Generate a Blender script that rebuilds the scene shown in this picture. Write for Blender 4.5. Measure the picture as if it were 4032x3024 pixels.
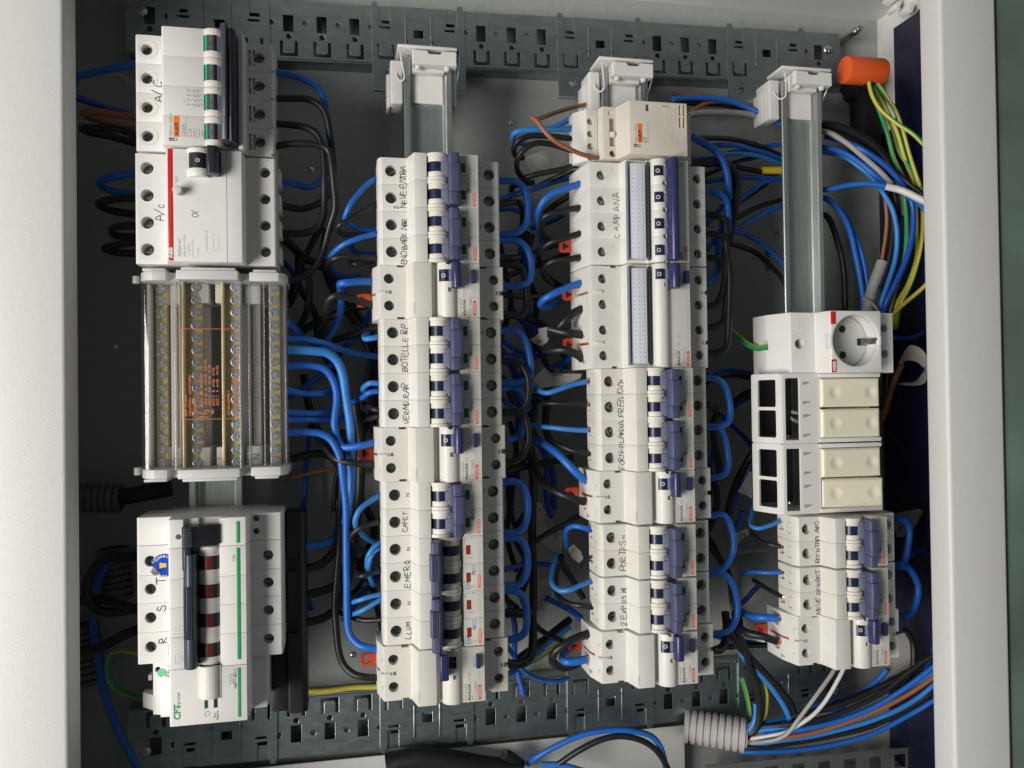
import bpy, bmesh, math, random
from mathutils import Vector, Matrix
random.seed(7)
for o in list(bpy.data.objects): bpy.data.objects.remove(o)
S = bpy.context.scene
C = S.collection
MM = 0.001
# The cabinet was photographed with the phone turned: local u runs along the picture's width (downwards in
# the room), v along the picture's height, w out of the cabinet. R turns (u, v, w) into the room: u -> -Z, v -> X, w -> -Y.
R = Matrix(((0, 1, 0, 0), (0, 0, -1, 0), (-1, 0, 0, 0), (0, 0, 0, 1)))

# ---------------------------------------------------------------- camera, light, exposure
def rot3(rx, ry, rz):
    return Matrix.Rotation(rz, 4, 'Z') @ Matrix.Rotation(ry, 4, 'Y') @ Matrix.Rotation(rx, 4, 'X')
cam = bpy.data.cameras.new('camera'); camo = bpy.data.objects.new('camera', cam); C.objects.link(camo)
cam.sensor_width = 36.0; cam.lens = 3212.15 / 4032 * 36
cam.clip_start = 0.02; cam.clip_end = 30
camo.matrix_world = R @ Matrix.Translation(Vector((-64.33, -0.03, 592.97)) * MM) @ rot3(0.0153, -0.1993, -0.0141)
S.camera = camo
W = bpy.data.worlds.new('World'); S.world = W; W.use_nodes = True
W.node_tree.nodes['Background'].inputs[0].default_value = (0.88, 0.96, 1.0, 1)
W.node_tree.nodes['Background'].inputs[1].default_value = 0.10
def area(name, pos, target, sx, sy, power, col):
    l = bpy.data.lights.new(name, 'AREA'); l.shape = 'RECTANGLE'; l.size = sx; l.size_y = sy; l.energy = power; l.color = col
    o = bpy.data.objects.new(name, l); C.objects.link(o)
    p = R @ (Vector(pos) * MM); t = R @ (Vector(target) * MM)
    o.location = p; o.rotation_euler = (t - p).to_track_quat('-Z', 'Y').to_euler()
    return o
# the room's ceiling lamps, above and in front of the open cabinet
area('ceiling_lamp', (-1560, -420, 1330), (60, 0, 0), 1.4, 0.8, 56, (1.0, 0.965, 0.915))
S.view_settings.view_transform = 'Standard'; S.view_settings.look = 'None'
S.view_settings.exposure = 0.0; S.view_settings.gamma = 1.0
S.view_settings.use_curve_mapping = False
S.render.engine = 'CYCLES'
S.cycles.transparent_max_bounces = 24; S.cycles.max_bounces = 10

# ---------------------------------------------------------------- materials
MATS = {}
def mat(name, col, rough=0.5, metal=0.0, var=0.06, bump=0.0, scale=120.0, spec=0.5, trans=0.0, ior=1.45, alpha=1.0, coat=0.0, dirt=0.0, stretch=None, unit=0.0):
    m = bpy.data.materials.new(name); m.use_nodes = True; MATS[name] = m
    nt = m.node_tree; b = nt.nodes['Principled BSDF']
    b.inputs['Roughness'].default_value = rough; b.inputs['Metallic'].default_value = metal
    b.inputs['Specular IOR Level'].default_value = spec; b.inputs['IOR'].default_value = ior
    b.inputs['Transmission Weight'].default_value = trans; b.inputs['Alpha'].default_value = alpha
    b.inputs['Coat Weight'].default_value = coat
    tc = nt.nodes.new('ShaderNodeTexCoord'); src = tc.outputs['Object']
    if stretch:
        mp = nt.nodes.new('ShaderNodeMapping'); mp.inputs['Scale'].default_value = stretch
        nt.links.new(src, mp.inputs['Vector']); src = mp.outputs[0]
    n = nt.nodes.new('ShaderNodeTexNoise'); n.inputs['Scale'].default_value = scale; n.inputs['Detail'].default_value = 5
    nt.links.new(src, n.inputs['Vector'])
    cr = nt.nodes.new('ShaderNodeValToRGB')
    d = [max(0, c * (1 - var)) for c in col[:3]]; u = [min(1, c * (1 + var)) for c in col[:3]]
    cr.color_ramp.elements[0].position = 0.3; cr.color_ramp.elements[1].position = 0.7
    cr.color_ramp.elements[0].color = (*d, 1); cr.color_ramp.elements[1].color = (*u, 1)
    nt.links.new(n.outputs['Fac'], cr.inputs['Fac'])
    out = cr.outputs['Color']
    if dirt > 0:
        n2 = nt.nodes.new('ShaderNodeTexNoise'); n2.inputs['Scale'].default_value = 45; n2.inputs['Detail'].default_value = 8; n2.inputs['Roughness'].default_value = 0.7
        nt.links.new(tc.outputs['Object'], n2.inputs['Vector'])
        r2 = nt.nodes.new('ShaderNodeValToRGB'); r2.color_ramp.elements[0].position = 0.60; r2.color_ramp.elements[1].position = 0.80
        r2.color_ramp.elements[0].color = (0, 0, 0, 1); r2.color_ramp.elements[1].color = (dirt, dirt, dirt, 1)
        nt.links.new(n2.outputs['Fac'], r2.inputs['Fac'])
        mx = nt.nodes.new('ShaderNodeMix'); mx.data_type = 'RGBA'
        nt.links.new(r2.outputs['Color'], mx.inputs['Factor']); nt.links.new(out, mx.inputs['A'])
        mx.inputs['B'].default_value = (col[0] * .45, col[1] * .40, col[2] * .33, 1); out = mx.outputs['Result']
    if unit > 0:   # every moulding has aged a little differently
        oi = nt.nodes.new('ShaderNodeObjectInfo'); r3 = nt.nodes.new('ShaderNodeValToRGB')
        r3.color_ramp.elements[0].color = (1 - unit, 1 - unit * 1.25, 1 - unit * 2.0, 1); r3.color_ramp.elements[1].color = (1, 1, 1, 1)
        nt.links.new(oi.outputs['Random'], r3.inputs['Fac']); m3 = nt.nodes.new('ShaderNodeMix'); m3.data_type = 'RGBA'; m3.blend_type = 'MULTIPLY'; m3.inputs['Factor'].default_value = 1
        nt.links.new(out, m3.inputs['A']); nt.links.new(r3.outputs['Color'], m3.inputs['B']); out = m3.outputs['Result']
    nt.links.new(out, b.inputs['Base Color'])
    rr = nt.nodes.new('ShaderNodeMapRange'); rr.inputs['To Min'].default_value = max(0.02, rough - 0.10); rr.inputs['To Max'].default_value = min(1, rough + 0.10)
    n3 = nt.nodes.new('ShaderNodeTexNoise'); n3.inputs['Scale'].default_value = scale * 2.7; n3.inputs['Detail'].default_value = 3
    nt.links.new(src, n3.inputs['Vector']); nt.links.new(n3.outputs['Fac'], rr.inputs['Value']); nt.links.new(rr.outputs['Result'], b.inputs['Roughness'])
    if bump > 0:
        n4 = nt.nodes.new('ShaderNodeTexNoise'); n4.inputs['Scale'].default_value = scale * 8; n4.inputs['Detail'].default_value = 2
        nt.links.new(src, n4.inputs['Vector'])
        bp = nt.nodes.new('ShaderNodeBump'); bp.inputs['Strength'].default_value = bump; bp.inputs['Distance'].default_value = 0.0003
        nt.links.new(n4.outputs['Fac'], bp.inputs['Height']); nt.links.new(bp.outputs['Normal'], b.inputs['Normal'])
    return m
mat('white', (0.70, 0.69, 0.655), 0.42, var=0.025, bump=0.06, scale=90, dirt=0.14, unit=0.06)
mat('cool_white', (0.72, 0.71, 0.68), 0.36, var=0.02, bump=0.04, scale=90, dirt=0.05)
mat('beige', (0.64, 0.59, 0.51), 0.48, var=0.04, bump=0.06, scale=70, dirt=0.28)
mat('light_grey', (0.56, 0.56, 0.54), 0.42, var=0.03, bump=0.05)
mat('drum_white', (0.70, 0.68, 0.63), 0.5, var=0.03, dirt=0.18, unit=0.05)
mat('ivory', (0.80, 0.755, 0.585), 0.28, var=0.015, scale=40)
mat('paint', (0.67, 0.665, 0.645), 0.38, var=0.015, bump=0.5, scale=260, dirt=0.05)
mat('back_paint_shaded', (0.32, 0.345, 0.325), 0.42, var=0.04, bump=0.35, scale=200)  # cabinet white darkened: shade on the back panel is put into the colour
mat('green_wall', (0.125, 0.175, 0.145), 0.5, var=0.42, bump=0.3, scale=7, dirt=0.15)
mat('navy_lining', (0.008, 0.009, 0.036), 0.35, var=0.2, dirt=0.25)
mat('zinc', (0.36, 0.41, 0.415), 0.38, metal=1.0, var=0.13, bump=0.12, scale=55, stretch=(1, 3, 1), dirt=0.18)
mat('zinc_rail', (0.43, 0.47, 0.45), 0.36, metal=0.8, var=0.09, bump=0.08, scale=70, stretch=(6, .6, 1), dirt=0.12)
mat('steel', (0.62, 0.63, 0.62), 0.25, metal=1.0, var=0.10)
mat('screw_steel', (0.20, 0.225, 0.21), 0.28, metal=1.0, var=0.25, scale=400)
mat('screw_bright', (0.62, 0.67, 0.69), 0.26, metal=0.7, var=0.12, scale=400)
mat('brass', (0.80, 0.66, 0.34), 0.36, metal=0.35, var=0.10)
mat('copper', (0.85, 0.42, 0.24), 0.28, metal=1.0, var=0.15, scale=500)
mat('blue_handle', (0.075, 0.085, 0.160), 0.42, var=0.05, bump=0.06, dirt=0.15)
mat('blue_grip', (0.030, 0.034, 0.108), 0.30, var=0.05)
mat('lavender', (0.175, 0.19, 0.26), 0.45, var=0.04)
mat('navy', (0.016, 0.020, 0.055), 0.30, var=0.08)
mat('slate', (0.050, 0.062, 0.085), 0.32, var=0.06, dirt=0.2)
mat('dark_grip', (0.028, 0.032, 0.042), 0.30, var=0.08, dirt=0.15)
mat('black_plastic', (0.014, 0.014, 0.015), 0.42, var=0.10, bump=0.1)
mat('hole_dark', (0.02, 0.02, 0.02), 0.8, var=0.1)
mat('green_window', (0.012, 0.10, 0.055), 0.25, var=0.05)
mat('red_window', (0.33, 0.035, 0.02), 0.25, var=0.05)
mat('maroon', (0.15, 0.022, 0.016), 0.3, var=0.1)
mat('conduit_shaded', (0.13, 0.125, 0.12), 0.5, var=0.08)  # darkened copy of the grey conduit, shade behind the left frame put in
mat('off_green', (0.03, 0.33, 0.17), 0.4, var=0.04)
mat('red_stripe', (0.62, 0.025, 0.02), 0.35, var=0.03)
mat('orange_print', (0.80, 0.13, 0.035), 0.45, var=0.04)
mat('red_print', (0.60, 0.05, 0.03), 0.45, var=0.04)
mat('multi_orange', (0.85, 0.20, 0.025), 0.4, var=0.03)
mat('orange_cap', (0.72, 0.105, 0.02), 0.48, var=0.05, bump=0.1)
mat('red_tab', (0.66, 0.075, 0.03), 0.45, var=0.06)
mat('green_stripe', (0.02, 0.29, 0.09), 0.4, var=0.03)
mat('pale_green', (0.18, 0.62, 0.28), 0.4, var=0.05)
mat('print_black', (0.035, 0.035, 0.04), 0.6, var=0.2)
mat('print_grey', (0.33, 0.33, 0.33), 0.6, var=0.1)
mat('print_faint', (0.50, 0.48, 0.44), 0.6, var=0.05)
mat('print_blue', (0.03, 0.10, 0.42), 0.5, var=0.1)
mat('print_white', (0.75, 0.75, 0.75), 0.5, var=0.05)
mat('ink', (0.075, 0.072, 0.075), 0.55, var=0.5, scale=900)
mat('card', (0.86, 0.89, 0.95), 0.55, var=0.01)
mat('card_dot', (0.20, 0.24, 0.36), 0.6, var=0.05)
mat('sticker_blue', (0.012, 0.055, 0.42), 0.32, var=0.03)
mat('yellow', (0.75, 0.52, 0.03), 0.4, var=0.04)
mat('box_floor', (0.34, 0.33, 0.33), 0.3, var=0.1)
mat('paper', (0.60, 0.58, 0.54), 0.6, var=0.04, bump=0.1)
mat('clear', (1.0, 1.0, 1.0), 0.03, var=0.0, trans=1.0, ior=1.25, spec=0.5)
mat('clear_tint', (0.90, 0.92, 1.0), 0.05, var=0.0, trans=1.0, ior=1.3)
mat('orange_ink', (0.66, 0.20, 0.07), 0.45, var=0.05)
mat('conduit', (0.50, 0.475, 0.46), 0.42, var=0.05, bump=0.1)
mat('heat_shrink', (0.30, 0.30, 0.29), 0.5, var=0.05)
mat('wire_blue', (0.016, 0.125, 0.50), 0.42, var=0.06, scale=60, bump=0.05)
mat('wire_lightblue', (0.035, 0.20, 0.56), 0.42, var=0.06, scale=60, bump=0.05)
mat('wire_navy', (0.012, 0.075, 0.40), 0.36, var=0.06, scale=60)
mat('wire_black', (0.014, 0.014, 0.015), 0.42, var=0.15, scale=60, bump=0.05)
mat('wire_brown', (0.30, 0.115, 0.052), 0.40, var=0.08, scale=60, bump=0.05)
mat('wire_grey', (0.34, 0.33, 0.31), 0.42, var=0.06, scale=60, bump=0.05)
mat('wire_white', (0.62, 0.61, 0.59), 0.42, var=0.05, scale=60, bump=0.05)
mat('wire_green', (0.02, 0.26, 0.07), 0.38, var=0.06, scale=60)
mat('wire_yellow', (0.54, 0.46, 0.07), 0.38, var=0.06, scale=60)

# ---------------------------------------------------------------- mesh helpers (all in millimetres, local u, v, w)
def fin(bm, smooth=40, name='m'):
    bmesh.ops.recalc_face_normals(bm, faces=bm.faces)
    bmesh.ops.scale(bm, vec=(MM, MM, MM), verts=bm.verts)
    me = bpy.data.meshes.new(name); bm.to_mesh(me); bm.free()
    me.shade_smooth()
    me.set_sharp_from_angle(angle=math.radians(smooth))
    return me
def box_bm(bm, u0, u1, v0, v1, w0, w1, bev=0.0, seg=2, edges=None):
    r = bmesh.ops.create_cube(bm, size=1.0)
    for vtx in r['verts']:
        vtx.co = Vector((u0 + (vtx.co.x + .5) * (u1 - u0), v0 + (vtx.co.y + .5) * (v1 - v0), w0 + (vtx.co.z + .5) * (w1 - w0)))
    if bev > 0:
        es = list({e for vtx in r['verts'] for e in vtx.link_edges})
        bmesh.ops.bevel(bm, geom=es, offset=bev, segments=seg, profile=0.5, affect='EDGES', clamp_overlap=True)
def prism_bm(bm, prof, v0, v1, bev=0.0, seg=2):
    a = [bm.verts.new((p[0], v0, p[1])) for p in prof]; b = [bm.verts.new((p[0], v1, p[1])) for p in prof]
    n = len(prof); fs = []
    fs.append(bm.faces.new(a)); fs.append(bm.faces.new(list(reversed(b))))
    for i in range(n):
        fs.append(bm.faces.new((a[i], b[i], b[(i + 1) % n], a[(i + 1) % n])))
    bmesh.ops.recalc_face_normals(bm, faces=fs)
    if bev > 0:
        es = list({e for f in fs for e in f.edges})
        bmesh.ops.bevel(bm, geom=es, offset=bev, segments=seg, profile=0.5, affect='EDGES', clamp_overlap=True)
def cyl_bm(bm, c, axis, r, h, seg=20, r2=None, bev=0.0):
    """cylinder starting at c and running h along axis ('u','v','w' or a vector)"""
    ax = {'u': Vector((1, 0, 0)), 'v': Vector((0, 1, 0)), 'w': Vector((0, 0, 1))}.get(axis, axis if not isinstance(axis, str) else None)
    q = ax.to_track_quat('Z', 'Y').to_matrix().to_4x4()
    M = Matrix.Translation(Vector(c) + ax.normalized() * (h / 2)) @ q
    x = bmesh.ops.create_cone(bm, cap_ends=True, segments=seg, radius1=r, radius2=r if r2 is None else r2, depth=h, matrix=M)
    if bev > 0:
        es = [e for e in {e for vtx in x['verts'] for e in vtx.link_edges} if len(e.link_faces) == 2 and any(len(f.verts) > 4 for f in e.link_faces)]
        bmesh.ops.bevel(bm, geom=es, offset=bev, segments=2, profile=0.5, affect='EDGES', clamp_overlap=True)
def ring_path(pts, closed=False, n=8):
    """Catmull-Rom through pts"""
    P = [Vector(p) for p in pts]; out = []
    if len(P) < 3: 
        return [P[0].lerp(P[1], i / n) for i in range(n + 1)] if len(P) == 2 else P
    for i in range(len(P) - 1):
        p0 = P[i - 1] if i > 0 else P[0] * 2 - P[1]; p1 = P[i]; p2 = P[i + 1]; p3 = P[i + 2] if i + 2 < len(P) else P[-1] * 2 - P[-2]
        # centripetal
        t0 = 0; t1 = t0 + max((p1 - p0).length, 1e-4) ** .5; t2 = t1 + max((p2 - p1).length, 1e-4) ** .5; t3 = t2 + max((p3 - p2).length, 1e-4) ** .5
        for k in range(n):
            t = t1 + (t2 - t1) * k / n
            A1 = p0 * ((t1 - t) / (t1 - t0)) + p1 * ((t - t0) / (t1 - t0)); A2 = p1 * ((t2 - t) / (t2 - t1)) + p2 * ((t - t1) / (t2 - t1)); A3 = p2 * ((t3 - t) / (t3 - t2)) + p3 * ((t - t2) / (t3 - t2))
            B1 = A1 * ((t2 - t) / (t2 - t0)) + A2 * ((t - t0) / (t2 - t0)); B2 = A2 * ((t3 - t) / (t3 - t1)) + A3 * ((t - t1) / (t3 - t1))
            out.append(B1 * ((t2 - t) / (t2 - t1)) + B2 * ((t - t1) / (t2 - t1)))
    out.append(P[-1]); return out
def tube_bm(bm, path, r, seg=10, cap=True, stripe=None, twist=0.0, radii=None):
    """tube along a list of points; stripe = set of ring sectors that get material 1"""
    P = path; n = len(P); rings = []
    t = (P[1] - P[0]).normalized(); up = Vector((0, 0, 1)) if abs(t.z) < .9 else Vector((1, 0, 0))
    nrm = (up - t * up.dot(t)).normalized()
    for i in range(n):
        tt = (P[min(i + 1, n - 1)] - P[max(i - 1, 0)])
        tt = tt.normalized() if tt.length > 1e-9 else t
        nrm = nrm - tt * nrm.dot(tt)
        nrm = nrm.normalized() if nrm.length > 1e-6 else tt.orthogonal().normalized()
        b = tt.cross(nrm); rr = r if radii is None else radii[i]
        off = twist * i
        rings.append([bm.verts.new(P[i] + (nrm * math.cos(a) + b * math.sin(a)) * rr) for a in [off + 2 * math.pi * k / seg for k in range(seg)]])
    for i in range(n - 1):
        for k in range(seg):
            f = bm.faces.new((rings[i][k], rings[i][(k + 1) % seg], rings[i + 1][(k + 1) % seg], rings[i + 1][k]))
            if stripe and k in stripe: f.material_index = 1
    if cap:
        bm.faces.new(list(reversed(rings[0]))); bm.faces.new(rings[-1])
def boolean(me, cutter, op='DIFFERENCE'):
    a = bpy.data.objects.new('tmp_a', me); b = bpy.data.objects.new('tmp_b', cutter)
    C.objects.link(a); C.objects.link(b)
    m = a.modifiers.new('b', 'BOOLEAN'); m.operation = op; m.solver = 'EXACT'; m.object = b
    for tryn in range(4):
        if tryn == 1: m.use_self = True
        if tryn == 2: m.use_self = False; m.use_hole_tolerant = True
        if tryn == 3: m.solver = 'FAST'
        dg = bpy.context.evaluated_depsgraph_get(); dg.update()
        r = bpy.data.meshes.new_from_object(a.evaluated_get(dg))
        if len(r.polygons) >= len(me.polygons) * .6: break
        print('BOOLEAN RETRY', tryn, len(r.polygons), len(me.polygons))
    bpy.data.objects.remove(a); bpy.data.objects.remove(b)
    r.shade_smooth(); r.set_sharp_from_angle(angle=math.radians(38))
    return r
def plate(loops, th, bev=0.0, axes='uv'):
    """flat plate with holes: first loop outside, the others holes (2-D loops in mm), th thick, centred on 0"""
    cu = bpy.data.curves.new('pl', 'CURVE'); cu.dimensions = '2D'; cu.fill_mode = 'BOTH'
    cu.extrude = th / 2 * MM; cu.bevel_depth = bev * MM; cu.bevel_resolution = 1
    for lp in loops:
        s = cu.splines.new('POLY'); s.points.add(len(lp) - 1); s.use_cyclic_u = True
        for i, p in enumerate(lp): s.points[i].co = (p[0] * MM, p[1] * MM, 0, 1)
    o = bpy.data.objects.new('pl', cu); C.objects.link(o)
    dg = bpy.context.evaluated_depsgraph_get(); dg.update()
    me = bpy.data.meshes.new_from_object(o.evaluated_get(dg)); bpy.data.objects.remove(o)
    me.materials.clear()
    me.shade_smooth(); me.set_sharp_from_angle(angle=math.radians(30))
    return me
def rect(u0, u1, v0, v1, r=0.0, n=3):
    if r <= 0: return [(u0, v0), (u1, v0), (u1, v1), (u0, v1)]
    out = []
    for cx, cy, a0 in ((u1 - r, v0 + r, -90), (u1 - r, v1 - r, 0), (u0 + r, v1 - r, 90), (u0 + r, v0 + r, 180)):
        for k in range(n + 1):
            a = math.radians(a0 + 90 * k / n); out.append((cx + r * math.cos(a), cy + r * math.sin(a)))
    return out
def circ(u, v, r, n=14):
    return [(u + r * math.cos(2 * math.pi * k / n), v + r * math.sin(2 * math.pi * k / n)) for k in range(n)]
TXT = {}
def text_mesh(s, size, sx=1.0, bold=0.0):
    k = (s, size, sx, bold)
    if k in TXT: return TXT[k]
    cu = bpy.data.curves.new('t', 'FONT'); cu.body = s; cu.size = size * MM * 1.38; cu.resolution_u = 2
    cu.offset = bold * MM; cu.fill_mode = 'FRONT'
    o = bpy.data.objects.new('t', cu); C.objects.link(o)
    dg = bpy.context.evaluated_depsgraph_get(); dg.update()
    me = bpy.data.meshes.new_from_object(o.evaluated_get(dg)); bpy.data.objects.remove(o)
    me.materials.clear()
    for vtx in me.vertices: vtx.co.x *= sx
    TXT[k] = me; return me
# ---------------------------------------------------------------- object helpers
def setm(o, m):
    me = o.data
    if not me.materials:
        me.materials.append(None)
    o.material_slots[0].link = 'OBJECT'; o.material_slots[0].material = MATS[m]
def thing(name, label, cat, pos=(0, 0, 0), group=None):
    o = bpy.data.objects.new(name, None); C.objects.link(o); o.empty_display_size = 0.01
    o.matrix_world = Matrix.Translation(R @ (Vector(pos) * MM)) @ R
    o['label'] = label; o['category'] = cat
    if group: o['group'] = group
    return o
def solid(name, me, m, label, cat, pos=(0, 0, 0), group=None):
    o = bpy.data.objects.new(name, me); C.objects.link(o); setm(o, m)
    o.matrix_world = Matrix.Translation(R @ (Vector(pos) * MM)) @ R
    o['label'] = label; o['category'] = cat
    if group: o['group'] = group
    return o
def part(name, me, m, parent, pos=(0, 0, 0), rotw=0.0, rot=None, label=None):
    o = bpy.data.objects.new(name, me); C.objects.link(o); setm(o, m); o.parent = parent
    o.location = Vector(pos) * MM
    if rot is not None: o.rotation_euler = rot
    elif rotw: o.rotation_euler = (0, 0, rotw)
    if label: o['label'] = label
    return o
MC = {}
def cached(key, fn):
    if key not in MC: MC[key] = fn()
    return MC[key]
def bx(u0, u1, v0, v1, w0, w1, bev=0.0, seg=2):
    def f():
        bm = bmesh.new(); box_bm(bm, u0, u1, v0, v1, w0, w1, bev, seg); return fin(bm)
    return cached(('box', u0, u1, v0, v1, w0, w1, bev, seg), f)
def pr(prof, v0, v1, bev=0.0, seg=2, smooth=40):
    def f():
        bm = bmesh.new(); prism_bm(bm, prof, v0, v1, bev, seg); return fin(bm, smooth)
    return cached(('prism', tuple(prof), v0, v1, bev, seg), f)
def cy(c, axis, r, h, seg=20, r2=None, bev=0.0):
    def f():
        bm = bmesh.new(); cyl_bm(bm, c, axis, r, h, seg, r2, bev); return fin(bm)
    return cached(('cyl', tuple(c), axis, r, h, seg, r2, bev), f)
def arc(cu, cw, r, a0, a1, n=8, rw=None):
    rw = rw or r
    return [(cu + r * math.cos(math.radians(a0 + (a1 - a0) * k / n)), cw + rw * math.sin(math.radians(a0 + (a1 - a0) * k / n))) for k in range(n + 1)]
def text(s, size, u, v, w, m, parent, sx=1.0, bold=0.0, name='print', rotw=math.pi / 2):
    """print that reads upwards in the picture: starts at (u, v) on its baseline"""
    return part(name, text_mesh(s, size, sx, bold), m, parent, (u, v, w), rotw=rotw)
# hand lettering: strokes in a unit box, x along the writing, y up
ST = {
 'A': [[(0, 0), (.42, 1), (.85, 0)], [(.15, .38), (.72, .4)]], 'B': [[(.05, 0), (.08, 1), (.6, .9), (.62, .62), (.12, .52), (.72, .4), (.7, .08), (.05, 0)]],
 'C': [[(.75, .85), (.45, 1), (.1, .7), (.08, .3), (.4, .0), (.78, .15)]], 'D': [[(.1, 0), (.1, 1), (.6, .85), (.75, .45), (.55, .08), (.1, 0)]],
 'E': [[(.7, .98), (.1, 1), (.08, 0), (.72, .02)], [(.1, .52), (.6, .54)]], 'F': [[(.75, 1), (.12, .97), (.1, 0)], [(.1, .52), (.6, .55)]],
 'G': [[(.75, .85), (.4, 1), (.08, .6), (.15, .12), (.5, .0), (.75, .2), (.75, .45), (.45, .45)]], 'I': [[(.3, 1), (.3, 0)]], 'i': [[(.3, .65), (.3, 0)], [(.3, .9), (.32, .95)]],
 'L': [[(.1, 1), (.1, .05), (.7, 0)]], 'M': [[(.02, 0), (.12, 1), (.45, .3), (.78, 1), (.9, 0)]], 'N': [[(.08, 0), (.1, 1), (.7, .02), (.74, 1)]],
 'O': [[(.4, 1), (.1, .75), (.08, .3), (.4, 0), (.72, .25), (.72, .75), (.4, 1)]], 'o': [[(.4, .65), (.12, .4), (.35, 0), (.65, .25), (.6, .55), (.4, .65)]],
 'P': [[(.1, 0), (.1, 1), (.6, .95), (.7, .7), (.5, .5), (.1, .46)]], 'R': [[(.1, 0), (.1, 1), (.62, .95), (.66, .65), (.12, .48), (.75, 0)]],
 'S': [[(.7, .88), (.4, 1), (.12, .78), (.3, .55), (.62, .4), (.62, .12), (.3, 0), (.06, .14)]], 'T': [[(0, 1), (.85, 1)], [(.42, 1), (.42, 0)]],
 'U': [[(.1, 1), (.1, .25), (.35, 0), (.65, .2), (.7, 1)]], 'V': [[(0, 1), (.38, 0), (.78, 1)]], 'X': [[(.05, .8), (.7, 0)], [(.7, .85), (.05, 0)]],
 'K': [[(.1, 0), (.1, 1)], [(.7, 1), (.12, .45), (.75, 0)]], 'Z': [[(.05, 1), (.7, .98), (.05, .02), (.75, 0)]], 'J': [[(.6, 1), (.6, .2), (.3, 0), (.05, .2)]],
 '2': [[(.1, .75), (.35, 1), (.68, .75), (.1, .02), (.75, .05)]], '/': [[(.0, -.1), (.6, 1.1)]], '-': [[(.1, .45), (.6, .48)]], '.': [[(.2, 0), (.26, .05)]],
 'a': [[(.62, .62), (.35, .7), (.08, .35), (.3, 0), (.6, .2), (.64, .62), (.7, .0)]], 't': [[(.3, 1), (.32, .05), (.6, .05)], [(.05, .65), (.6, .68)]],
 's': [[(.6, .6), (.35, .7), (.15, .55), (.55, .25), (.45, .02), (.1, .05)]], 'x': [[(.05, .6), (.6, 0)], [(.6, .62), (.05, 0)]], 'e': [[(.1, .35), (.6, .4), (.4, .65), (.1, .35), (.3, 0), (.62, .1)]],
 'c': [[(.6, .6), (.35, .7), (.1, .35), (.3, 0), (.62, .1)]], 'f': [[(.6, .95), (.35, .9), (.3, 0)], [(.05, .55), (.6, .58)]], 'm': [[(.02, 0), (.1, .65), (.25, .6), (.4, 0), (.5, .6), (.7, .55), (.8, 0)]],
 'Q': [[(.4, 1), (.1, .6), (.3, .2), (.65, .4), (.6, .95), (.4, 1)], [(.45, .35), (.8, -.15)]], 'q': [[(.6, .6), (.3, .7), (.1, .35), (.35, .1), (.6, .5), (.62, -.3)]],
 '1': [[(.1, .75), (.4, 1), (.4, 0)]], '0': [[(.4, 1), (.1, .7), (.1, .3), (.4, 0), (.7, .3), (.7, .7), (.4, 1)]],
 'alpha': [[(.9, .95), (.3, .05), (.05, .3), (.05, .7), (.3, .95), (.9, .05)]], '5': [[(.65, 1), (.15, .97), (.12, .6), (.55, .6), (.65, .25), (.35, 0), (.05, .1)]], '8': [[(.4, .5), (.1, .8), (.4, 1), (.68, .8), (.4, .5), (.05, .2), (.38, 0), (.72, .2), (.4, .5)]],
}
def scribble(words, u, v, w, parent, size=3.2, pitch=0.9, lw=0.5, m='ink', seed=1, rotw=math.pi / 2, name='handwriting', rise=0.0):
    rnd = random.Random(seed); bm = bmesh.new(); x = 0.0
    for ch in (words if isinstance(words, list) else list(words)):
        if ch == ' ': x += size * 0.55; continue
        sc = size * rnd.uniform(.88, 1.22); sl = rnd.uniform(-.16, .22); y0 = rnd.uniform(-.13, .10) * size + rise * x; ro = rnd.uniform(-.16, .16)
        for st in ST.get(ch, ST['I']):
            pts = [Vector((x + (p[0] * .95 + p[1] * sl) * sc + rnd.uniform(-.05, .05) * sc, y0 + (p[1] + (p[0] - .4) * ro) * sc + rnd.uniform(-.05, .05) * sc, 0)) for p in st]
            pts = ring_path(pts, n=3) if len(pts) > 2 else pts
            for i in range(len(pts) - 1):
                d = (pts[i + 1] - pts[i])
                if d.length < 1e-5: continue
                d.normalize(); nn = Vector((-d.y, d.x, 0)) * lw / 2 * rnd.uniform(.8, 1.15); e = d * lw * .35
                z = Vector((0, 0, 0.004 * (i % 2)))
                bm.faces.new([bm.verts.new(q) for q in (pts[i] - e - nn + z, pts[i + 1] + e - nn + z, pts[i + 1] + e + nn + z, pts[i] - e + nn + z)])
        x += size * pitch * (.6 if ch in 'Ii.' else 1.0)
    me = fin(bm)
    return part(name, me, m, parent, (u, v, w), rotw=rotw)
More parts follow.
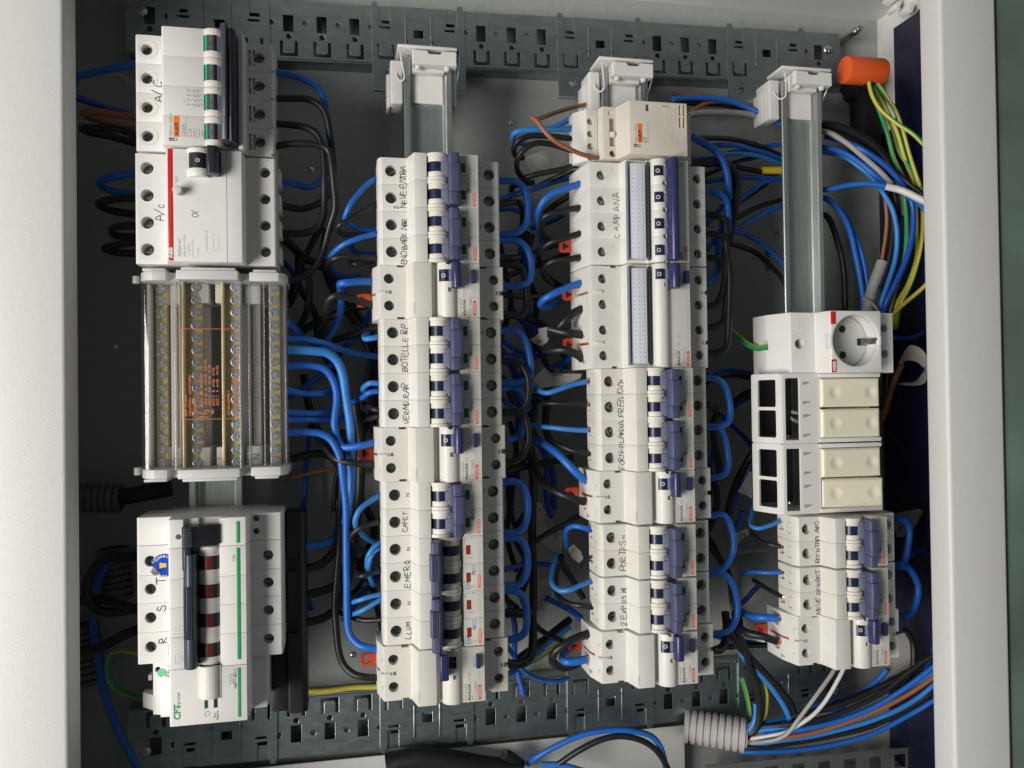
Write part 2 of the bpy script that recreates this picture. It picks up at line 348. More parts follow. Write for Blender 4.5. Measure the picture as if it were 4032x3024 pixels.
# ---------------------------------------------------------------- the setting: wall and cabinet
def clear_mat(name, tint, rough, f0=0.05, gain=0.75, haze=0.02):
    m = bpy.data.materials.new(name); m.use_nodes = True; MATS[name] = m; nt = m.node_tree
    nt.nodes.remove(nt.nodes['Principled BSDF']); out = nt.nodes['Material Output']
    t = nt.nodes.new('ShaderNodeBsdfTransparent'); t.inputs[0].default_value = (*tint, 1)
    g = nt.nodes.new('ShaderNodeBsdfGlossy'); g.inputs['Roughness'].default_value = rough
    fw = nt.nodes.new('ShaderNodeLayerWeight'); fw.inputs['Blend'].default_value = 0.5
    pw = nt.nodes.new('ShaderNodeMath'); pw.operation = 'POWER'; pw.inputs[1].default_value = 4.0; nt.links.new(fw.outputs['Facing'], pw.inputs[0])
    lw = nt.nodes.new('ShaderNodeMath'); lw.operation = 'MULTIPLY_ADD'; lw.inputs[1].default_value = gain; lw.inputs[2].default_value = f0; nt.links.new(pw.outputs[0], lw.inputs[0])
    n = nt.nodes.new('ShaderNodeTexNoise'); n.inputs['Scale'].default_value = 60; n.inputs['Detail'].default_value = 6
    r = nt.nodes.new('ShaderNodeMapRange'); r.inputs['From Min'].default_value = .35; r.inputs['From Max'].default_value = .8; r.inputs['To Min'].default_value = 0.0; r.inputs['To Max'].default_value = 0.05
    nt.links.new(n.outputs['Fac'], r.inputs['Value'])
    a = nt.nodes.new('ShaderNodeMath'); a.operation = 'ADD'; nt.links.new(lw.outputs[0], a.inputs[0]); nt.links.new(r.outputs[0], a.inputs[1])
    mx = nt.nodes.new('ShaderNodeMixShader'); nt.links.new(a.outputs[0], mx.inputs[0]); nt.links.new(t.outputs[0], mx.inputs[1]); nt.links.new(g.outputs[0], mx.inputs[2])
    df = nt.nodes.new('ShaderNodeBsdfDiffuse'); df.inputs[0].default_value = (.8, .8, .8, 1); m2 = nt.nodes.new('ShaderNodeMixShader'); m2.inputs[0].default_value = haze
    nt.links.new(mx.outputs[0], m2.inputs[1]); nt.links.new(df.outputs[0], m2.inputs[2]); nt.links.new(m2.outputs[0], out.inputs[0]); return m
clear_mat('cover_clear', (0.985, 0.985, 0.985), 0.06, 0.055, 0.6, 0.018)
clear_mat('rim_highlight', (0.97, 0.97, 0.98), 0.10, 0.10, 0.7, 0.22)  # extra diffuse white paints bright highlights on the cover edges
clear_mat('cover_tint', (0.995, 0.997, 1.0), 0.05, 0.025, 0.6, 0.0)

def dome_plain(r, h):
    bm = bmesh.new(); bmesh.ops.create_uvsphere(bm, u_segments=16, v_segments=8, radius=1.0)
    for vtx in bm.verts: vtx.co = Vector((vtx.co.x * r, vtx.co.y * r, max(vtx.co.z, -0.05) * h))
    return fin(bm)
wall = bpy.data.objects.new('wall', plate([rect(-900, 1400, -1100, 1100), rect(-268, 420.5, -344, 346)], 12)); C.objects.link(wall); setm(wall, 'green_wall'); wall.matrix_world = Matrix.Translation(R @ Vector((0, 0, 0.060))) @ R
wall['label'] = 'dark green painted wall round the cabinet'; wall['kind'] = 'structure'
cab = thing('electrical_cabinet', 'open white steel electrical cabinet that holds all the breaker rows', 'cabinet')
part('back_panel', bx(-262, 416.5, -336, 338, -72, -70), 'back_paint_shaded', cab)
part('side_wall', bx(-264, -262, -338, 340, -74, 46), 'paint', cab)
part('side_wall', bx(416.5, 418.5, -338, 340, -74, 46), 'paint', cab)
part('side_wall', bx(-262, 416.5, 338, 340, -74, 46), 'paint', cab)
part('side_wall', bx(-262, 416.5, -338, -336, -74, 46), 'paint', cab)
part('door_frame', bx(-276, -226.2, -380, 380, 47, 70, 3.0, 4), 'paint', cab)
part('door_frame', bx(367, 415.5, -380, 380, 47, 70, 3.0, 4), 'paint', cab)
part('door_frame', bx(-226, 366.8, 330, 378, 47.3, 69.4, 2.0, 3), 'paint', cab)
part('door_frame', bx(-226, 366.8, -378, -330, 47.3, 69.4, 2.0, 3), 'paint', cab)
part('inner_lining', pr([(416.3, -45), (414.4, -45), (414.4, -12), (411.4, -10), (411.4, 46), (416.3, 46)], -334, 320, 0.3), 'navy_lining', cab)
part('inner_lining', bx(414.6, 416.2, -334, 232, -69.5, -45.3, .2), 'navy_lining', cab)  # deeper dark sheet added over the lit side wall to stand for shade
text('CE', 5.2, 314, 134, -69.85, 'print_black', cab, bold=0.05)
text('GEWISS', 4.6, 305, 106, -69.85, 'print_black', cab, bold=0.3)
text('47 CVX 160 E   MADE IN EU', 2.8, 309.5, 98, -69.85, 'print_grey', cab)
for u, v in ((-90, 180), (-62, -205), (72, 226), (90, -205), (225, 205), (232, 70), (330, 150), (340, 215), (-230, 200), (-236, 40), (385, 300), (60, 180)):
    part('rivet', cached('rivet', lambda: dome_plain(2.6, 1.3)), 'steel', cab, (u, v, -70))
# fixings on the cabinet's walls, upper right
def lock_post():
    bm = bmesh.new(); cyl_bm(bm, (0, 0, 0), 'w', 3.6, 24, 18, bev=0.8); cyl_bm(bm, (0, 0, 24.1), 'w', 2.6, 5, 18, bev=0.6); return fin(bm)
solid('threaded_post', lock_post(), 'steel', 'short steel post standing out of the cabinet back beside the orange cap', 'post', (379, 316, -69.8))

# perforated mounting strips along the top and the bottom of the picture
def strip_mesh(u0, u1, sgn, ks):
    loops = [rect(u0, u1, *sorted((0, sgn * 44.0)))]
    for k in ks:
        u = -5 + 25 * k
        a = [(u - 7, 1.6), (u + 7, 1.6), (u + 7, 13.6), (u + 4, 13.6), (u + 4, 5.6), (u + 2.6, 4.2), (u - 2.6, 4.2), (u - 4, 5.6), (u - 4, 13.6), (u - 7, 13.6)]
        loops.append([(p[0], sgn * p[1]) for p in a])
        loops.append(circ(u, sgn * 17.0, 2.3, 12))
        r = rect(u - 4.1, u + 4.1, 20.5, 33.6); loops.append([(p[0], sgn * p[1]) for p in r])
        loops.append(circ(u + 12.5, sgn * 27.3, 2.3, 12))
    return plate(loops, 1.0, 0.22)
KS = [k for k in range(-8, 15)]
def strip(pos, ang, sgn, u0, u1, label):
    t = thing('perforated_mounting_strip', label, 'mounting strip', pos, 'perforated mounting strips')
    t.matrix_world = t.matrix_world @ Matrix.Rotation(ang, 4, 'Z')
    part('punched_plate', strip_mesh(u0, u1, sgn, KS), 'zinc', t)
    part('return_lip', bx(u0, u1, *((-1.2, 0.0) if sgn > 0 else (0.0, 1.2)), -17.6, -0.4, 0.3), 'zinc', t)
    part('return_lip', bx(u0, u1, *((44.0, 45.2) if sgn > 0 else (-45.2, -44.0)), -17.6, -0.4, 0.3), 'zinc', t)
    for u in (u0 + 12, u1 - 12):
        part('fixing_screw', cached('dome', lambda: dome(4.2, 2.4)), 'steel', t, (u, sgn * 30, 0.6))
    return t
def dome(r, h):
    bm = bmesh.new(); bmesh.ops.create_uvsphere(bm, u_segments=18, v_segments=10, radius=1.0)
    for vtx in bm.verts: vtx.co = Vector((vtx.co.x * r, vtx.co.y * r, max(vtx.co.z, -0.05) * h))
    box_bm(bm, -r * .55, r * .55, -.45, .45, h * .75, h * 1.01); box_bm(bm, -.45, .45, -r * .55, r * .55, h * .75, h * 1.01)
    return fin(bm)
strip((0, 262.4, -52), 0.0195, 1, -222, 366, 'galvanised punched mounting strip along the upper edge, above the rail ends')
strip((0, -229.5, -52), -0.006, -1, -224, 362, 'galvanised punched mounting strip along the lower edge, below the breakers')

def bracket_mesh(sgn):
    o = [(-36.5, -21), (36.5, -21), (36.5, 42), (35.5, 47), (32, 47), (31, 42), (31, 30), (22, 30), (22, 44), (-22, 44), (-22, 30), (-31, 30), (-31, 42), (-32, 47), (-35.5, 47), (-36.5, 42)]
    loops = [[(p[0], sgn * p[1]) for p in o]]
    for u in (-26, 25):
        a = [(u - 7, 2), (u + 7, 2), (u + 7, 14), (u + 4.4, 14), (u + 4.4, 6), (u + 3.2, 4.8), (u - 3.2, 4.8), (u - 4.4, 6), (u - 4.4, 14), (u - 7, 14)]
        loops.append([(p[0], sgn * p[1]) for p in a])
        loops.append([(p[0], sgn * p[1]) for p in rect(u - 4.5, u + 4.5, 26, 28.2)])
    loops.append([(p[0], sgn * p[1]) for p in circ(-25, -10, 3.1)]); loops.append([(p[0], sgn * p[1]) for p in circ(25, -10, 3.1)])
    loops.append([(p[0], sgn * p[1]) for p in rect(-4.2, 4.2, 18, 26.4)])
    return plate(loops, 1.0, 0.24)
def bracket(c, pos, sgn, ang, label):
    t = thing('rail_bracket', label, 'bracket', pos, 'galvanised rail brackets')
    t.matrix_world = t.matrix_world @ Matrix.Rotation(ang, 4, 'Z')
    part('face_plate', cached(('brk', sgn), lambda: bracket_mesh(sgn)), 'zinc', t)
    part('flange', bx(-36.5, 36.5, *sorted((sgn * -21, sgn * -22.2)), -4, 0.5, 0.3), 'zinc_rail', t)
    for u in (-10, 10):
        part('stiffening_rib', bx(u - .9, u + .9, *sorted((sgn * 12, sgn * 38)), 0.3, 1.5, 0.6), 'zinc', t)
        part('rib_hole', cy((u, sgn * 17, 0.55), 'w', 1.6, 0.3, 12), 'hole_dark', t)
    part('standoff', bx(-12, 12, *sorted((sgn * -19, sgn * -12)), 0.6, 42, 0.4), 'zinc', t)
TN = ['leftmost column', 'second column from the left', 'third column from the left', 'rightmost column']
for i in range(4):
    c = (i - 1) * 150 - 5.5
    bracket(i, (c, 262.4 + 0.0195 * c, -50.4), 1, 0.0195, 'galvanised bracket holding the upper rail end of the ' + TN[i])
    bracket(i, (c, -229.5 - 0.006 * c, -50.4), -1, -0.006, 'galvanised bracket holding the lower rail end of the ' + TN[i])

# rails
RP = [(-17.5, 0), (-16.9, .6), (-13.6, .6), (-12.6, 0), (-12.2, -6.2), (-11.2, -6.9), (11.2, -6.9), (12.2, -6.2), (12.6, 0), (13.6, .6), (16.9, .6), (17.5, 0), (17.5, -1.6), (16.6, -1.6), (16.4, -.5), (14.1, -.5), (13.5, -.9), (13.1, -6.8), (11.6, -8.0), (-11.6, -8.0), (-13.1, -6.8), (-13.5, -.9), (-14.1, -.5), (-16.4, -.5), (-16.6, -1.6), (-17.5, -1.6)]
RL = ['galvanised DIN rail behind the leftmost column, bare beneath the clear terminal box', 'galvanised DIN rail of the second column, bare above the topmost breaker', 'galvanised DIN rail of the third column, mostly hidden behind the beige contactor', 'galvanised DIN rail of the rightmost column, bare above the round socket']
def rail_mesh():
    bm = bmesh.new(); prism_bm(bm, RP, -211, 247); return fin(bm, 30)
rm = rail_mesh()
for i in range(4):
    solid('din_rail', rm, 'zinc_rail', RL[i], 'rail', ((i - 1) * 150 - 4.0, 0, 0), 'DIN rails')

# white plastic end holders at the upper rail ends
def holder(c, dv, label):
    t = thing('rail_end_holder', label, 'rail holder', (c, dv, 0), 'white rail end holders')
    part('base_block', bx(-27, -17.8, 212, 244, -24, -2, 1.6, 3), 'cool_white', t)
    part('base_block', bx(17.8, 21.5, 212, 246, -24, -4, 1.2, 3), 'cool_white', t)
    part('back_bridge', bx(-17.7, 17.7, 236, 246, -24, -8.2, 0.8), 'cool_white', t)
    part('side_wing', bx(-29.5, -26.8, 211, 236, -24, -9, 1.0, 2), 'cool_white', t)
    part('tongue', pr([(-12, -6.6), (12, -6.6), (12, -4.6), (10.5, -3.8), (-10.5, -3.8), (-12, -4.6)], 214, 246, 0.5), 'cool_white', t)
    part('tongue_step', bx(-11.4, 12, 234, 247, -3.7, 3.4, 0.8), 'cool_white', t)
    def bar():
        bm = bmesh.new(); lo = [[(-15, -4.5), (15.5, -4.5), (15.5, 4.5), (6.2, 4.5), (4.6, 2.2), (-4.0, 2.2), (-5.6, 4.5), (-15, 4.5)]]; bm.free()
        return plate(lo, 7.0, 0.6)
    part('clamp_bar', cached('clampbar', bar), 'cool_white', t, (3.6, 241.5, 8.0))
    part('top_plate', bx(-22.5, 20.5, 248.2, 250.6, -14, 10.5, 0.7), 'cool_white', t)
    for u in (-8, 13):
        part('clamp_screw', cached('dome3', lambda: dome(2.8, 1.6)), 'screw_bright', t, (u + 1, 246.6, 4.5))
        part('peg', bx(u - 1.6, u + 1.6, 233.6, 236.9, 6, 9.5, 0.8), 'cool_white', t)
    for dx in (-4.5, 4.5):
        part('spring_slot', bx(3.4 + dx - 1.2, 3.4 + dx + 1.2, 244, 247.6, 1, 6, 0.2), 'hole_dark', t)
    def loop(s):
        bm = bmesh.new()
        pth = ring_path([(-20.5, 246, 10), (-20, 240, 11), (-18.6, 233, 9), (-17.6, 228, 6), (-19.6, 226.5, 3), (-22, 230, 0), (-22.5, 236, -3)], n=6) if s < 0 else ring_path([(20, 247, 8), (22.3, 243, 5), (22.5, 235, -2), (20.5, 226, -8)], n=6)
        tube_bm(bm, pth, 0.62, 8); return fin(bm)
    part('cord', cached(('cord', -1), lambda: loop(-1)), 'cool_white', t)
    part('cord', cached(('cord', 1), lambda: loop(1)), 'screw_bright', t)
holder(-4.0, 0.5, 'white plastic rail end holder above the second column, left of the contactor')
holder(146.0, 2, 'white plastic rail end holder just above the beige contactor')
holder(296.0, 5, 'white plastic rail end holder on the rightmost rail beside the orange cap')
# clear lower corner: perforated bar, cover plate and conduit
def perf_bar():
    lo = [rect(0, 205, -34, 0, 3)]
    for k in range(9): lo.append(rect(9 + 24.5 * k - 5.5 + 2, 9 + 24.5 * k + 6.5 + 2, -16.5, -5.0))
    return plate(lo, 1.2, 0.15)
t = solid('perforated_bar', perf_bar(), 'zinc_rail', 'galvanised bar with square holes in the lower right corner of the cabinet', 'bar', (224, -311, -45))
t.matrix_world = t.matrix_world @ Matrix.Rotation(-0.02, 4, 'Z')
solid('cover_plate', bx(-262, 211, -336, -281, -58, -56.5, 0.3), 'paint', 'plain white plate below the lower punched strip, left of the grey conduit', 'plate')
def conduit_mesh(n, r, pitch, bend=0.0):
    bm = bmesh.new(); pts = []; rad = []
    for i in range(n * 6 + 1):
        x = i / 6 * pitch; a = (i % 6) / 6 * 2 * math.pi
        pts.append(Vector((x, -bend * x * x, 0))); rad.append(r + (0.55 if (i % 6) in (1, 2, 3, 4) else -1.5) * min(1, r / 8))
    tube_bm(bm, pts, r, 24, cap=False, radii=rad)
    pts2 = [p.copy() for p in pts]; tube_bm(bm, pts2, r, 24, cap=False, radii=[q - 1.6 for q in rad])
    return fin(bm, 60)
# ---------------------------------------------------------------- shared device pieces
def screw_mesh(r, kind):
    bm = bmesh.new(); cyl_bm(bm, (0, 0, -1.4), 'w', r, 1.4, 20, bev=0.25); me = fin(bm)
    bm = bmesh.new()
    if kind == 'slot': box_bm(bm, -r * 1.1, r * 1.1, -.6, .6, -1.1, .4)
    else:
        k = r * .22; lo = [(-r * .82, -k), (-k * 1.3, -k * 1.3), (-k, -r * .82), (k, -r * .82), (k * 1.3, -k * 1.3), (r * .82, -k), (r * .82, k), (k * 1.3, k * 1.3), (k, r * .82), (-k, r * .82), (-k * 1.3, k * 1.3), (-r * .82, k)]
        a = [bm.verts.new((p[0], p[1], -1.25)) for p in lo]; b = [bm.verts.new((p[0], p[1], .4)) for p in lo]
        bm.faces.new(list(reversed(a))); bm.faces.new(b)
        for i in range(12): bm.faces.new((a[i], a[(i + 1) % 12], b[(i + 1) % 12], b[i]))
    return boolean(me, fin(bm))
def screw(parent, u, v, w, r=3.3, kind='cross', m='screw_steel', ang=None, tilt=True):
    me = cached(('screw', r, kind), lambda: screw_mesh(r, kind))
    a = random.uniform(0, math.pi) if ang is None else ang
    return part('terminal_screw', me, m, parent, (u, v, w), rot=(random.uniform(-.10, .10) if tilt else 0, random.uniform(-.10, .10) if tilt else 0, a))
def body_mesh(prof, vs, holes=(), boxes=(), ucyl=(), bev=0.35):
    """prisms between consecutive vs joined in one mesh, minus screw holes (u, v, wtop, r, depth), boxes and side holes (u, v, w, r, depth)"""
    bm = bmesh.new()
    for a, b in vs: prism_bm(bm, prof, a + .03, b - .03, bev, 2)
    me = fin(bm, 38)
    cut = bmesh.new()
    for u, v, wt, r, d in holes:
        cyl_bm(cut, (u, v, wt - d), 'w', r, d + 3, 24)
    for b in boxes: box_bm(cut, *b)
    for u, v, w, ru, rv, d in ucyl:
        x = bmesh.ops.create_cone(cut, cap_ends=True, segments=18, radius1=1, radius2=1, depth=d, matrix=Matrix.Translation((u, v, w)) @ Matrix.Rotation(math.pi / 2, 4, 'Y'))
        for vtx in x['verts']: vtx.co = Vector((vtx.co.x, v + (vtx.co.y - v) * rv, w + (vtx.co.z - w) * ru))
    if len(cut.verts): me = boolean(me, fin(cut))
    else: cut.free()
    return me
def join_boxes(lst, bev=0.0):
    bm = bmesh.new()
    for b in lst: box_bm(bm, *b, bev)
    return fin(bm)
def dots(u, v0, v1, n, s=0.3):
    def f():
        bm = bmesh.new()
        for k in range(n):
            v = v0 + (v1 - v0) * k / (n - 1); bmesh.ops.create_circle(bm, cap_ends=True, segments=6, radius=s, matrix=Matrix.Translation((u, v, 0)))
        return fin(bm)
    return cached(('dots', u, v0, v1, n, s), f)
def frame2d(u0, u1, v0, v1, t=0.2):
    def f():
        bm = bmesh.new()
        for a in ((u0, u1, v0, v0 + t), (u0, u1, v1 - t, v1), (u0, u0 + t, v0, v1), (u1 - t, u1, v0, v1)):
            bm.faces.new([bm.verts.new(p) for p in ((a[0], a[2], 0), (a[1], a[2], 0), (a[1], a[3], 0), (a[0], a[3], 0))])
        return fin(bm)
    return cached(('frame2d', u0, u1, v0, v1, t), f)
def flat(u0, u1, v0, v1, w, m, parent, name='print', r=0.0):
    return part(name, cached(('flat', u0, u1, v0, v1, r), lambda: plate([rect(u0, u1, v0, v1, r)], 0.06)), m, parent, (0, 0, w))
def ring2d(r, t=0.25, n=24):
    def f():
        bm = bmesh.new(); a = [bm.verts.new((r * math.cos(2 * math.pi * k / n), r * math.sin(2 * math.pi * k / n), 0)) for k in range(n)]
        b = [bm.verts.new(((r - t) * math.cos(2 * math.pi * k / n), (r - t) * math.sin(2 * math.pi * k / n), 0)) for k in range(n)]
        for k in range(n): bm.faces.new((a[k], a[(k + 1) % n], b[(k + 1) % n], b[k]))
        return fin(bm)
    return cached(('ring', r, t), f)
def emboss_ring(r, t=0.5, h=0.25):
    def f():
        bm = bmesh.new(); tube_bm(bm, [Vector((r * math.cos(a), r * math.sin(a), 0)) for a in [2 * math.pi * k / 28 for k in range(29)]], t / 2, 6, cap=False); return fin(bm, 80)
    return cached(('emb', r, t), f)
def strokes(lines, lw, key):
    def f():
        bm = bmesh.new()
        for ln in lines:
            for i in range(len(ln) - 1):
                a, b = Vector((*ln[i], 0)), Vector((*ln[i + 1], 0)); d = (b - a).normalized(); n = Vector((-d.y, d.x, 0)) * lw / 2; e = d * lw * .4
                bm.faces.new([bm.verts.new(q) for q in (a - e - n, b + e - n, b + e + n, a - e + n)])
        return fin(bm)
    return cached(('strokes', key), f)
def logo(parent, u, v, w, ln=10.0, h=2.2, m='orange_print'):
    p = flat(u, u + h, v, v + ln, w, m, parent, 'logo_plate', h / 2 - .01)
    o = part('lettering', text_mesh('GEWISS', h * .70, 1.16, 0.03), 'white', p, (u + h * .86, v + ln * .10, 0.05), rotw=math.pi / 2)
    return p
EPS = 0.07

# ---------------------------------------------------------------- two-pole breakers
MCB = [(-43, 20), (-43, 40), (-42.2, 43.4), (-40.3, 46), (-23.5, 46), (-19.9, 60), (-11.6, 60), (-11.6, 51), (9.4, 51), (9.4, 60), (22.5, 60), (23.6, 46), (38.3, 46), (39.6, 43), (39.6, 18), (31, 12), (31, 1.2), (-31, 1.2), (-31, 13)]
def mcb_body():
    holes = []; boxes = []; uc = []
    for v in (-9, 9):
        holes += [(-34.2, v, 46, 3.85, 8.5), (32.2, v, 46, 3.85, 8.5)]
        boxes += [(-46, -40.6, v - 4.3, v + 4.3, 34.4, 38.2), (-46, -38, v - 3.2, v + 3.2, 21.5, 29.0), (38, 42, v - 3, v + 3, 22, 29)]
    return body_mesh(MCB, [(-18, 0), (0, 18)], holes, boxes)
def drum(cu, cw, rf, rh, n=2, L=18.0):
    bm = bmesh.new(); top = n * L / 2
    for k in range(n):
        v0 = top - L * (k + 1)
        cyl_bm(bm, (cu, v0 + .08, cw), 'v', rf, 2.1, 30, bev=0.25); cyl_bm(bm, (cu, v0 + L - 2.18, cw), 'v', rf, 2.1, 30, bev=0.25)
        cyl_bm(bm, (cu, v0 + 2.15, cw), 'v', rh, 3.6, 30, bev=0.3); cyl_bm(bm, (cu, v0 + L - 5.75, cw), 'v', rh, 3.6, 30, bev=0.3)
    return fin(bm, 50)
def core(cu, cw, r, n=2, L=18.0):
    bm = bmesh.new(); top = n * L / 2
    for k in range(n): cyl_bm(bm, (cu, top - L * (k + 1) + 5.7, cw), 'v', r, L - 11.4, 30)
    return fin(bm, 50)
def handle_off():
    bm = bmesh.new(); P = [(2.2, 56), (2.0, 67.5), (2.9, 69.3), (7.6, 68.8), (9.0, 67.2), (9.6, 56)]; Q = [(2.2, 56), (2.0, 68.2), (3.0, 70.0), (8.6, 69.4), (10.0, 67.6), (10.6, 60.5), (9.2, 56)]
    prism_bm(bm, P, 9.3, 16.7, .4); prism_bm(bm, Q, -8.6, 9.2, .4); prism_bm(bm, P, -16.9, -8.7, .4); return fin(bm)
def link_off():
    return join_boxes([x for v in (-9, 9) for x in ((-2.4, 2.1, v - 3.2, v + 3.2, 57, 62.6), (-.6, 2.1, v - 5.2, v + 5.4, 57, 62.0), (.6, 2.1, v - 6.6, v + 6.8, 57, 61.2))], .3)
def handle_on():
    bm = bmesh.new(); P = [(-13.0, 68.5), (-13.0, 72.2), (-12.2, 73.2), (-8.4, 73.6), (-7.6, 72.8), (-3.4, 58), (-8, 56), (-10.4, 61)]; Q = [(-14.0, 68.0), (-14.0, 72.8), (-13.2, 73.8), (-8.4, 74.2), (-7.5, 73.2), (-3.2, 58), (-8, 56), (-10.4, 61)]
    prism_bm(bm, P, 9.4, 17.0, .35); prism_bm(bm, Q, -7.4, 9.3, .35); prism_bm(bm, P, -17.2, -7.5, .35)
    for k in range(5): box_bm(bm, -12.9 + k * 1.05, -12.3 + k * 1.05, -7.2, 9.1, 73.4, 74.75, .15)
    return fin(bm)
COLU = {1: -150, 2: 0, 3: 150, 4: 300}
def mcb(col, vc, label, words, on=False, seed=1, wv=None, wu=-24.2, size=3.6, pitch=.86, extra=None):
    t = thing('circuit_breaker', label, 'circuit breaker', (COLU[col], vc, 0), 'two-pole circuit breakers')
    part('body', cached('mcb_body', mcb_body), 'white', t)
    cu = 0.6 if on else -4.6
    part('toggle_drum', cached(('drum', on), lambda: drum(cu, 55.6, 7.6, 6.7)), 'drum_white', t)
    part('drum_core', cached(('core', on), lambda: core(cu, 55.6, 5.9)), 'navy', t)
    if on: part('handle', cached('h_on', handle_on), 'blue_handle', t)
    else:
        part('handle', cached('h_off', handle_off), 'blue_handle', t); part('handle_link', cached('l_off', link_off), 'lavender', t)
    for v in (9, -9):
        screw(t, -34.2, v, 40.2); screw(t, 32.2, v, 40.4)
        part('marker_slot', bx(-42.7, -41.0, v - 3.4, v + 3.4, 35.2, 37.0, .1), 'cool_white', t)
        part('indicator_window', bx(11.0, 14.0, v - 3.1, v + 3.1, 59.6, 60.15, .08), 'red_window' if on else 'green_window', t)
    text('N', 2.5, -24.4, 7.6, 46 + EPS, 'print_blue', t, bold=.06); text('N', 2.0, 27.0, 8.4, 46 + EPS, 'print_black', t)
    part('print', dots(19.8, -5.6, 13.4, 24, .22), 'print_grey', t, (0, 0, 60 + EPS))
    logo(t, 18.6, -16.6, 60.05, 9.6, 2.15)
    pm = 'print_blue' if on else 'print_black'
    part('print', frame2d(14.9, 16.8, -4.0, -1.0), pm, t, (0, 0, 60 + EPS)); part('print', frame2d(14.9, 16.8, -7.4, -4.8, .35), pm, t, (0, 0, 60 + EPS))
    part('print', strokes([[(14.9, -7.3), (16.8, -4.9)]], .3, 'diag'), pm, t, (0, 0, 60 + EPS))
    part('print', frame2d(12.0, 14.0, -16.6, -13.6), 'print_grey', t, (0, 0, 60 + EPS)); part('print', frame2d(14.0, 15.6, -15.9, -14.4), 'print_grey', t, (0, 0, 60 + EPS))
    text('230V', 0.95, 17.3, -16.6, 60 + EPS, 'print_grey', t)
    part('print', strokes([[(11.5, 4.2), (15.2, 4.2)], [(12.2, 3.6), (14.6, 4.8)], [(13.5, 3.2), (15.0, 3.2), (15.0, 4.0)]], .18, 'sw'), 'print_grey', t, (0, 0, 60 + EPS))
    part('print', strokes([[(11.0, 16.6), (13.0, 16.6)], [(12.0, 16.2), (12.8, 16.6)]], .16, 'ar'), pm, t, (0, 0, 60 + EPS)); part('print', ring2d(.5, .15, 10), pm, t, (15, 16.6, 60 + EPS))
    if on:
        text('C10', 2.1, 13.0, -17.0, 60 + EPS, 'print_blue', t, bold=.06); text('GW90126', 1.0, 9.9 + 0.6, -17.0, 60 + EPS, 'print_blue', t); text('90RCD', 0.9, 10.4, 13.4, 60 + EPS, 'print_blue', t)
    if words: scribble(words, wu, wv if wv is not None else -16, 46 + EPS, t, size, pitch, seed=seed)
    if extra: extra(t)
    return t
def two(t): scribble('2', -29.6, -16.6, 46 + EPS, t, 3.0, seed=3)
V2 = 150.05 + 9
def v2(i): return V2 - 18 * i - 18      # centre of a two-module device whose first module is i
mcb(2, v2(0), 'circuit breaker handwritten NEVE ENTRA, topmost in the second column', 'NEVE ENTRA', seed=11, wv=-15.6, pitch=.80, extra=two)
mcb(2, v2(2), 'circuit breaker handwritten END BARR NGR, second from the top of the second column', 'END BARR NGR', seed=12, wv=-17.4, size=3.4, pitch=.80)
mcb(2, v2(6), 'circuit breaker handwritten BOTELLE RNP in the second column', 'BOTELLE RP', seed=13, wv=-17, wu=-24.6, pitch=.92)
mcb(2, v2(8), 'circuit breaker handwritten VERMU RAP in the second column', 'VERMU.RAP', seed=14, wv=-16)
mcb(2, v2(12), 'circuit breaker handwritten CAFET in the second column, above two switched-on breakers', 'CAFET', seed=15, wv=-15.5, wu=-26, size=2.7, pitch=1.0)
mcb(2, v2(14), 'switched-on breaker with red windows handwritten EMERG', 'EMERQ', on=True, seed=16, wv=-16.5, wu=-24.8, size=3.5, pitch=1.1)
mcb(2, v2(16), 'switched-on breaker with red windows handwritten LLUM, below the EMERG one', 'LLUM', on=True, seed=17, wv=-15, wu=-24.8, size=2.9, pitch=1.05)
def one_word(*a): pass
mcb(3, 7.95 + 9 - 18, 'circuit breaker handwritten FRIGIDO in the third column', 'FREGIDO', seed=21, wv=-16.4, wu=-23.9, size=4.0, pitch=.95)
mcb(3, -27.6 + 9 - 18, 'circuit breaker handwritten FORN PLANXA in the third column', 'FORN-PLANXA', seed=22, wv=-17.4, wu=-24.0, size=3.7, pitch=.84)
mcb(3, -101.3 + 9 - 18, 'circuit breaker handwritten PORTES in the third column', 'PORTES', seed=23, wv=-15.2, wu=-23.6, size=4.3, pitch=.85)
mcb(3, -138.4 + 9 - 18, 'circuit breaker handwritten 2 EXPOSIT in the third column', '2 ExPosit', seed=24, wv=-16.6, wu=-24.2, size=4.0, pitch=.85)
mcb(4, -102.3 + 9 - 18, 'circuit breaker handwritten RECNT PLATO, upper breaker of the rightmost column', 'RECNTAPLATO', seed=25, wv=-16.5, wu=-23.8, size=3.3, pitch=.85)
mcb(4, -139.6 + 9 - 18, 'circuit breaker handwritten MEVE REBOST, lower breaker of the rightmost column', 'MEVE REBOST', seed=26, wv=-16.6, wu=-23.8, size=3.6, pitch=.86)

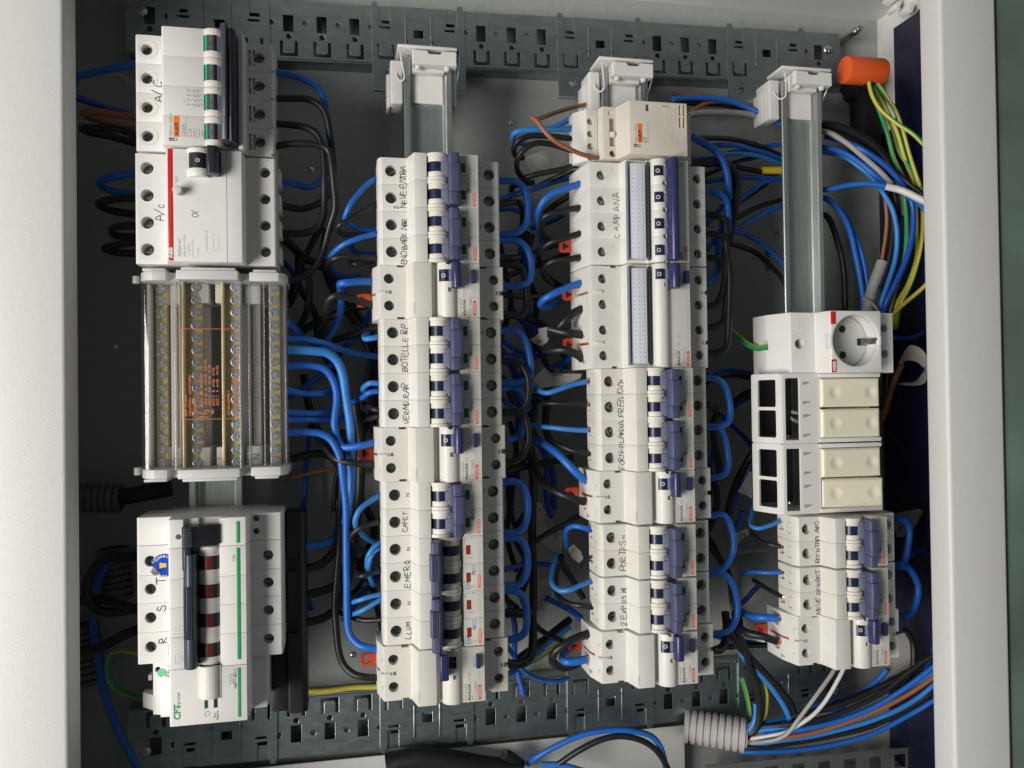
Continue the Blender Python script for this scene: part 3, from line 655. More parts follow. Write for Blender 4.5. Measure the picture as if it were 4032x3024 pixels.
# ---------------------------------------------------------------- residual-current switches
def cover_arc(cu, cw, r, a0=188, a1=22, n=10): return arc(cu, cw, r, a0, a1, n)
RCC = [(-46.5, 8), (-46.5, 30), (-42.6, 46), (-24.6, 46), (-21.4, 60.5), (-9.4, 60.5), (-8.6, 56), (-5.6, 55)] + cover_arc(1.6, 56, 7.0, 184, 36) + [(8.2, 60), (22.5, 60), (23.6, 46), (40.7, 46), (41.6, 43), (41.6, 16), (31, 12), (31, 1.2), (-31, 1.2), (-31, 8)]
def rcc_body():
    H = []; B = []; U = []
    for v in (-9, 9):
        H += [(-36.3, v, 46, 3.4, 9.5), (34.6, v, 46, 3.4, 9.5)]; U += [(-45, v, 22.5, 4.2, 2.9, 14)]
    for s in (-1, 1):
        a, b = sorted((s * 16.6, s * 18.5))
        B += [(-31, -26, a, b, 40, 47), (25.0, 29.6, a, b, 40, 47)]
        H += [(1.6, s * 18.2, 62.5, 1.9, 5)] if s > 0 else []
    B += [(-4.4, 3.4, 5.4, 13.4, 52, 66), (-47, -40, -1.2, .4, 12, 37), (38.0, 42.5, -1.6, 1.6, 36, 47), (35.8, 37.4, -1.3, 1.3, 44, 47), (1.0, 3.6, -1.4, 1.4, 60, 66), (-36.5, -34.4, -1.2, 1.2, 44, 47)]
    return body_mesh(RCC, [(-18, 18)], H, B, U, bev=0.3)
def grip(u0, u1, v0, v1, w0, w1):
    c = (u0 + u1) / 2; r = (u1 - u0) / 2
    return pr([(u0, w0)] + arc(c, w1 - r, r, 180, 0, 8) + [(u1, w0)], v0, v1, .3)
def tab_mesh():
    return plate([rect(-6, 4, -4.5, 4.5, 2.2), [(-3.6, -2.6), (-1.2, -2.6), (-1.2, -1.2), (1.0, -1.2), (1.0, 1.2), (-1.2, 1.2), (-1.2, 2.6), (-3.6, 2.6)]], 1.8, .15)
def rcc_common(t, half, nh, left, tabs, clips):
    for v in nh:
        screw(t, -36.3 if left is None else left, v, 39.6, 3.1); screw(t, 34.6, v, 39.6, 3.1)
        part('number_ring', emboss_ring(2.6, .35), 'white', t, ((-36.3 if left is None else left) + 8.2, v - .5, 46))
        part('side_mark', strokes([[(0, -2.4), (0, 1.2), (3.2, 1.2)]], .35, 'lmark'), 'print_faint', t, (-43.85, v - 1.5, 41.6), rot=(0, -math.atan2(16, 3.9), 0))
    for v in tabs: part('release_tab', cached('tab', tab_mesh), 'red_tab', t, (-51, v, 8.2), label='orange-red release tab sticking out of the side')
    for v in clips:
        part('clip', bx(-44.6, -38.2, v - .9, v + .9, 43.4, 47.0, .25), 'cool_white', t); part('tab_slide', bx(-45.2, -41.4, v - .5, v + .7, 12.5, 36.5), 'red_tab', t)
def side_letter(t, ch, u, v, w, ang, seed, size=3.0):
    o = scribble(ch, u, v, w, t, size, seed=seed); o.rotation_euler = (Matrix.Rotation(-ang, 3, 'Y') @ Matrix.Rotation(math.pi / 2, 3, 'Z')).to_euler()
def rccb(col, vc, label, on=False, pen=None):
    t = thing('residual_current_switch', label, 'RCD switch', (COLU[col], vc, 0), 'two-pole residual current switches')
    part('body', cached('rcc_body', rcc_body), 'white', t)
    rcc_common(t, 18, (9, -9), None, (-1.5,), (-.4,))
    part('toggle_core', cy((0.4, 5.5, 55.4), 'v', 5.6, 7.8, 26), 'navy', t)
    if on:
        part('handle', pr([(-8.6, 67), (-8.6, 71.5), (-7.4, 72.6), (-3.4, 72.4), (-2.4, 71), (-1.2, 58), (-4, 56)], 1.2, 17.4, .4), 'blue_grip', t)
        flat(1.4, 3.2, 9.3, 9.6, 61.2, 'print_white', t)
    else:
        part('handle', grip(3.4, 9.6, 0.8, 17.5, 56, 69.0), 'blue_grip', t); part('handle_link', bx(2.0, 3.6, 5.5, 13.2, 56, 63, .2), 'lavender', t)
        part('off_mark', ring2d(1.35, .45), 'print_white', t, (-1.6, 9.4, 60.86), rot=(0, -0.33, 0))
    part('test_button', bx(16.4, 19.4, 4.2, 13.4, 59.5, 63.0, .7), 'blue_grip', t)
    text('Registre test', 1.0, 15.6, 4.6, 60 + EPS, 'print_blue', t)
    text('GW D4456', 1.75, 10.6, -17, 60 + EPS, 'print_grey', t); text('40A/0,03A', 1.85, 13.0, -17, 60 + EPS, 'print_black', t, bold=.06); text('AC', 1.7, 13.0, -1.2, 60 + EPS, 'print_grey', t); part('print', frame2d(11.4, 13.2, -4.8, -2.2), 'print_grey', t, (0, 0, 60 + EPS))
    text('230V~', 1.0, 14.6, -17, 60 + EPS, 'print_grey', t); text('63', 0.9, 16.8, -17, 60 + EPS, 'print_grey', t)
    part('print', frame2d(15.6, 17.2, -14.6, -9.2), 'print_grey', t, (0, 0, 60 + EPS)); part('print', frame2d(15.6, 17.2, -9.0, -4.4), 'print_grey', t, (0, 0, 60 + EPS)); text('6000', .9, 16.9, -8.4, 60 + EPS, 'print_grey', t)
    logo(t, 18.0, -17, 60.05, 10, 2.0, 'red_print'); part('print', dots(18.9, -5.4, 3.2, 13, .2), 'print_grey', t, (0, 0, 60 + EPS))
    if on: text('IDP NA', 1.6, 10.8, 9.6, 60 + EPS, 'print_grey', t)
    if pen: side_letter(t, pen[0], -46.0, pen[1], 33, math.atan2(16, 3.9), 80 + ord(pen[0]), 3.4)
    part('moulded_code', text_mesh('V128490', 1.5, 1, 0), 'print_faint', t, (-20.0, -16, 60.5 + EPS), rotw=math.pi / 2)
    return t
rccb(2, v2(4), 'white residual current switch reading 40A/0,03A between END BARR and BOTELLE breakers')
rccb(2, v2(10), 'white residual current switch reading 40A/0,03A between VERMU and CAFET breakers')
rccb(2, -183.6, 'residual current switch with its handle on, at the bottom of the second column', on=True)
rccb(3, -63.8 + 9 - 18, 'white residual current switch between FORN PLANXA and PORTES breakers', pen=('T', -16))
rccb(3, -175.6 + 9 - 18, 'white residual current switch at the bottom of the third column', pen=('S', -15))
rccb(4, -175.0 + 9 - 18, 'white residual current switch at the bottom of the rightmost column', pen=('T', -16))

# ---------------------------------------------------------------- four-pole devices of the third column
R4 = [(-50, 6), (-50, 16), (-46.2, 46), (-24.4, 46), (-22.8, 54.5), (-8.6, 54.5), (-7.4, 55.5), (-5.2, 55)] + cover_arc(0.6, 56, 6.4, 186, 40) + [(7.4, 58.6), (21.8, 58.6), (22.8, 46), (40.2, 46), (41.2, 43), (41.2, 16), (31, 12), (31, 1.2), (-31, 1.2), (-31, 6)]
def card_dots(n):
    bm = bmesh.new()
    for u in (-18.6, -15, -11.4):
        for k in range(n): bmesh.ops.create_circle(bm, cap_ends=True, segments=6, radius=.36, matrix=Matrix.Translation((u, 31.5 - k * 63 / (n - 1), 0)))
    return fin(bm)
def label_holder(t):
    part('label_card', bx(-20.6, -9.6, -33, 33, 56.0, 57.0, .1), 'card', t); part('card_print', cached('cdots', lambda: card_dots(22)), 'card_dot', t, (0, 0, 57.06))
    def shell():
        bm = bmesh.new(); prism_bm(bm, [(-22.6, 54.7), (-22.6, 58.6), (-22.0, 59.4), (-8.8, 59.4), (-8.0, 58.6), (-8.0, 55.2), (-8.5, 55.2), (-8.5, 58.4), (-9.0, 58.9), (-21.8, 58.9), (-22.1, 58.4), (-22.1, 54.7)], -34.4, 34.4, 0); 
        for s in (-1, 1): box_bm(bm, -22.0, -8.6, *sorted((s * 34.3, s * 33.8)), 55, 58.8)
        return fin(bm, 30)
    part('clear_cover', cached('holder_shell', shell), 'cover_tint', t)
    part('hinge_edge', bx(-23.0, -22.65, -34.4, 34.4, 54.7, 58.8), 'lavender', t); part('hinge_edge', bx(-8.0, -7.6, -34.4, 34.4, 55.2, 59.0), 'slate', t)
def four(kind):
    H = []; B = []; U = []
    for v in (27, 9, -9, -27):
        H += [(-37.8, v, 46, 3.4, 8.5), (34.2, v, 46, 3.4, 8.5)]; U += [(-47.5, v - 1.5, 25, 4.6, 2.6, 14)]
    if kind == 'mcb':
        for v in (27.6, 9.2, -9.2, -27.6): B += [(-4.2, 3.6, v - 3.7, v + 3.7, 52, 66)]; H += [(2.6, v - 9.0, 62.3, 1.75, 4)]
        B += [(-30, -24.8, v - 1.2, v + 1.2, 45.6, 47) for v in (31, 13, -5, -23)]
    else:
        B += [(-4.2, 3.6, 25.0, 32.4, 52, 66), (1.2, 3.4, 20, 22.6, 60, 66)]
        for s in (-1, 1):
            a, b = sorted((s * 34.6, s * 36.5)); B += [(-32, -27.5, a, b, 40, 47), (24.2, 28.4, a, b, 40, 47)]
        for v in (18, -18): B += [(-51, -41, v - 1.0, v + .9, 14, 40), (38.6, 42, v - 1.4, v + 1.4, 36, 47), (36.2, 37.6, v - 1.2, v + 1.2, 44, 47)]
    vs = [(-36, -18), (-18, 0), (0, 18), (18, 36)] if kind == 'mcb' else [(-36, 36)]
    return body_mesh(R4, vs, H, B, U, bev=0.3)
t = thing('four_pole_breaker', 'four-pole breaker handwritten CAMPANA with a clear label holder, below the contactor', 'circuit breaker', (150, 126.0, 0), 'four-pole devices of the third column')
part('body', four('mcb'), 'white', t); label_holder(t)
for v in (27, 9, -9, -27):
    screw(t, -37.8, v, 41.0, 3.1, 'slot', ang=.9); screw(t, 34.2, v, 40.6, 3.1, 'slot', ang=1.5)
for v in (27.6, 9.2, -9.2, -27.6):
    part('toggle_core', cy((0.0, v - 3.65, 55.4), 'v', 5.5, 7.3, 26), 'navy', t); part('off_mark', ring2d(1.4, .45), 'print_white', t, (-1.6, v, 60.86), rot=(0, -0.29, 0)); part('handle_link', bx(3.0, 4.8, v - 3.2, v + 3.0, 56, 62, .2), 'lavender', t)
part('handle', grip(4.6, 11.6, -35.0, 35.4, 56, 69.0), 'blue_grip', t)
part('print', dots(19.6, -18, 32, 60, .2), 'print_grey', t, (0, 0, 58.6 + EPS)); logo(t, 18.4, -34.5, 58.65, 10, 2.0, 'red_print'); text('C20', 2.0, 14.2, -34, 58.6 + EPS, 'print_black', t); text('400V', 1.0, 14.0, -26, 58.6 + EPS, 'print_grey', t)
part('print', frame2d(16.0, 17.6, -34.4, -32.4, .3), 'print_black', t, (0, 0, 58.6 + EPS)); flat(14.8, 17.0, -33.4, -28.4, 58.62, 'print_grey', t)
for k in range(4): part('print', strokes([[(13.6, 0), (14.8, .8), (15.6, 0), (16.6, .8), (17.6, 0), (18.4, .6)]], .22, 'zig'), 'print_grey', t, (0, 31.4 + k * .9, 58.6 + EPS))
scribble('CAMPANA', -25.0, -17, 46 + EPS, t, 4.0, 1.18, seed=31, lw=.42)
t = thing('four_pole_residual_switch', 'four-pole residual current switch reading 40A/0,3A, pen letters T S R', 'RCD switch', (150, 53.1, 0), 'four-pole devices of the third column')
part('body', four('rcd'), 'white', t); label_holder(t)
rcc_common(t, 36, (27, 9, -9, -27), -37.8, (20.5, -17.0), (18.0, -18.0))
part('release_tab', cached('tab', tab_mesh), 'red_tab', t, (-53, 56, 8.4)); 
part('toggle_core', cy((0.0, 25.05, 55.4), 'v', 5.5, 7.3, 26), 'navy', t); part('off_mark', ring2d(1.4, .45), 'print_white', t, (-1.6, 28.7, 60.86), rot=(0, -0.29, 0)); part('handle_link', bx(3.0, 4.8, 25.4, 32, 56, 62, .2), 'lavender', t)
part('handle', grip(4.6, 11.6, 18.6, 35.6, 56, 69.0), 'blue_grip', t); part('test_button', bx(17.2, 20.2, 22.2, 31.2, 58, 62, .6), 'blue_grip', t); text('Registre test', 1.0, 16.6, 22.6, 58.6 + EPS, 'print_blue', t)
text('GW D4433', 1.75, 11.2, -35, 58.6 + EPS, 'print_grey', t); text('40A/0,3A', 2.0, 13.6, -35, 58.6 + EPS, 'print_black', t, bold=.06); text('AC', 1.7, 13.4, -16, 58.6 + EPS, 'print_grey', t); part('print', frame2d(11.6, 13.4, -21, -18), 'print_grey', t, (0, 0, 58.6 + EPS)); text('400V', 1.0, 15.0, -35, 58.6 + EPS, 'print_grey', t)
part('print', frame2d(15.8, 17.4, -33, -27.6), 'print_grey', t, (0, 0, 58.6 + EPS)); part('print', frame2d(15.8, 17.4, -27.2, -22.4), 'print_grey', t, (0, 0, 58.6 + EPS)); logo(t, 18.6, -35, 58.65, 10.4, 2.0, 'red_print'); part('print', dots(19.6, -23, 20, 52, .2), 'print_grey', t, (0, 0, 58.6 + EPS))
def side_letter(t, ch, u, v, w, ang, seed, size=3.0):
    o = scribble(ch, u, v, w, t, size, seed=seed); o.rotation_euler = (Matrix.Rotation(-ang, 3, 'Y') @ Matrix.Rotation(math.pi / 2, 3, 'Z')).to_euler()
for s, v in (('T', 4.5), ('S', -14.0), ('R', -32.0)): side_letter(t, s, -48.2, v, 32.5, math.atan2(30, 3.8), 40 + int(v))
# ---------------------------------------------------------------- contactor above CAMPANA
t = thing('contactor', 'beige contactor with a small orange label at the top of the third column', 'contactor', (150, 182.8, 0))
P = [(-46, 8), (-46, 30), (-37, 46), (-26.5, 46), (-21.8, 61), (20.6, 61), (21.4, 42), (31.4, 41), (31.4, 12), (-31, 1.2), (-31, 8)]
P = [(-38, 1.2), (-38, 40), (-36.5, 47), (-26.5, 47), (-21.8, 61.5), (20.6, 61.5), (21.6, 44), (31.4, 43), (31.8, 40), (31.8, 12), (28, 1.2)]
part('body', body_mesh(P, [(-18.6, 18.6)], [(-29.4, -14.6, 47, 2.4, 7)], [(-31.6, -27.4, -9.5, 10.2, 43, 48), (-32.4, -29.0, 12.6, 15.4, 46.2, 48), (-10, -7.0, 11.6, 16.4, 57, 63)] + [(u, u + 1.9, v, v + 7.4, 58, 63) for u in (14.4, 17.4) for v in (1.2, 9.6)], (), .5), 'beige', t)
part('terminal_block', body_mesh([(-53.5, 20), (-53.5, 30), (-46.5, 40.5), (-38.2, 40.5), (-38.2, 14), (-50, 14)], [(-18.4, 18.4)], [(-43.6, v, 40.5, 2.45, 6) for v in (9.6 - .2, .6, -8.2, -16.2 + .4)], [], [(-52, v, 25, 3.2, 3.0, 10) for v in (9.4, .6, -8.2, -15.6)], .4), 'white', t)
for v in (9.4, .6, -8.2, -15.8): screw(t, -43.6, v, 37.2, 2.2, 'cross', 'brass')
screw(t, -29.4, -14.6, 42.6, 2.2, 'slot'); part('slider', bx(-31.2, -27.8, -3.0, .6, 43, 48.6, .4), 'cool_white', t)
for u in (14.4, 17.4):
    for v in (1.2, 9.6): part('vent_glint', bx(u + 1.15, u + 1.8, v + .3, v + 7.1, 58.2, 60.6), 'brass', t)
text('MERLIN GERIN', 1.55, -16.6, -10.6, 61.5 + EPS, 'print_grey', t, .95, .02); o = flat(-16.0, -12.8, -10.6, 2.8, 61.55, 'multi_orange', t, 'print'); part('lettering', text_mesh('multi9', 2.4, .92, .08), 'print_black', o, (-13.5, -9.8, .06), rotw=math.pi / 2)
text('CT', 2.3, -9.6, -10.6, 61.5 + EPS, 'print_black', t, 1, .03); part('print', strokes([[(-8.6, -10.6), (-8.6, 3.0)]], .2, 'ctl'), 'print_black', t, (0, 0, 61.5 + EPS))
part('print', frame2d(-19.0, -16.4, -13.8, -11.6, .35), 'print_black', t, (0, 0, 61.5 + EPS)); part('print', ring2d(1.1, .35), 'print_black', t, (-15.0, -12.8, 61.5 + EPS)); text('M', 1.5, -17.0, -13.5, 61.5 + EPS, 'print_black', t, 1, .05)
text('Ie  25A', 2.0, 10.4, -11, 61.5 + EPS, 'print_faint', t); text('400V~', 1.6, 13.6, -11, 61.5 + EPS, 'print_faint', t); text('15962', 1.6, 19.6, -11, 61.5 + EPS, 'print_faint', t)
for k in range(3): part('print', strokes([[(6 + k * 3, 2), (6 + k * 3, 15)], [(5.2 + k * 3, 7), (6.8 + k * 3, 9)]], .16, ('ctd', k)), 'print_faint', t, (0, 0, 61.5 + EPS))
text('1  3  5  7', 1.5, -33.8, -13, 47 + EPS, 'print_faint', t)
part('stain', cached('stain', lambda: plate([[(0, 0), (3, .6), (5.2, -.2), (6.4, 1.0), (5, 2.0), (2.6, 1.7), (.6, 2.2)]], .04)), 'brass', t, (1.2, 14.6, 61.53))

# ---------------------------------------------------------------- leftmost column: four-pole breaker
t = thing('four_pole_breaker', 'white four-pole breaker with an orange label at the top of the leftmost column', 'circuit breaker', (-150, 193.2, 0), 'four-pole devices of the leftmost column')
P = [(-42.8, 14), (-42.8, 44.6), (-41.6, 46), (-25.4, 46), (-24.2, 60), (-23.2, 61), (0.6, 61), (0.6, 52), (20.8, 52), (20.8, 60.5), (23.6, 60.5), (24.4, 44), (40.2, 44), (41, 43), (41, 14), (31, 12), (31, 1.2), (-31, 1.2), (-31, 12)]
H = []; B = []
for v in (27.4, 9.2, -9.2, -27.4):
    H += [(-36.0, v, 46, 3.55, 8), (32.0, v, 44, 3.5, 8)]; B += [(25.4 + k * 2.5, 26.9 + k * 2.5, v - 5.2, v + 5.2, 40.5, 45) for k in (0, 1)] + [(39, 42, v - 8.8, v - 7.2, 41, 45)]
part('body', body_mesh(P, [(-36.8, -18.4), (-18.4, 0), (0, 18.4), (18.4, 36.8)], H, B, (), .3), 'white', t)
for v in (27.4, 9.2, -9.2, -27.4):
    screw(t, -36.0, v, 41.0, 3.3, 'cross', 'screw_steel'); screw(t, 32.0, v, 38.6, 3.2)
    part('hole_rim', emboss_ring(5.6, .5), 'white', t, (-35.2, v, 46)); part('hole_rim', emboss_ring(5.2, .5), 'white', t, (31.4, v + .6, 44))
def c60_whites():
    bm = bmesh.new()
    for k in range(4):
        v0 = 36.8 - 18.4 * (k + 1)
        for a, b in ((v0 + .2, v0 + 4.1), (v0 + 14.3, v0 + 18.2)): prism_bm(bm, arc(6.0, 56.5, 7.0, 205, 0, 12) + [(13, 52.1), (0.7, 52.1)], a, b, .25)
    return fin(bm)
part('toggle_drum', c60_whites(), 'drum_white', t)
for m, a0, a1, r in (('off_green', 162, 124, 6.3), ('slate', 124, 108, 6.2), ('steel', 108, 84, 6.1), ('black_plastic', 84, 66, 6.2), ('print_grey', 66, 44, 6.1), ('black_plastic', 44, 10, 6.0)):  # black and grey stripes imitate the metal's reflections in colour, green is real
    for k in range(4):
        v0 = 36.8 - 18.4 * (k + 1); q = part('drum_segment', pr(arc(6.0, 56.5, r, a0, a1, 4) + [(6.0, 56.5)], -5.0, 5.0), m, t, (0, v0 + 9.2, 0))
        if m == 'off_green':
            o = part('lettering', text_mesh('O·OFF', 1.5, 1, .05), 'print_white', q, (1.3, -3.6, 60.25)); o.rotation_euler = (Matrix.Rotation(-.95, 3, 'Y') @ Matrix.Rotation(math.pi / 2, 3, 'Z')).to_euler()
part('handle', pr([(11.6, 58), (11.4, 70), (12.6, 73.4), (15.4, 74.2), (16.6, 72), (16.6, 58)], -35.6, 36.0, .5), 'slate', t); part('handle_back', pr([(16.65, 58), (16.65, 72.6), (18.4, 73.2), (20.4, 70.5), (20.4, 58)], -36.2, 33.6, .4), 'black_plastic', t)
part('handle_ridge', pr([(13.2, 73.4), (13.6, 74.6), (15.2, 75.0), (16.0, 74.0)], -22, 22, .3), 'slate', t)
text('MERLIN GERIN', 1.7, -18.2, -31.6, 61 + EPS, 'print_grey', t, .95, .02); o = flat(-17.4, -14.0, -31.6, -18.6, 61.05, 'multi_orange', t, 'print'); part('lettering', text_mesh('multi9', 2.5, .92, .08), 'print_black', o, (-14.6, -30.8, .06), rotw=math.pi / 2)
text('C60N', 2.4, -10.6, -31.4, 61 + EPS, 'print_grey', t, 1, .05); text('C16', 2.3, -7.0, -31.4, 61 + EPS, 'print_grey', t, 1, .05); part('print', strokes([[(-10.0, -31.6), (-10.0, -19)]], .2, 'c6l'), 'print_grey', t, (0, 0, 61 + EPS)); text('400V~', 1.5, -4.8, -31.4, 61 + EPS, 'print_grey', t)
part('print', frame2d(-4.4, -2.4, -31.4, -26.2), 'print_grey', t, (0, 0, 61 + EPS)); part('print', frame2d(-2.4, -.8, -29.8, -27.8), 'print_grey', t, (0, 0, 61 + EPS)); text('24363', 1.4, .3, -31.6, 61 + EPS, 'print_grey', t)
part('print', frame2d(-20.2, -17.6, -34.2, -32.2, .4), 'print_black', t, (0, 0, 61 + EPS)); part('print', ring2d(1.1, .35), 'print_black', t, (-16.4, -33.2, 61 + EPS)); text('M', 1.4, -18.2, -34.0, 61 + EPS, 'print_black', t, 1, .05)
for k in range(4): part('print', strokes([[(-10, 0), (-5.2, 0)], [(-8.6, -.8), (-8.6, .8)], [(-5.2, -.9), (-5.2, .9)], [(-5.2, 0), (-4.2, -1), (-3.4, 1), (-2.6, -1), (-1.8, 1), (-1.2, 0), (-.6, 0)]], .28, 'c60sym'), 'print_grey', t, (0, -11.2 + k * 2.9, 61 + EPS))
text('1 3 5 7', 1.2, -10.4, -12, 61 + EPS, 'print_grey', t); text('2 4 6 8', 1.2, .2, -12.4, 61 + EPS, 'print_grey', t)
scribble('A/C', -27.0, -5.6, 46 + EPS, t, 5.0, .9, lw=.6, seed=51)

# four-pole residual switch with red stripe
t = thing('four_pole_residual_switch', 'white residual current switch with a red stripe and a round test button', 'RCD switch', (-150, 119.9, 0), 'four-pole devices of the leftmost column')
P = [(-43.4, 14), (-43.4, 45.2), (-42.6, 46), (-24.6, 46), (-22.6, 58.4), (-21.8, 59), (22.2, 59), (23.4, 46), (40.8, 46), (41.8, 45), (41.8, 14), (31, 12), (31, 1.2), (-31, 1.2), (-31, 12)]
H = []
for v in (25.6, 8.4, -8.8, -25.8): H += [(-36.4, v, 46, 3.9, 10), (35.0, v, 46, 3.4, 9)]
part('body', body_mesh(P, [(-35, 35)], H, [(13.0, 13.4, -36, 36, 58.4, 60), (-9, 10, 21.5, 36, 54, 60)], (), .4), 'cool_white', t)
for v in (25.6, 8.4, -8.8, -25.8):
    screw(t, -36.4, v, 37.0, 3.5); screw(t, 35.0, v, 38.4, 3.1); part('side_lug', bx(41.85, 44.2, v - 5.5, v + 4.5, 20, 40, .4), 'cool_white', t)
part('red_stripe', bx(-21.5, -18.6, -34.6, 34.9, 58.6, 59.25, .1), 'red_stripe', t); text('ABB', 2.3, -19.0, -33.0, 59.25 + EPS, 'print_white', t, 1.15, .16)
part('test_knob', cy((-15.0, 8.2, 59), 'w', 2.7, 6.5, 24, bev=.4), 'drum_white', t); text('TEST', 1.5, -15.6, 13.6, 59 + EPS, 'print_grey', t)
part('toggle_cover', pr(arc(-3.2, 56, 7.6, 165, 10, 12) + [(4.2, 54.1), (-9, 54.1)], 32.4, 35.2, .3), 'cool_white', t); part('toggle_cover', pr(arc(-3.2, 56, 7.6, 165, 10, 12) + [(4.2, 54.1), (-9, 54.1)], 17.5, 22.6, .3), 'cool_white', t)
part('toggle_core', cy((-3.2, 22.6, 56), 'v', 6.4, 9.8, 28), 'black_plastic', t); part('off_mark', ring2d(1.2, .4), 'print_white', t, (-3.4, 27.4, 62.48))
part('handle', pr([(2.6, 54.2), (2.6, 68.5), (4.0, 70.4), (8.0, 69.8), (9.4, 67), (9.4, 54.2)], 18.2, 35.0, .6), 'dark_grip', t)
text('FH204 AC', 1.9, -14.0, -32, 59 + EPS, 'print_grey', t, 1, .03); text('40A I∆n= 0,03A', 1.5, -11.4, -32, 59 + EPS, 'print_grey', t); text('Un 230/400V', 1.2, -9.0, -32, 59 + EPS, 'print_faint', t); text('Im=I∆m=1000A', 1.2, -6.8, -32, 59 + EPS, 'print_faint', t); text('2CSF204004R1400', 1.2, 1.6, -28, 59 + EPS, 'print_faint', t); flat(-4.6, -2.4, -32, -20, 59.02, 'print_faint', t) if False else None
part('print', frame2d(5, 8.4, -28, -18), 'print_faint', t, (0, 0, 59 + EPS)); text('Icn 6000', 1.2, -3.6, -32, 59 + EPS, 'print_faint', t)
scribble('A/c', -26.6, -7.6, 46 + EPS, t, 4.4, .9, lw=.5, seed=52); scribble(['alpha'], -3.6, -7.6, 59 + EPS, t, 4.0, lw=.4, seed=53)

# ---------------------------------------------------------------- terminal box with clear covers
t = thing('terminal_box', 'clear-covered distribution terminal box with brass bars, in the leftmost column', 'terminal box', (-150, 15.2, 0))
CP = [(-42, 8), (-43, 30), (-42.4, 38), (-39, 44), (-34, 47), (-25.6, 47), (-25, 41), (-19, 41), (-18.4, 53), (18.6, 53), (19.4, 41), (24, 41), (25, 48.5), (43, 48.5), (46, 46), (47.6, 40), (47.6, 8)]
for s in (1, -1):
    a, b = sorted((s * 59.6, s * 65.4)); part('end_cap', pr(CP, a, b, .6), 'light_grey', t)
    a, b = sorted((s * 47, s * 59.5)); part('end_support', join_boxes([(-34, -24, a, b, 8, 20), (-20, -10, a, b, 8, 26), (-8, -2, a, b, 8, 34), (2, 8, a, b, 8, 34), (20, 30, a, b, 8, 30)], .6), 'light_grey', t)
    a, b = sorted((s * 65.4, s * 67.4)); part('cap_ridge', join_boxes([(-40, -26, a, b, 12, 45.5), (-16, 17, a, b, 12, 51.5), (27, 42, a, b, 12, 47)], .8), 'light_grey', t)
    part('hinge_peg', cy((-45.5, s * 61 - 2.5, 36), 'v', 2.3, 5, 16, bev=.6), 'light_grey', t)
part('base', bx(-41, 45, -59.5, 59.5, 2.2, 8.0, .5), 'box_floor', t); part('base_gap', bx(-4.5, 3.5, -46.8, 46.8, 8.02, 8.6, .2), 'black_plastic', t); part('base_gap', bx(21, 33, -46.8, 46.8, 8.02, 8.6, .2), 'black_plastic', t)
BARS = [(-33.6, 22), (-9.9, 32), (14.6, 34), (38.7, 32)]
VS = [74.2, 65.5, 57.0, 48.9, 41.8, 34.2, 26.4, 19.0, 11.6, 2.6, -6.6, -13.6, -21.5, -30.2, -38.9]
VS = [57.0 - k * 8.14 for k in range(15)]
def bar_mesh(wid, hgt):
    H = [(0, v, 0, 2.2, 30) for v in VS]
    bm = bmesh.new(); box_bm(bm, -wid, wid, -60, 60, -hgt, 0, .3); me = fin(bm); cut = bmesh.new()
    for v in VS: cyl_bm(cut, (-wid - 2, v, -hgt / 2 - 1), 'u', 2.2, wid * 2 + 4, 12)
    return boolean(me, fin(cut))
for i, (u, w) in enumerate(BARS):
    b = part('brass_bar', cached('tbar', lambda: bar_mesh(3.4, 9.0)), 'brass', t, (u, 0, w))
    if i in (1, 2): part('brass_edge', bx(-8.0, -6.6, -60, 60, -9, 6.5, .2), 'brass', b); part('brass_web', bx(-8.0, -3.4, -60, 60, -10, -7, .2), 'brass', b)
    for v in VS:
        part('terminal_screw', cached(('screw', 2.9, 'cross'), lambda: screw_mesh(2.9, 'cross')), 'screw_bright', t, (u + random.uniform(-.15, .15), v + random.uniform(-.3, .3), w + 2.6 + random.uniform(-.5, .5)), rot=(0, 0, random.uniform(0, 3)))
        part('screw_shank', cy((0, 0, -2.2), 'w', 1.6, 3.2, 12), 'screw_bright', t, (u, v, w + 1.2))
for u0, u1, w1 in ((-27.5, -21.5, 24), (24, 29, 24), (-40.6, -38.6, 30)): part('divider', bx(u0, u1, -59.4, 59.4, 8.2, w1, .3), 'light_grey', t)
def shell(prof, th=1.0):
    """open sheet along a profile"""
    bm = bmesh.new(); n = len(prof); vs = []
    for v in (-59.5, 59.5): vs.append([bm.verts.new((p[0], v, p[1])) for p in prof])
    for i in range(n - 1): bm.faces.new((vs[0][i], vs[0][i + 1], vs[1][i + 1], vs[1][i]))
    bmesh.ops.solidify(bm, geom=bm.faces[:], thickness=th); return fin(bm, 35)
part('clear_cover', shell([(-42.4, 12), (-42.6, 37), (-41.9, 39.8), (-40.6, 41.8), (-39.0, 43.1), (-37.6, 43.75), (-36.2, 44.25), (-34.8, 44.65), (-33.2, 44.95), (-30, 45.3), (-25.8, 45.6), (-25.2, 41)]), 'cover_clear', t)
part('clear_cover', shell([(-18.8, 40), (-18.8, 49.8), (-18.1, 51.0), (-16, 51.9), (-13.6, 52.5), (17, 52.6)] + arc(17.2, 51, 1.6, 90, 0, 3) + [(18.8, 40)]), 'cover_clear', t)
part('clear_cover', shell([(24.8, 40), (24.9, 45.6), (25.4, 46.6), (27.4, 47.5), (29.4, 47.9), (33, 47.9), (33.6, 46.4), (34.4, 47.9), (37, 47.9), (37.6, 46.4), (38.4, 47.9), (41, 47.9)] + arc(41, 41.9, 6.0, 85, 0, 6) + [(47.0, 12)]), 'cover_clear', t)
part('cover_rib', bx(-25.4, -18.8, -59.4, 59.4, 40.0, 41.0), 'cover_clear', t); part('cover_rib', bx(19.0, 24.8, -59.4, 59.4, 40.0, 41.0), 'cover_clear', t)
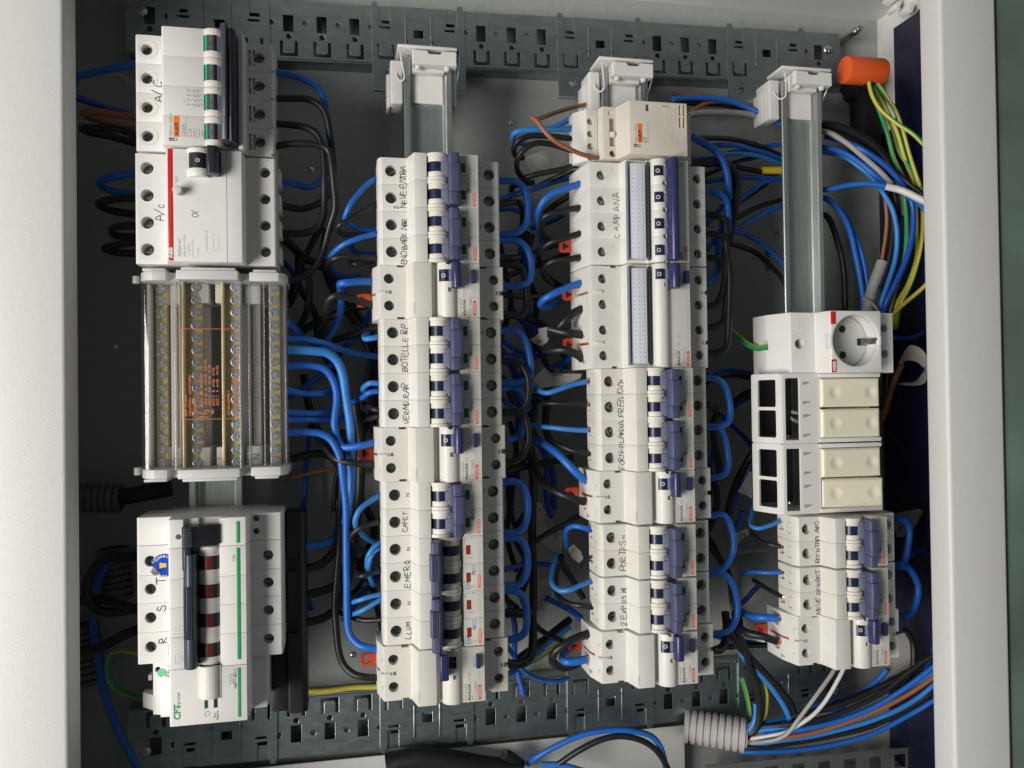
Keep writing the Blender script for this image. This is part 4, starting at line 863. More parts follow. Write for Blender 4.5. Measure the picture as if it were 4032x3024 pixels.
for u0, u1, w0, w1 in ((-19.9, -18.9, 41.2, 51.6), (18.9, 19.6, 41.2, 52.4), (23.8, 24.7, 41.2, 47.4), (33.2, 33.8, 45.0, 47.2), (37.2, 37.8, 45.0, 47.2), (46.0, 46.8, 14, 41)):
    part('cover_highlight', bx(u0, u1, -59.4, 59.4, w0, w1, .2), 'rim_highlight', t)  # whitish ribs on the cover edges, their haze imitates highlights
pr_ = part('warning_print', frame2d(-15.8, 18.2, -28.4, 28.6, .28), 'orange_ink', t, (0, 0, 52.75))
rnd = random.Random(5)
rows = [('EGP 10 mm2', -12.6), ('CAUTION - ACHTUNG', -10.0), ('125A 500V~', -7.4), ('polos  ein  einz.  min', -3.4), ('10□ 10   6   1,5÷10   2,5÷10', -.8), ('16□ 2   6.9   4÷16   6÷16', 1.6), ('25□ 2   8   4÷25   6÷25', 4.0), ('35□ 1   9   6÷35   10÷35', 6.4), ('IEC 60947-7-1', 10.0), ('UL EN 60999-1', 13.0), ('CUT OFF THE POWER', 16.2)]
for s, u in rows: part('lettering', text_mesh(s, 1.55, 1.15, .04), 'orange_ink', pr_, (u, -20 if u > -4 and u < 7 else -26, .02), rotw=math.pi / 2)
part('lettering', strokes([[(-6, -24), (-1, -25.4), (-2.6, -22.6), (3.6, -24)], [(3.6, -24), (1.6, -25)], [(3.6, -24), (2.4, -22.2)], [(-5, -26.4), (0, -27.2)]], .5, 'bolt'), 'orange_ink', pr_, (0, 0, .02))
scribble('S', -19.2, -56.5, 41.1 + EPS, t, 3.4, seed=61); scribble('T', 5, -56, 34.2 + EPS, t, 4.0, seed=62); scribble('N', 28.5, -55.5, 30.1 + EPS, t, 4.0, seed=63)

# ---------------------------------------------------------------- main breaker with surge protector
t = thing('main_breaker', 'main four-pole breaker with surge protector and a half-peeled blue sticker, bottom left', 'main breaker', (-150, 0, 0))
P = [(-44.2, 12), (-44.2, 45), (-43.2, 46), (-24, 46), (-22.6, 60.6), (-21.8, 61.4), (-13.8, 61.4), (-13.8, 57), (-5.6, 57), (-5.6, 54), (7.2, 54), (7.2, 61), (22.8, 61), (23.8, 46), (42.4, 46), (43.2, 45), (43.2, 12), (31, 10), (31, 1.2), (-31, 1.2), (-31, 10)]
HV = (-101.4, -118.9, -136.7, -154.9)
part('switch_section', body_mesh(P, [(-91.6, -74)], [(-16.6, -84.6, 61.4, 1.7, 5), (27.6, -77.4, 46, 2.0, 6), (27.6, -85.6, 46, 2.0, 6)], [], (), .4), 'cool_white', t)
part('breaker_section', body_mesh(P, [(-110.2, -91.7), (-127.8, -110.2), (-145.8, -127.8), (-165.4, -145.8)], [(-36.4, v, 46, 3.4, 7) for v in HV] + [(34.6, v, 46, 3.3, 9) for v in HV], [], (), .3), 'cool_white', t)
P2 = [(-38.6, 2), (-38.6, 30), (-37, 38), (-31.5, 40), (-31.5, 44), (-24, 44.6), (-22.6, 60.8), (-21.8, 61.6), (22.8, 61.2), (23.8, 42), (33.0, 42), (33.0, 2)]
part('surge_section', body_mesh(P2, [(-200, -165.5)], [(-33.6, -171.6, 40, 2.1, 6)], [(2.2 - 4.6, 4.4 - 4.6, -190.6, -184.8, 60.8, 63), (7.2 - 4.2, 9.6 - 4.2, -190.6, -184.8, 60.8, 63)], (), .4), 'cool_white', t)
part('side_wedge', pr([(-45, 24), (-45, 30), (-36, 38.6), (-36, 24)], -197.6, -188, .3), 'light_grey', t)
part('side_lug', bx(-41, -38.8, -180, -176.4, 26, 33, .4), 'light_grey', t)
part('status_window', bx(-2.3, -.3, -190.4, -185, 60.6, 61.2), 'green_window', t); part('status_window', bx(3.1, 5.3, -190.4, -185, 60.6, 61.2), 'dark_grip', t)
for v in HV: screw(t, -36.4, v, 42.6, 3.2); screw(t, 34.6, v, 38.4, 3.1)
screw(t, 27.6, -77.4, 42, 1.8); screw(t, 27.6, -85.6, 42, 1.8); screw(t, -33.6, -171.6, 37, 1.9)
part('switch_grip', pr([(-13.4, 57), (-13.4, 69), (-12, 71), (-7.6, 71), (-6.0, 69.6), (7, 63), (7, 57)], -90.2, -77.6, .4), 'dark_grip', t)
part('grip_ribs', join_boxes([(-12.6, -7.0, -81.0 - k * 1.5, -80.3 - k * 1.5, 70.6, 71.7) for k in range(6)], .15), 'slate', t)
part('link_bar', pr([(-13.4, 57), (-13.4, 68), (-12, 69.6), (-9.6, 69.6), (-8.6, 68), (-8.6, 57)], -104, -90.3, .4), 'dark_grip', t)
part('handle', pr([(-12.2, 57.2), (-12.2, 67)] + arc(-8.9, 67, 3.3, 180, 0, 8) + [(-5.6, 57.2)], -163.8, -94.5, .4), 'slate', t); part('handle_grip', pr([(-12.9, 60), (-12.9, 68)] + arc(-9.6, 68, 3.3, 180, 0, 8) + [(-6.2, 60)], -145.4, -113.8, .4), 'dark_grip', t)
part('handle_ridge', join_boxes([(-11.4 + k * 1.1, -11.0 + k * 1.1, -145, -114.2, 70.6, 71.5) for k in range(4)]), 'slate', t)
part('toggle_drum', cy((0.8, -164, 55), 'v', 7.2, 73.2, 36, bev=.5), 'drum_white', t); part('drum_flange', cy((0.8, -93.4, 55), 'v', 8.4, 2.2, 36, bev=.5), 'drum_white', t)
for v in HV:
    for a0, a1, m in ((170, 112, 'dark_grip'), (112, 72, 'maroon'), (72, 10, 'dark_grip')):
        part('drum_band', pr(arc(0.8, 55, 7.45, a0, a1, 6) + [(0.8, 55)], v - 4.2, v + 4.2), m, t)
part('slide_cover', pr([(-6.2, 61.7)] + arc(0.8, 57.4, 7.4, 160, 20, 10) + [(7.6, 61.7)], -184.4, -164.4, .5), 'drum_white', t)
for a, b in ((-90, -76.6), (-162, -93), (-197.6, -167)): part('green_stripe', bx(17.2, 19.2, a, b, 60.9, 61.35 if b > -100 or True else 0, .05), 'green_stripe', t)
part('pe_mark', cy((-30.6, -172, 44.2), 'w', 2.6, .35, 20), 'pale_green', t); text('PE', 3.2, -25.6, -175, 44.75, 'print_grey', t); part('print', frame2d(-31, -26.2, -176, -167.6), 'print_grey', t, (0, 0, 44.65))
text('CPT', 3.8, -16.4, -196, 61.6 + EPS, 'green_stripe', t, 1, .14); text('cirprotec', 2.0, -16.6, -189.4, 61.6 + EPS, 'green_stripe', t); text('4MPT-MINI', 1.9, 16.6, -180, 61.4 + EPS, 'print_grey', t, 1, .03); part('print', frame2d(12.6, 14.4, -173.4, -171), 'print_grey', t, (0, 0, 61.5 + EPS)); part('print', frame2d(12.6, 14.4, -176.6, -174.2), 'print_grey', t, (0, 0, 61.5 + EPS))
part('print', ring2d(1.5, .22), 'print_grey', t, (-.8, -193.8, 61.6 + EPS)); text('Red', 1.3, 4.0, -196.6, 61.6 + EPS, 'print_black', t); text('Replace', 1.3, 5.6, -198, 61.6 + EPS, 'print_black', t)
text('C40', 1.9, 16.4, -101.6, 61.1 + EPS, 'print_grey', t)
for k in range(4): part('print', strokes([[(-19.6, 0), (-18.2, 0)], [(-17.2, -.6), (-15.6, .6)], [(-14.8, 0), (-13.9, 0)]], .22, 'cptsym'), 'print_grey', t, (0, -146 + k * 2.2, 61.4 + EPS))
part('print', frame2d(-19, -16.8, -162, -156), 'print_faint', t, (0, 0, 61.4 + EPS)); text('GB/T', 1.3, -13.9 - .4, -161, 61.4 + EPS, 'print_faint', t); text('WARNING: see', .9, -25.6, -162, 46 + EPS, 'print_faint', t); text('instruction', .9, -24.6, -162, 46 + EPS, 'print_faint', t)
for s, v in (('T', -117), ('S', -134), ('R', -154)): scribble(s, -27.6, v + 1, 46 + EPS, t, 5.0, lw=.6, seed=70 + int(-v))
st = part('sticker', cached('stick', lambda: plate([[p for p in circ(0, 0, 7.2, 40) if not (p[0] < -1.2 and p[1] < -.4 and p[0] + p[1] < -5.2)]], .1)), 'sticker_blue', t, (-28.2, -104.4, 46.3), label='round blue warning sticker, half peeled')
part('sticker_symbol', cached('tri', lambda: plate([[(-2.2, -1.8), (-2.2, 1.8), (1.2, 1.2), (1.8, 1.6), (1.8, -1.6), (1.2, -1.0)]], .05)), 'yellow', st, (-.4, 0, .09))
for k, ch in enumerate('CONNECTION ORD'): 
    a = math.radians(150 - k * 14); part('lettering', text_mesh(ch, 1.5, 1, .04), 'print_white', st, (5.0 * math.cos(a), 5.0 * math.sin(a), .09), rotw=a - math.pi / 2 - .1)
for k, ch in enumerate('NEUTRAL CO'):
    a = math.radians(300 + 45 - k * 15 - 60); part('lettering', text_mesh(ch, 1.5, 1, .04), 'print_white', st, (6.2 * math.cos(a), 6.2 * math.sin(a), .09), rotw=a + math.pi / 2 - math.pi)
def peel():
    bm = bmesh.new(); n = 8; rows = []
    for i in range(n + 1):
        f = i / n; a = f * 2.2; rows.append((math.sin(a) * 2.6, (1 - math.cos(a)) * 2.6))
    vs = [[bm.verts.new((x * .75 - L * .5 , x * .75 + L * .5, z)) for L in (-4.2 + .35 * j, 4.2 - .35 * j)] for j, (x, z) in enumerate(rows)]
    for i in range(n): bm.faces.new((vs[i][0], vs[i][1], vs[i + 1][1], vs[i + 1][0]))
    bmesh.ops.solidify(bm, geom=bm.faces[:], thickness=.12); return fin(bm, 80)
part('peeled_corner', peel(), 'paper', st, (-4.2, -2.6, .1), rotw=math.pi)
solid('cable_duct', body_mesh([(-6, -10), (-6, 22), (-4, 25), (6, 25), (8.6, 22), (8.6, -10)], [(-212, -76)], [], [(-6.5, 2.6, -150.4 + 0, -141, 20, 26), (-6.5, 2.6, -116, -108, 20, 26)], (), .8), 'black_plastic', 'long black plastic block clipped against the side of the main breaker', 'terminal cover', (-103.4, 0, 8)) if False else None
t = thing('busbar_cover', 'long black plastic cover along the right side of the main breaker', 'cover', (-150, 0, 0))
part('shell', body_mesh([(43.6, -2), (43.6, 18), (45, 20), (54, 20), (57, 17), (57, -2)], [(-214, -78)], [], [(43, 51, -160, -150, 17, 22), (43, 51, -118, -108.6, 17, 22)], (), .8), 'black_plastic', t)
part('shell_foot', bx(33.4, 43.4, -214, -167, 0, 14, .8), 'black_plastic', t)

# ---------------------------------------------------------------- socket and rocker switches of the rightmost column
t = thing('modular_socket', 'grey modular power socket with a round recess on the rightmost rail', 'socket', (300, 34.8, 0))
P = [(-52, 4), (-52, 24), (-44.2, 46), (-24.4, 46), (-20.8, 59), (-19.6, 60), (20.4, 60), (21.4, 46), (40.6, 46), (41, 44), (41, 8), (31, 1.2), (-31, 1.2)]
part('body', body_mesh(P, [(-22.6, 22.6)], [(-37.2, -.6, 46, 3.7, 12), (33.2, 11, 46, 3.2, 8), (33.6, -8.2, 46, 3.2, 8), (0, .9, 60, 20.2, 19)], [(-22.8, -18, -4.6, 6.6, 55.4, 62), (18, 24, -4.6, 6.4, 55, 62), (-54, -46, -4, 3, 17, 26)], (), .5), 'cool_white', t)
part('recess_lining', cached('lining', lambda: plate([circ(0, 0, 20.4, 48), circ(0, 0, 19.3, 48)], 4.0, .3)), 'cool_white', t, (0, .9, 57.6))
part('socket_floor', cached('sfloor', lambda: plate([circ(0, 0, 19.4, 40), circ(-.5, 9.6, 2.7), circ(-.5, -9.8, 2.7)], 1.0)), 'light_grey', t, (0, .9, 43.4))
for v in (9.6, -9.8): part('pin_hole', cy((-.5, v + .9, 34), 'w', 2.75, 9.98, 20), 'hole_dark', t)
part('earth_contact', pr([(14.2, 44), (14.2, 45.6), (16.6, 50), (18.4, 58), (19.5, 58), (19.5, 44)], -1.4, 3.0, .3), 'steel', t); part('earth_contact', bx(-19.6, -17.0, -.6, 2.2, 44, 57, .3), 'steel', t)
part('contact_slot', bx(11.6, 19.3, -1.9, 3.5, 43.85, 44.1), 'hole_dark', t)
for v in (20.9, -18.6): part('guide_key', bx(-7, 3, v - 1.4, v + 1.4, 44, 53, .6), 'light_grey', t)
o = part('red_label', bx(-20.2, -16.4, 12.8, 22.0, 59.7, 60.3, .1), 'red_stripe', t); o = part('red_label', bx(-20.2, -16.4, -22.2, -12.8, 59.7, 60.3, .1), 'red_stripe', t); part('lettering', text_mesh('ABB', 2.5, 1.15, .2), 'print_white', o, (-17.1, -21.4, 60.36), rotw=math.pi / 2)
part('earth_symbol', emboss_ring(3.3, .4), 'cool_white', t, (-37.2, 10.6, 46)); part('earth_symbol', join_boxes([(-40.2, -37.6, 10.3, 10.9, 45.9, 46.3), (-37.6, -37.0, 7.9, 13.3, 45.9, 46.3), (-36.3, -35.7, 8.6, 12.6, 45.9, 46.3), (-35.0, -34.4, 9.4, 11.8, 45.9, 46.3)], .1), 'cool_white', t)
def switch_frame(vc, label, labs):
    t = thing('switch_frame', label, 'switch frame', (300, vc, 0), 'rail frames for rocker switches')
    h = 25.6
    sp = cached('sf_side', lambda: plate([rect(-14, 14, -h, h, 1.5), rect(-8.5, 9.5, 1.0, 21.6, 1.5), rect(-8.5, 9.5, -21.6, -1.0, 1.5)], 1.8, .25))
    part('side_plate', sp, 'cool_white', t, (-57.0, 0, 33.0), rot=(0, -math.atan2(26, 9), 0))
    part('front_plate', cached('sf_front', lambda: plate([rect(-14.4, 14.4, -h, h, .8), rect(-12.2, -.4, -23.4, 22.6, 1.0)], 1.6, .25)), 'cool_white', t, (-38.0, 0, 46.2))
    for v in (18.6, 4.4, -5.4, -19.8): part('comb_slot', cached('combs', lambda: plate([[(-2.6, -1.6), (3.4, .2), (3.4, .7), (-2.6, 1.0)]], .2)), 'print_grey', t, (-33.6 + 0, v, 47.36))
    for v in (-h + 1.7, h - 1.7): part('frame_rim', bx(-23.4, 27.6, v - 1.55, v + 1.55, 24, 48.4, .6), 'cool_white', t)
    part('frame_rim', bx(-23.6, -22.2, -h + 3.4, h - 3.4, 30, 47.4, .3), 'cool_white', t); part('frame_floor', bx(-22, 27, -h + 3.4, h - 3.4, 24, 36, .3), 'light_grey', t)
    part('shade_box', bx(-54, -25, -21.5, 21.5, 1.0, 13, 1.0), 'black_plastic', t)  # black box added so the frame openings look as dark as shade
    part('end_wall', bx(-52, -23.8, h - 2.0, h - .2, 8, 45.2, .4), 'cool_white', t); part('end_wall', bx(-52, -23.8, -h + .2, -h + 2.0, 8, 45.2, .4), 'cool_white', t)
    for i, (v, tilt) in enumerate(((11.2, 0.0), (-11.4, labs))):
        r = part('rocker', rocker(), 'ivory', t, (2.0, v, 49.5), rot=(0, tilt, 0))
def rocker():
    def f():
        bm = bmesh.new(); nx, ny = 60, 28; hu, hv = 24.2, 10.6; g = []
        def z(u, v):
            d = 0.0
            for cu in (-13.0, 16.5):
                r = math.hypot(u - cu, v) / 5.2
                if r < 1: d -= 1.0 * (1 - r * r) ** 1.6
            e = min(hu - abs(u), hv - abs(v))
            if e < 2.2: d -= 1.5 * (1 - max(e, 0) / 2.2) ** 2.2
            return d
        for i in range(nx + 1):
            g.append([bm.verts.new((-hu + 2 * hu * i / nx, -hv + 2 * hv * j / ny, z(-hu + 2 * hu * i / nx, -hv + 2 * hv * j / ny))) for j in range(ny + 1)])
        for i in range(nx):
            for j in range(ny): bm.faces.new((g[i][j], g[i + 1][j], g[i + 1][j + 1], g[i][j + 1]))
        edge = [g[i][0] for i in range(nx + 1)] + [g[nx][j] for j in range(1, ny + 1)] + [g[i][ny] for i in range(nx - 1, -1, -1)] + [g[0][j] for j in range(ny - 1, 0, -1)]
        low = [bm.verts.new((q.co.x, q.co.y, -9)) for q in edge]; n = len(edge)
        for k in range(n): bm.faces.new((edge[k], low[k], low[(k + 1) % n], edge[(k + 1) % n]))
        bm.faces.new(low); return fin(bm, 60)
    return cached('rocker', f)
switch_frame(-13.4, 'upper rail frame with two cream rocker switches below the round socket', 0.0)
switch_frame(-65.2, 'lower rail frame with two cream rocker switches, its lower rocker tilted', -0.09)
WIRES = [
    ('blue', 2.3, '', "thick blue wire looping from the topmost left breaker down to the red-striped switch", [(-111.9, 219.3, 25), (-101.3, 219.7, 22), (-88.8, 217.3, 18), (-81, 213.3, 15), (-76.8, 204.1, 12), (-75.3, 189, 8), (-75.1, 170.1, 8), (-76.7, 158, 8), (-81.1, 150.8, 10), (-88.3, 145.4, 14), (-97.3, 145.4, 20), (-108.5, 146.6, 25)]),
    ('black', 2.3, '', "black wire looping widest from the topmost left breaker to the red-striped switch", [(-112.1, 201.5, 25), (-100.1, 203.3, 22), (-88.1, 204, 20), (-81.7, 201, 20), (-76.7, 194.7, 20), (-74, 182.1, 18), (-72.8, 168.2, 15), (-72.2, 157.8, 12), (-73.9, 144.7, 10), (-78.3, 137.8, 10), (-85.5, 132.5, 14), (-94.6, 128.6, 20), (-108.6, 130, 25)]),
    ('black', 2.4, '', "black wire making the narrow inner loop beside the red-striped switch", [(-111.9, 184.4, 25), (-101.5, 184.7, 24), (-91.7, 183.7, 24), (-83.9, 180.4, 24), (-79.7, 174, 24), (-78.4, 161.6, 24), (-77.9, 147, 24), (-78.1, 132.8, 22), (-79.6, 121.7, 22), (-84.7, 114.2, 22), (-93.1, 111, 24), (-107.8, 110.7, 25)]),
    ('black', 2.3, '', "shiny black wire arching in front of the other loops beside the leftmost column", [(-111.8, 167, 28), (-106.8, 168.4, 30), (-94.2, 169.8, 32), (-82.3, 169.7, 32), (-76, 166.7, 32), (-72.6, 156, 32), (-71.4, 142, 30), (-71.4, 127.9, 28), (-73.9, 117.7, 24), (-77.9, 104.5, 20), (-82.9, 92.7, 19), (-89.5, 84.7, 18), (-98.6, 79.8, 20), (-108.2, 78.4, 24)]),
    ('blue', 1.9, '', "blue wire bending back from the side of NEVE ENTRA breaker", [(-42.3, 150.7, 25), (-47.7, 146.3, 28), (-55.1, 137, 32), (-61.6, 128.3, 34), (-64.2, 121.9, 30), (-61.7, 118.9, 20), (-55, 117.8, 10), (-41.4, 118.4, 5)]),
    ('black', 1.9, '', "black wire with a tight bend from the side of NEVE ENTRA breaker", [(-42.4, 132.5, 25), (-52.3, 125.9, 30), (-62.4, 118.9, 34), (-68.1, 115.1, 34), (-69.3, 112.7, 28), (-63.9, 112.2, 18), (-52, 114.1, 8), (-41.3, 115.5, 0)]),
    ('black', 3.2, '', "thick black cable slanting down behind the red-striped switch", [(-108.4, 110, 10), (-101.9, 107.5, 0), (-93.1, 101.1, -15), (-79.8, 95.1, -25)]),
    ('black', 3.4, '', "thick black cable hanging down just above the clear terminal box", [(-96.4, 99.4, -5), (-97.5, 88.6, -10), (-99.8, 79.3, -10), (-103.2, 71.4, -15), (-108.1, 65.7, -20)]),
    ('black', 2.3, '', "black cable curving down right of the clear terminal box top", [(-93.1, 91.8, -5), (-89.6, 80.7, -8), (-90.6, 68.6, -10), (-94.3, 57.4, -14), (-99.1, 49.2, -18)]),
    ('navy', 2.0, '', "dark blue wire running deep behind the black cables above the terminal box", [(-110.4, 101.7, -35), (-105.4, 96.2, -40), (-97, 82, -42), (-90.1, 69, -42), (-87, 58.5, -42), (-84, 46.4, -44)]),
    ('black', 3.0, '', "black cable rising to the right beneath the first residual current switch", [(-97.2, 48.2, -25), (-85.7, 54.6, -25), (-72.4, 60.5, -20), (-58.5, 64.2, -10), (-44.8, 66.9, -5)]),
    ('blue', 2.6, '', "blue wire from the first residual current switch of the second column, bent downwards", [(-45.6, 78.7, 25), (-55.1, 77.8, 31), (-63, 76.6, 34), (-66.9, 76.4, 33), (-68.3, 75.8, 28), (-68.1, 73.8, 18), (-67.6, 69.8, 8), (-68.3, 61.4, 2), (-71.4, 52.4, 0), (-76, 43.4, -2), (-81.5, 37.6, -8)]),
    ('black', 2.6, '', "black wire with a highlight from the first residual current switch of the second column", [(-44.3, 62, 25), (-53.1, 63.9, 28), (-63.1, 66.6, 32), (-71.5, 67.4, 34), (-75.8, 65.2, 31), (-77.1, 59.8, 24), (-78.6, 51.5, 10), (-81.2, 43.2, 0), (-82.3, 37.8, -10)]),
    ('blue', 2.0, '', "blue wire curling from the side of END BARR breaker", [(-42.1, 112.1, 25), (-52.6, 108.6, 30), (-64.1, 103.6, 30), (-71.3, 99.2, 25), (-75.1, 95.7, 15), (-74.6, 92.8, 5), (-71.1, 88.3, -5), (-64.3, 87.5, -15), (-54.1, 89.9, -25)]),
    ('black', 2.2, '', "dull black wire arching from the side of END BARR breaker", [(-41.9, 94.3, 25), (-54.9, 95, 28), (-65.6, 94.7, 30), (-72.8, 92.9, 28), (-76.6, 91.2, 15), (-75.5, 86.7, 0), (-70.5, 83.6, -10), (-58.2, 85.9, -20)]),
    ('black', 2.0, '', "short black wire bend just above the first residual current switch", [(-41.8, 96.7, 8), (-50.9, 94, 12), (-57.7, 92.3, 15), (-60.9, 93.2, 10), (-58.2, 97, 0), (-49, 99.5, -5)]),
    ('navy', 2.0, '', "dark blue wire stub behind the END BARR wires", [(-61, 111.8, -10), (-58.7, 107.3, -15), (-51.7, 105.5, -20), (-40.5, 106.2, -25)]),
    ('blue', 2.0, '', "blue wire leaving the right edge of the terminal box downwards", [(-103.9, 53.2, 10), (-98.7, 48, 2), (-94.2, 43.2, -10), (-87.2, 38.4, -20)]),
    ('blue', 2.3, '', "blue wire from the terminal box crossing to BOTELLE breaker", [(-102.7, 39, 30), (-91.1, 38.8, 26), (-80.6, 37.2, 22), (-72.2, 34.3, 15), (-62.7, 31.5, 5), (-51.3, 29.7, -5), (-41.2, 28.7, -10)]),
    ('lightblue', 3.1, '', "thickest light blue wire from the terminal box, bending straight down", [(-102.6, 31.6, 32), (-87.5, 31, 30), (-77.7, 29.6, 28), (-71.4, 24.6, 26), (-67.2, 14.4, 24), (-65.1, 1.2, 22), (-63.9, -9.9, 22), (-62.6, -24.7, 20), (-62.1, -39.6, 18), (-62.1, -54.8, 14), (-63.5, -69.8, 12), (-65.1, -81.5, 8), (-66.7, -89.6, 4)]),
    ('blue', 2.5, '', "blue wire from the terminal box down to the second residual current switch", [(-102.5, 21.3, 30), (-87.7, 21, 27), (-79.3, 18.8, 26), (-74.4, 12.9, 25), (-72, 4.9, 24), (-71.7, -3.9, 24), (-72.4, -12.6, 24), (-73.2, -19.9, 24), (-71.4, -28.7, 24), (-67.8, -33.8, 26), (-63.5, -34.5, 28), (-54.2, -33.2, 30), (-44.1, -31.1, 26)]),
    ('blue', 2.2, '', "blue wire sagging from the terminal box toward the vertical bundle", [(-102.7, 4.9, 30), (-92.9, 2.6, 24), (-82.5, 2.5, 20), (-75.5, 4.3, 12), (-69, 7.4, 0), (-63.7, 10.5, -10)]),
    ('navy', 2.2, '', "dark blue wire slanting up from the terminal box behind other wires", [(-75.7, 23.1, -12), (-81.7, 16.8, -8), (-90.3, 9.1, 2), (-97.1, 3.8, 12), (-103.3, -0.5, 22)]),
    ('blue', 2.2, '', "upper of two blue wires leaving the terminal box side by side", [(-102.8, -9.8, 30), (-91.7, -10.8, 24), (-81.2, -10.4, 18), (-72.7, -8.5, 8), (-63.1, -4.9, 0), (-53.9, -1.3, -10)]),
    ('blue', 2.3, '', "lower of two blue wires leaving the terminal box side by side", [(-102.9, -15.1, 30), (-88.3, -15.3, 22), (-75.7, -15.8, 12), (-67, -15.9, 0), (-51.6, -15.8, -15)]),
    ('blue', 2.5, '', "lowest blue wire of the terminal box, running down to the bottom residual switch", [(-103, -23.5, 30), (-89.5, -23.7, 28), (-81.8, -25, 28), (-76.2, -28.4, 28), (-72, -35, 28), (-69.3, -43.1, 27), (-68, -52.7, 26), (-67, -63.9, 24), (-66.1, -78.8, 22), (-65.9, -93.8, 20), (-66.2, -115.8, 20), (-66.2, -134.1, 20), (-66, -148.8, 20), (-65.6, -158.3, 20), (-63.5, -164.8, 21), (-58.5, -169.4, 24), (-52.8, -171.2, 26), (-45.6, -173.1, 25)]),
    ('black', 2.4, '', "black wire sweeping up to the second residual current switch", [(-89.2, -18.9, 0), (-86.1, -25.4, 8), (-81.5, -32.5, 16), (-76.4, -38.9, 22), (-70, -43.1, 27), (-60.1, -45.4, 29), (-44.7, -47.3, 25)]),
    ('black', 3.6, '', "thick black cable running down left of the second breaker column", [(-59.3, -4.2, 0), (-56.5, -21.1, 0), (-55.3, -36.4, 0), (-55.7, -51.9, -2), (-57.1, -75.2, -5), (-60.3, -98.6, -8), (-62, -114, -8), (-65.2, -129.2, -8), (-68.4, -144.8, -10)]),
    ('black', 2.4, '', "black wire beside the light blue one, bending to the bottom residual switch", [(-67.1, -23.6, -10), (-68.1, -44.3, -8), (-69.4, -67.2, -6), (-70.4, -89.2, 0), (-71, -105.6, 6), (-72.5, -119.3, 8), (-74, -139.7, 10), (-74.2, -150.3, 12), (-73.6, -162.7, 13), (-71.6, -176.4, 17), (-68, -184.2, 21), (-62.3, -189.1, 24), (-55.2, -191, 26), (-45.7, -192.7, 25)]),
    ('black', 3.0, '', "uppermost black cable leaving the black busbar cover", [(-95.1, -118.8, 10), (-86.3, -117.1, 8), (-79.1, -113.6, 5), (-73.2, -107.7, 2), (-70.9, -97.1, -2)]),
    ('black', 3.0, '', "middle black cable leaving the black busbar cover", [(-95.2, -136.9, 10), (-84.3, -135.4, 8), (-74.9, -133.3, 5), (-70.5, -130.2, 0), (-68.9, -120.5, -4)]),
    ('black', 3.0, '', "lowest black cable leaving the black busbar cover", [(-95.4, -155.7, 10), (-86, -155, 8), (-78, -152.4, 6), (-72.5, -148.2, 3), (-69.9, -141.3, -2)]),
    ('lightblue', 3.0, '', "dim blue cable leaving the top of the black busbar cover", [(-94.5, -103.7, 8), (-87, -103.6, 6), (-79, -102.9, 2), (-73.2, -99.6, -4), (-70.8, -90.4, -8), (-69.9, -75.3, -10)]),
    ('brown', 1.1, '', "thin orange-brown wire slanting behind the terminal box bottom", [(-110.1, -61.5, -40), (-91.4, -57.9, -42), (-74, -54.6, -45)]),
    ('black', 3.0, '', "black cable running level below the terminal box", [(-106.9, -45.6, -30), (-94.7, -43.7, -32), (-83.1, -42.6, -34), (-73.8, -46.2, -36)]),
    ('lightblue', 1.9, '', "light blue wire curving from CAFET breaker", [(-41.8, -67.3, 25), (-49.6, -71.1, 30), (-56.9, -76.8, 34), (-60.2, -83.4, 32), (-58.9, -89.8, 24), (-53.9, -97.5, 14), (-47, -104.1, 4), (-41.5, -108.3, -5)]),
    ('black', 1.9, '', "thin black wire with a sharp bend from CAFET breaker", [(-42.1, -86, 25), (-49.7, -87.2, 27), (-57.7, -89.9, 28), (-62.7, -95.4, 24), (-62, -101.6, 14), (-54.6, -109, 4), (-49.2, -113.5, -2)]),
    ('lightblue', 1.6, '', "upper of the paired blue wires into EMERG breaker", [(-42.1, -100.3, 25), (-47.8, -102.8, 28), (-51.4, -107.7, 28), (-52.1, -114.7, 22), (-51.2, -124.2, 12), (-48.8, -134.1, 2)]),
    ('lightblue', 1.6, '', "lower of the paired blue wires into EMERG breaker", [(-42, -103.1, 24), (-47.8, -106.6, 27), (-50.7, -112.5, 26), (-50.7, -123.4, 16), (-47.4, -134.5, 4)]),
    ('black', 1.9, '', "short black wire into EMERG breaker", [(-42.4, -119.3, 25), (-49.4, -121.1, 26), (-55.9, -122.5, 26), (-58.3, -122.9, 20), (-53.3, -123.5, 8), (-48.7, -123.9, 0)]),
    ('lightblue', 1.7, '', "upper blue wire of the forked pair into LLUM breaker", [(-42.3, -136, 25), (-50.3, -136.7, 26), (-58.2, -139.2, 24), (-64, -143, 16)]),
    ('lightblue', 1.7, '', "lower blue wire of the forked pair into LLUM breaker", [(-42.3, -138.9, 25), (-49.6, -142.6, 26), (-57.6, -146.9, 24), (-64, -151.7, 14)]),
    ('black', 1.9, '', "black wire into LLUM breaker, running level", [(-42.8, -153.4, 24), (-54, -154.1, 20), (-61.9, -153.7, 14), (-71.4, -152.4, 2)]),
    ('lightblue', 1.9, '', "short light blue wire bend at the side of BOTELLE breaker", [(-41.5, 41.4, 25), (-46.9, 39.6, 28), (-51.5, 38.8, 26), (-52.4, 41.7, 16), (-49.1, 44.3, 6)]),
    ('black', 2.6, '', "black cable crossing beneath the short BOTELLE wire", [(-41.7, 48.6, 10), (-54.9, 45.5, -5), (-74.1, 41.5, -20)]),
    ('lightblue', 1.9, '', "upper blue wire of the pair at VERMU breaker", [(-41.2, 8.1, 25), (-49.4, 9, 27), (-52.2, 6.9, 22), (-53.8, 1.8, 10), (-53.3, -2.8, 0)]),
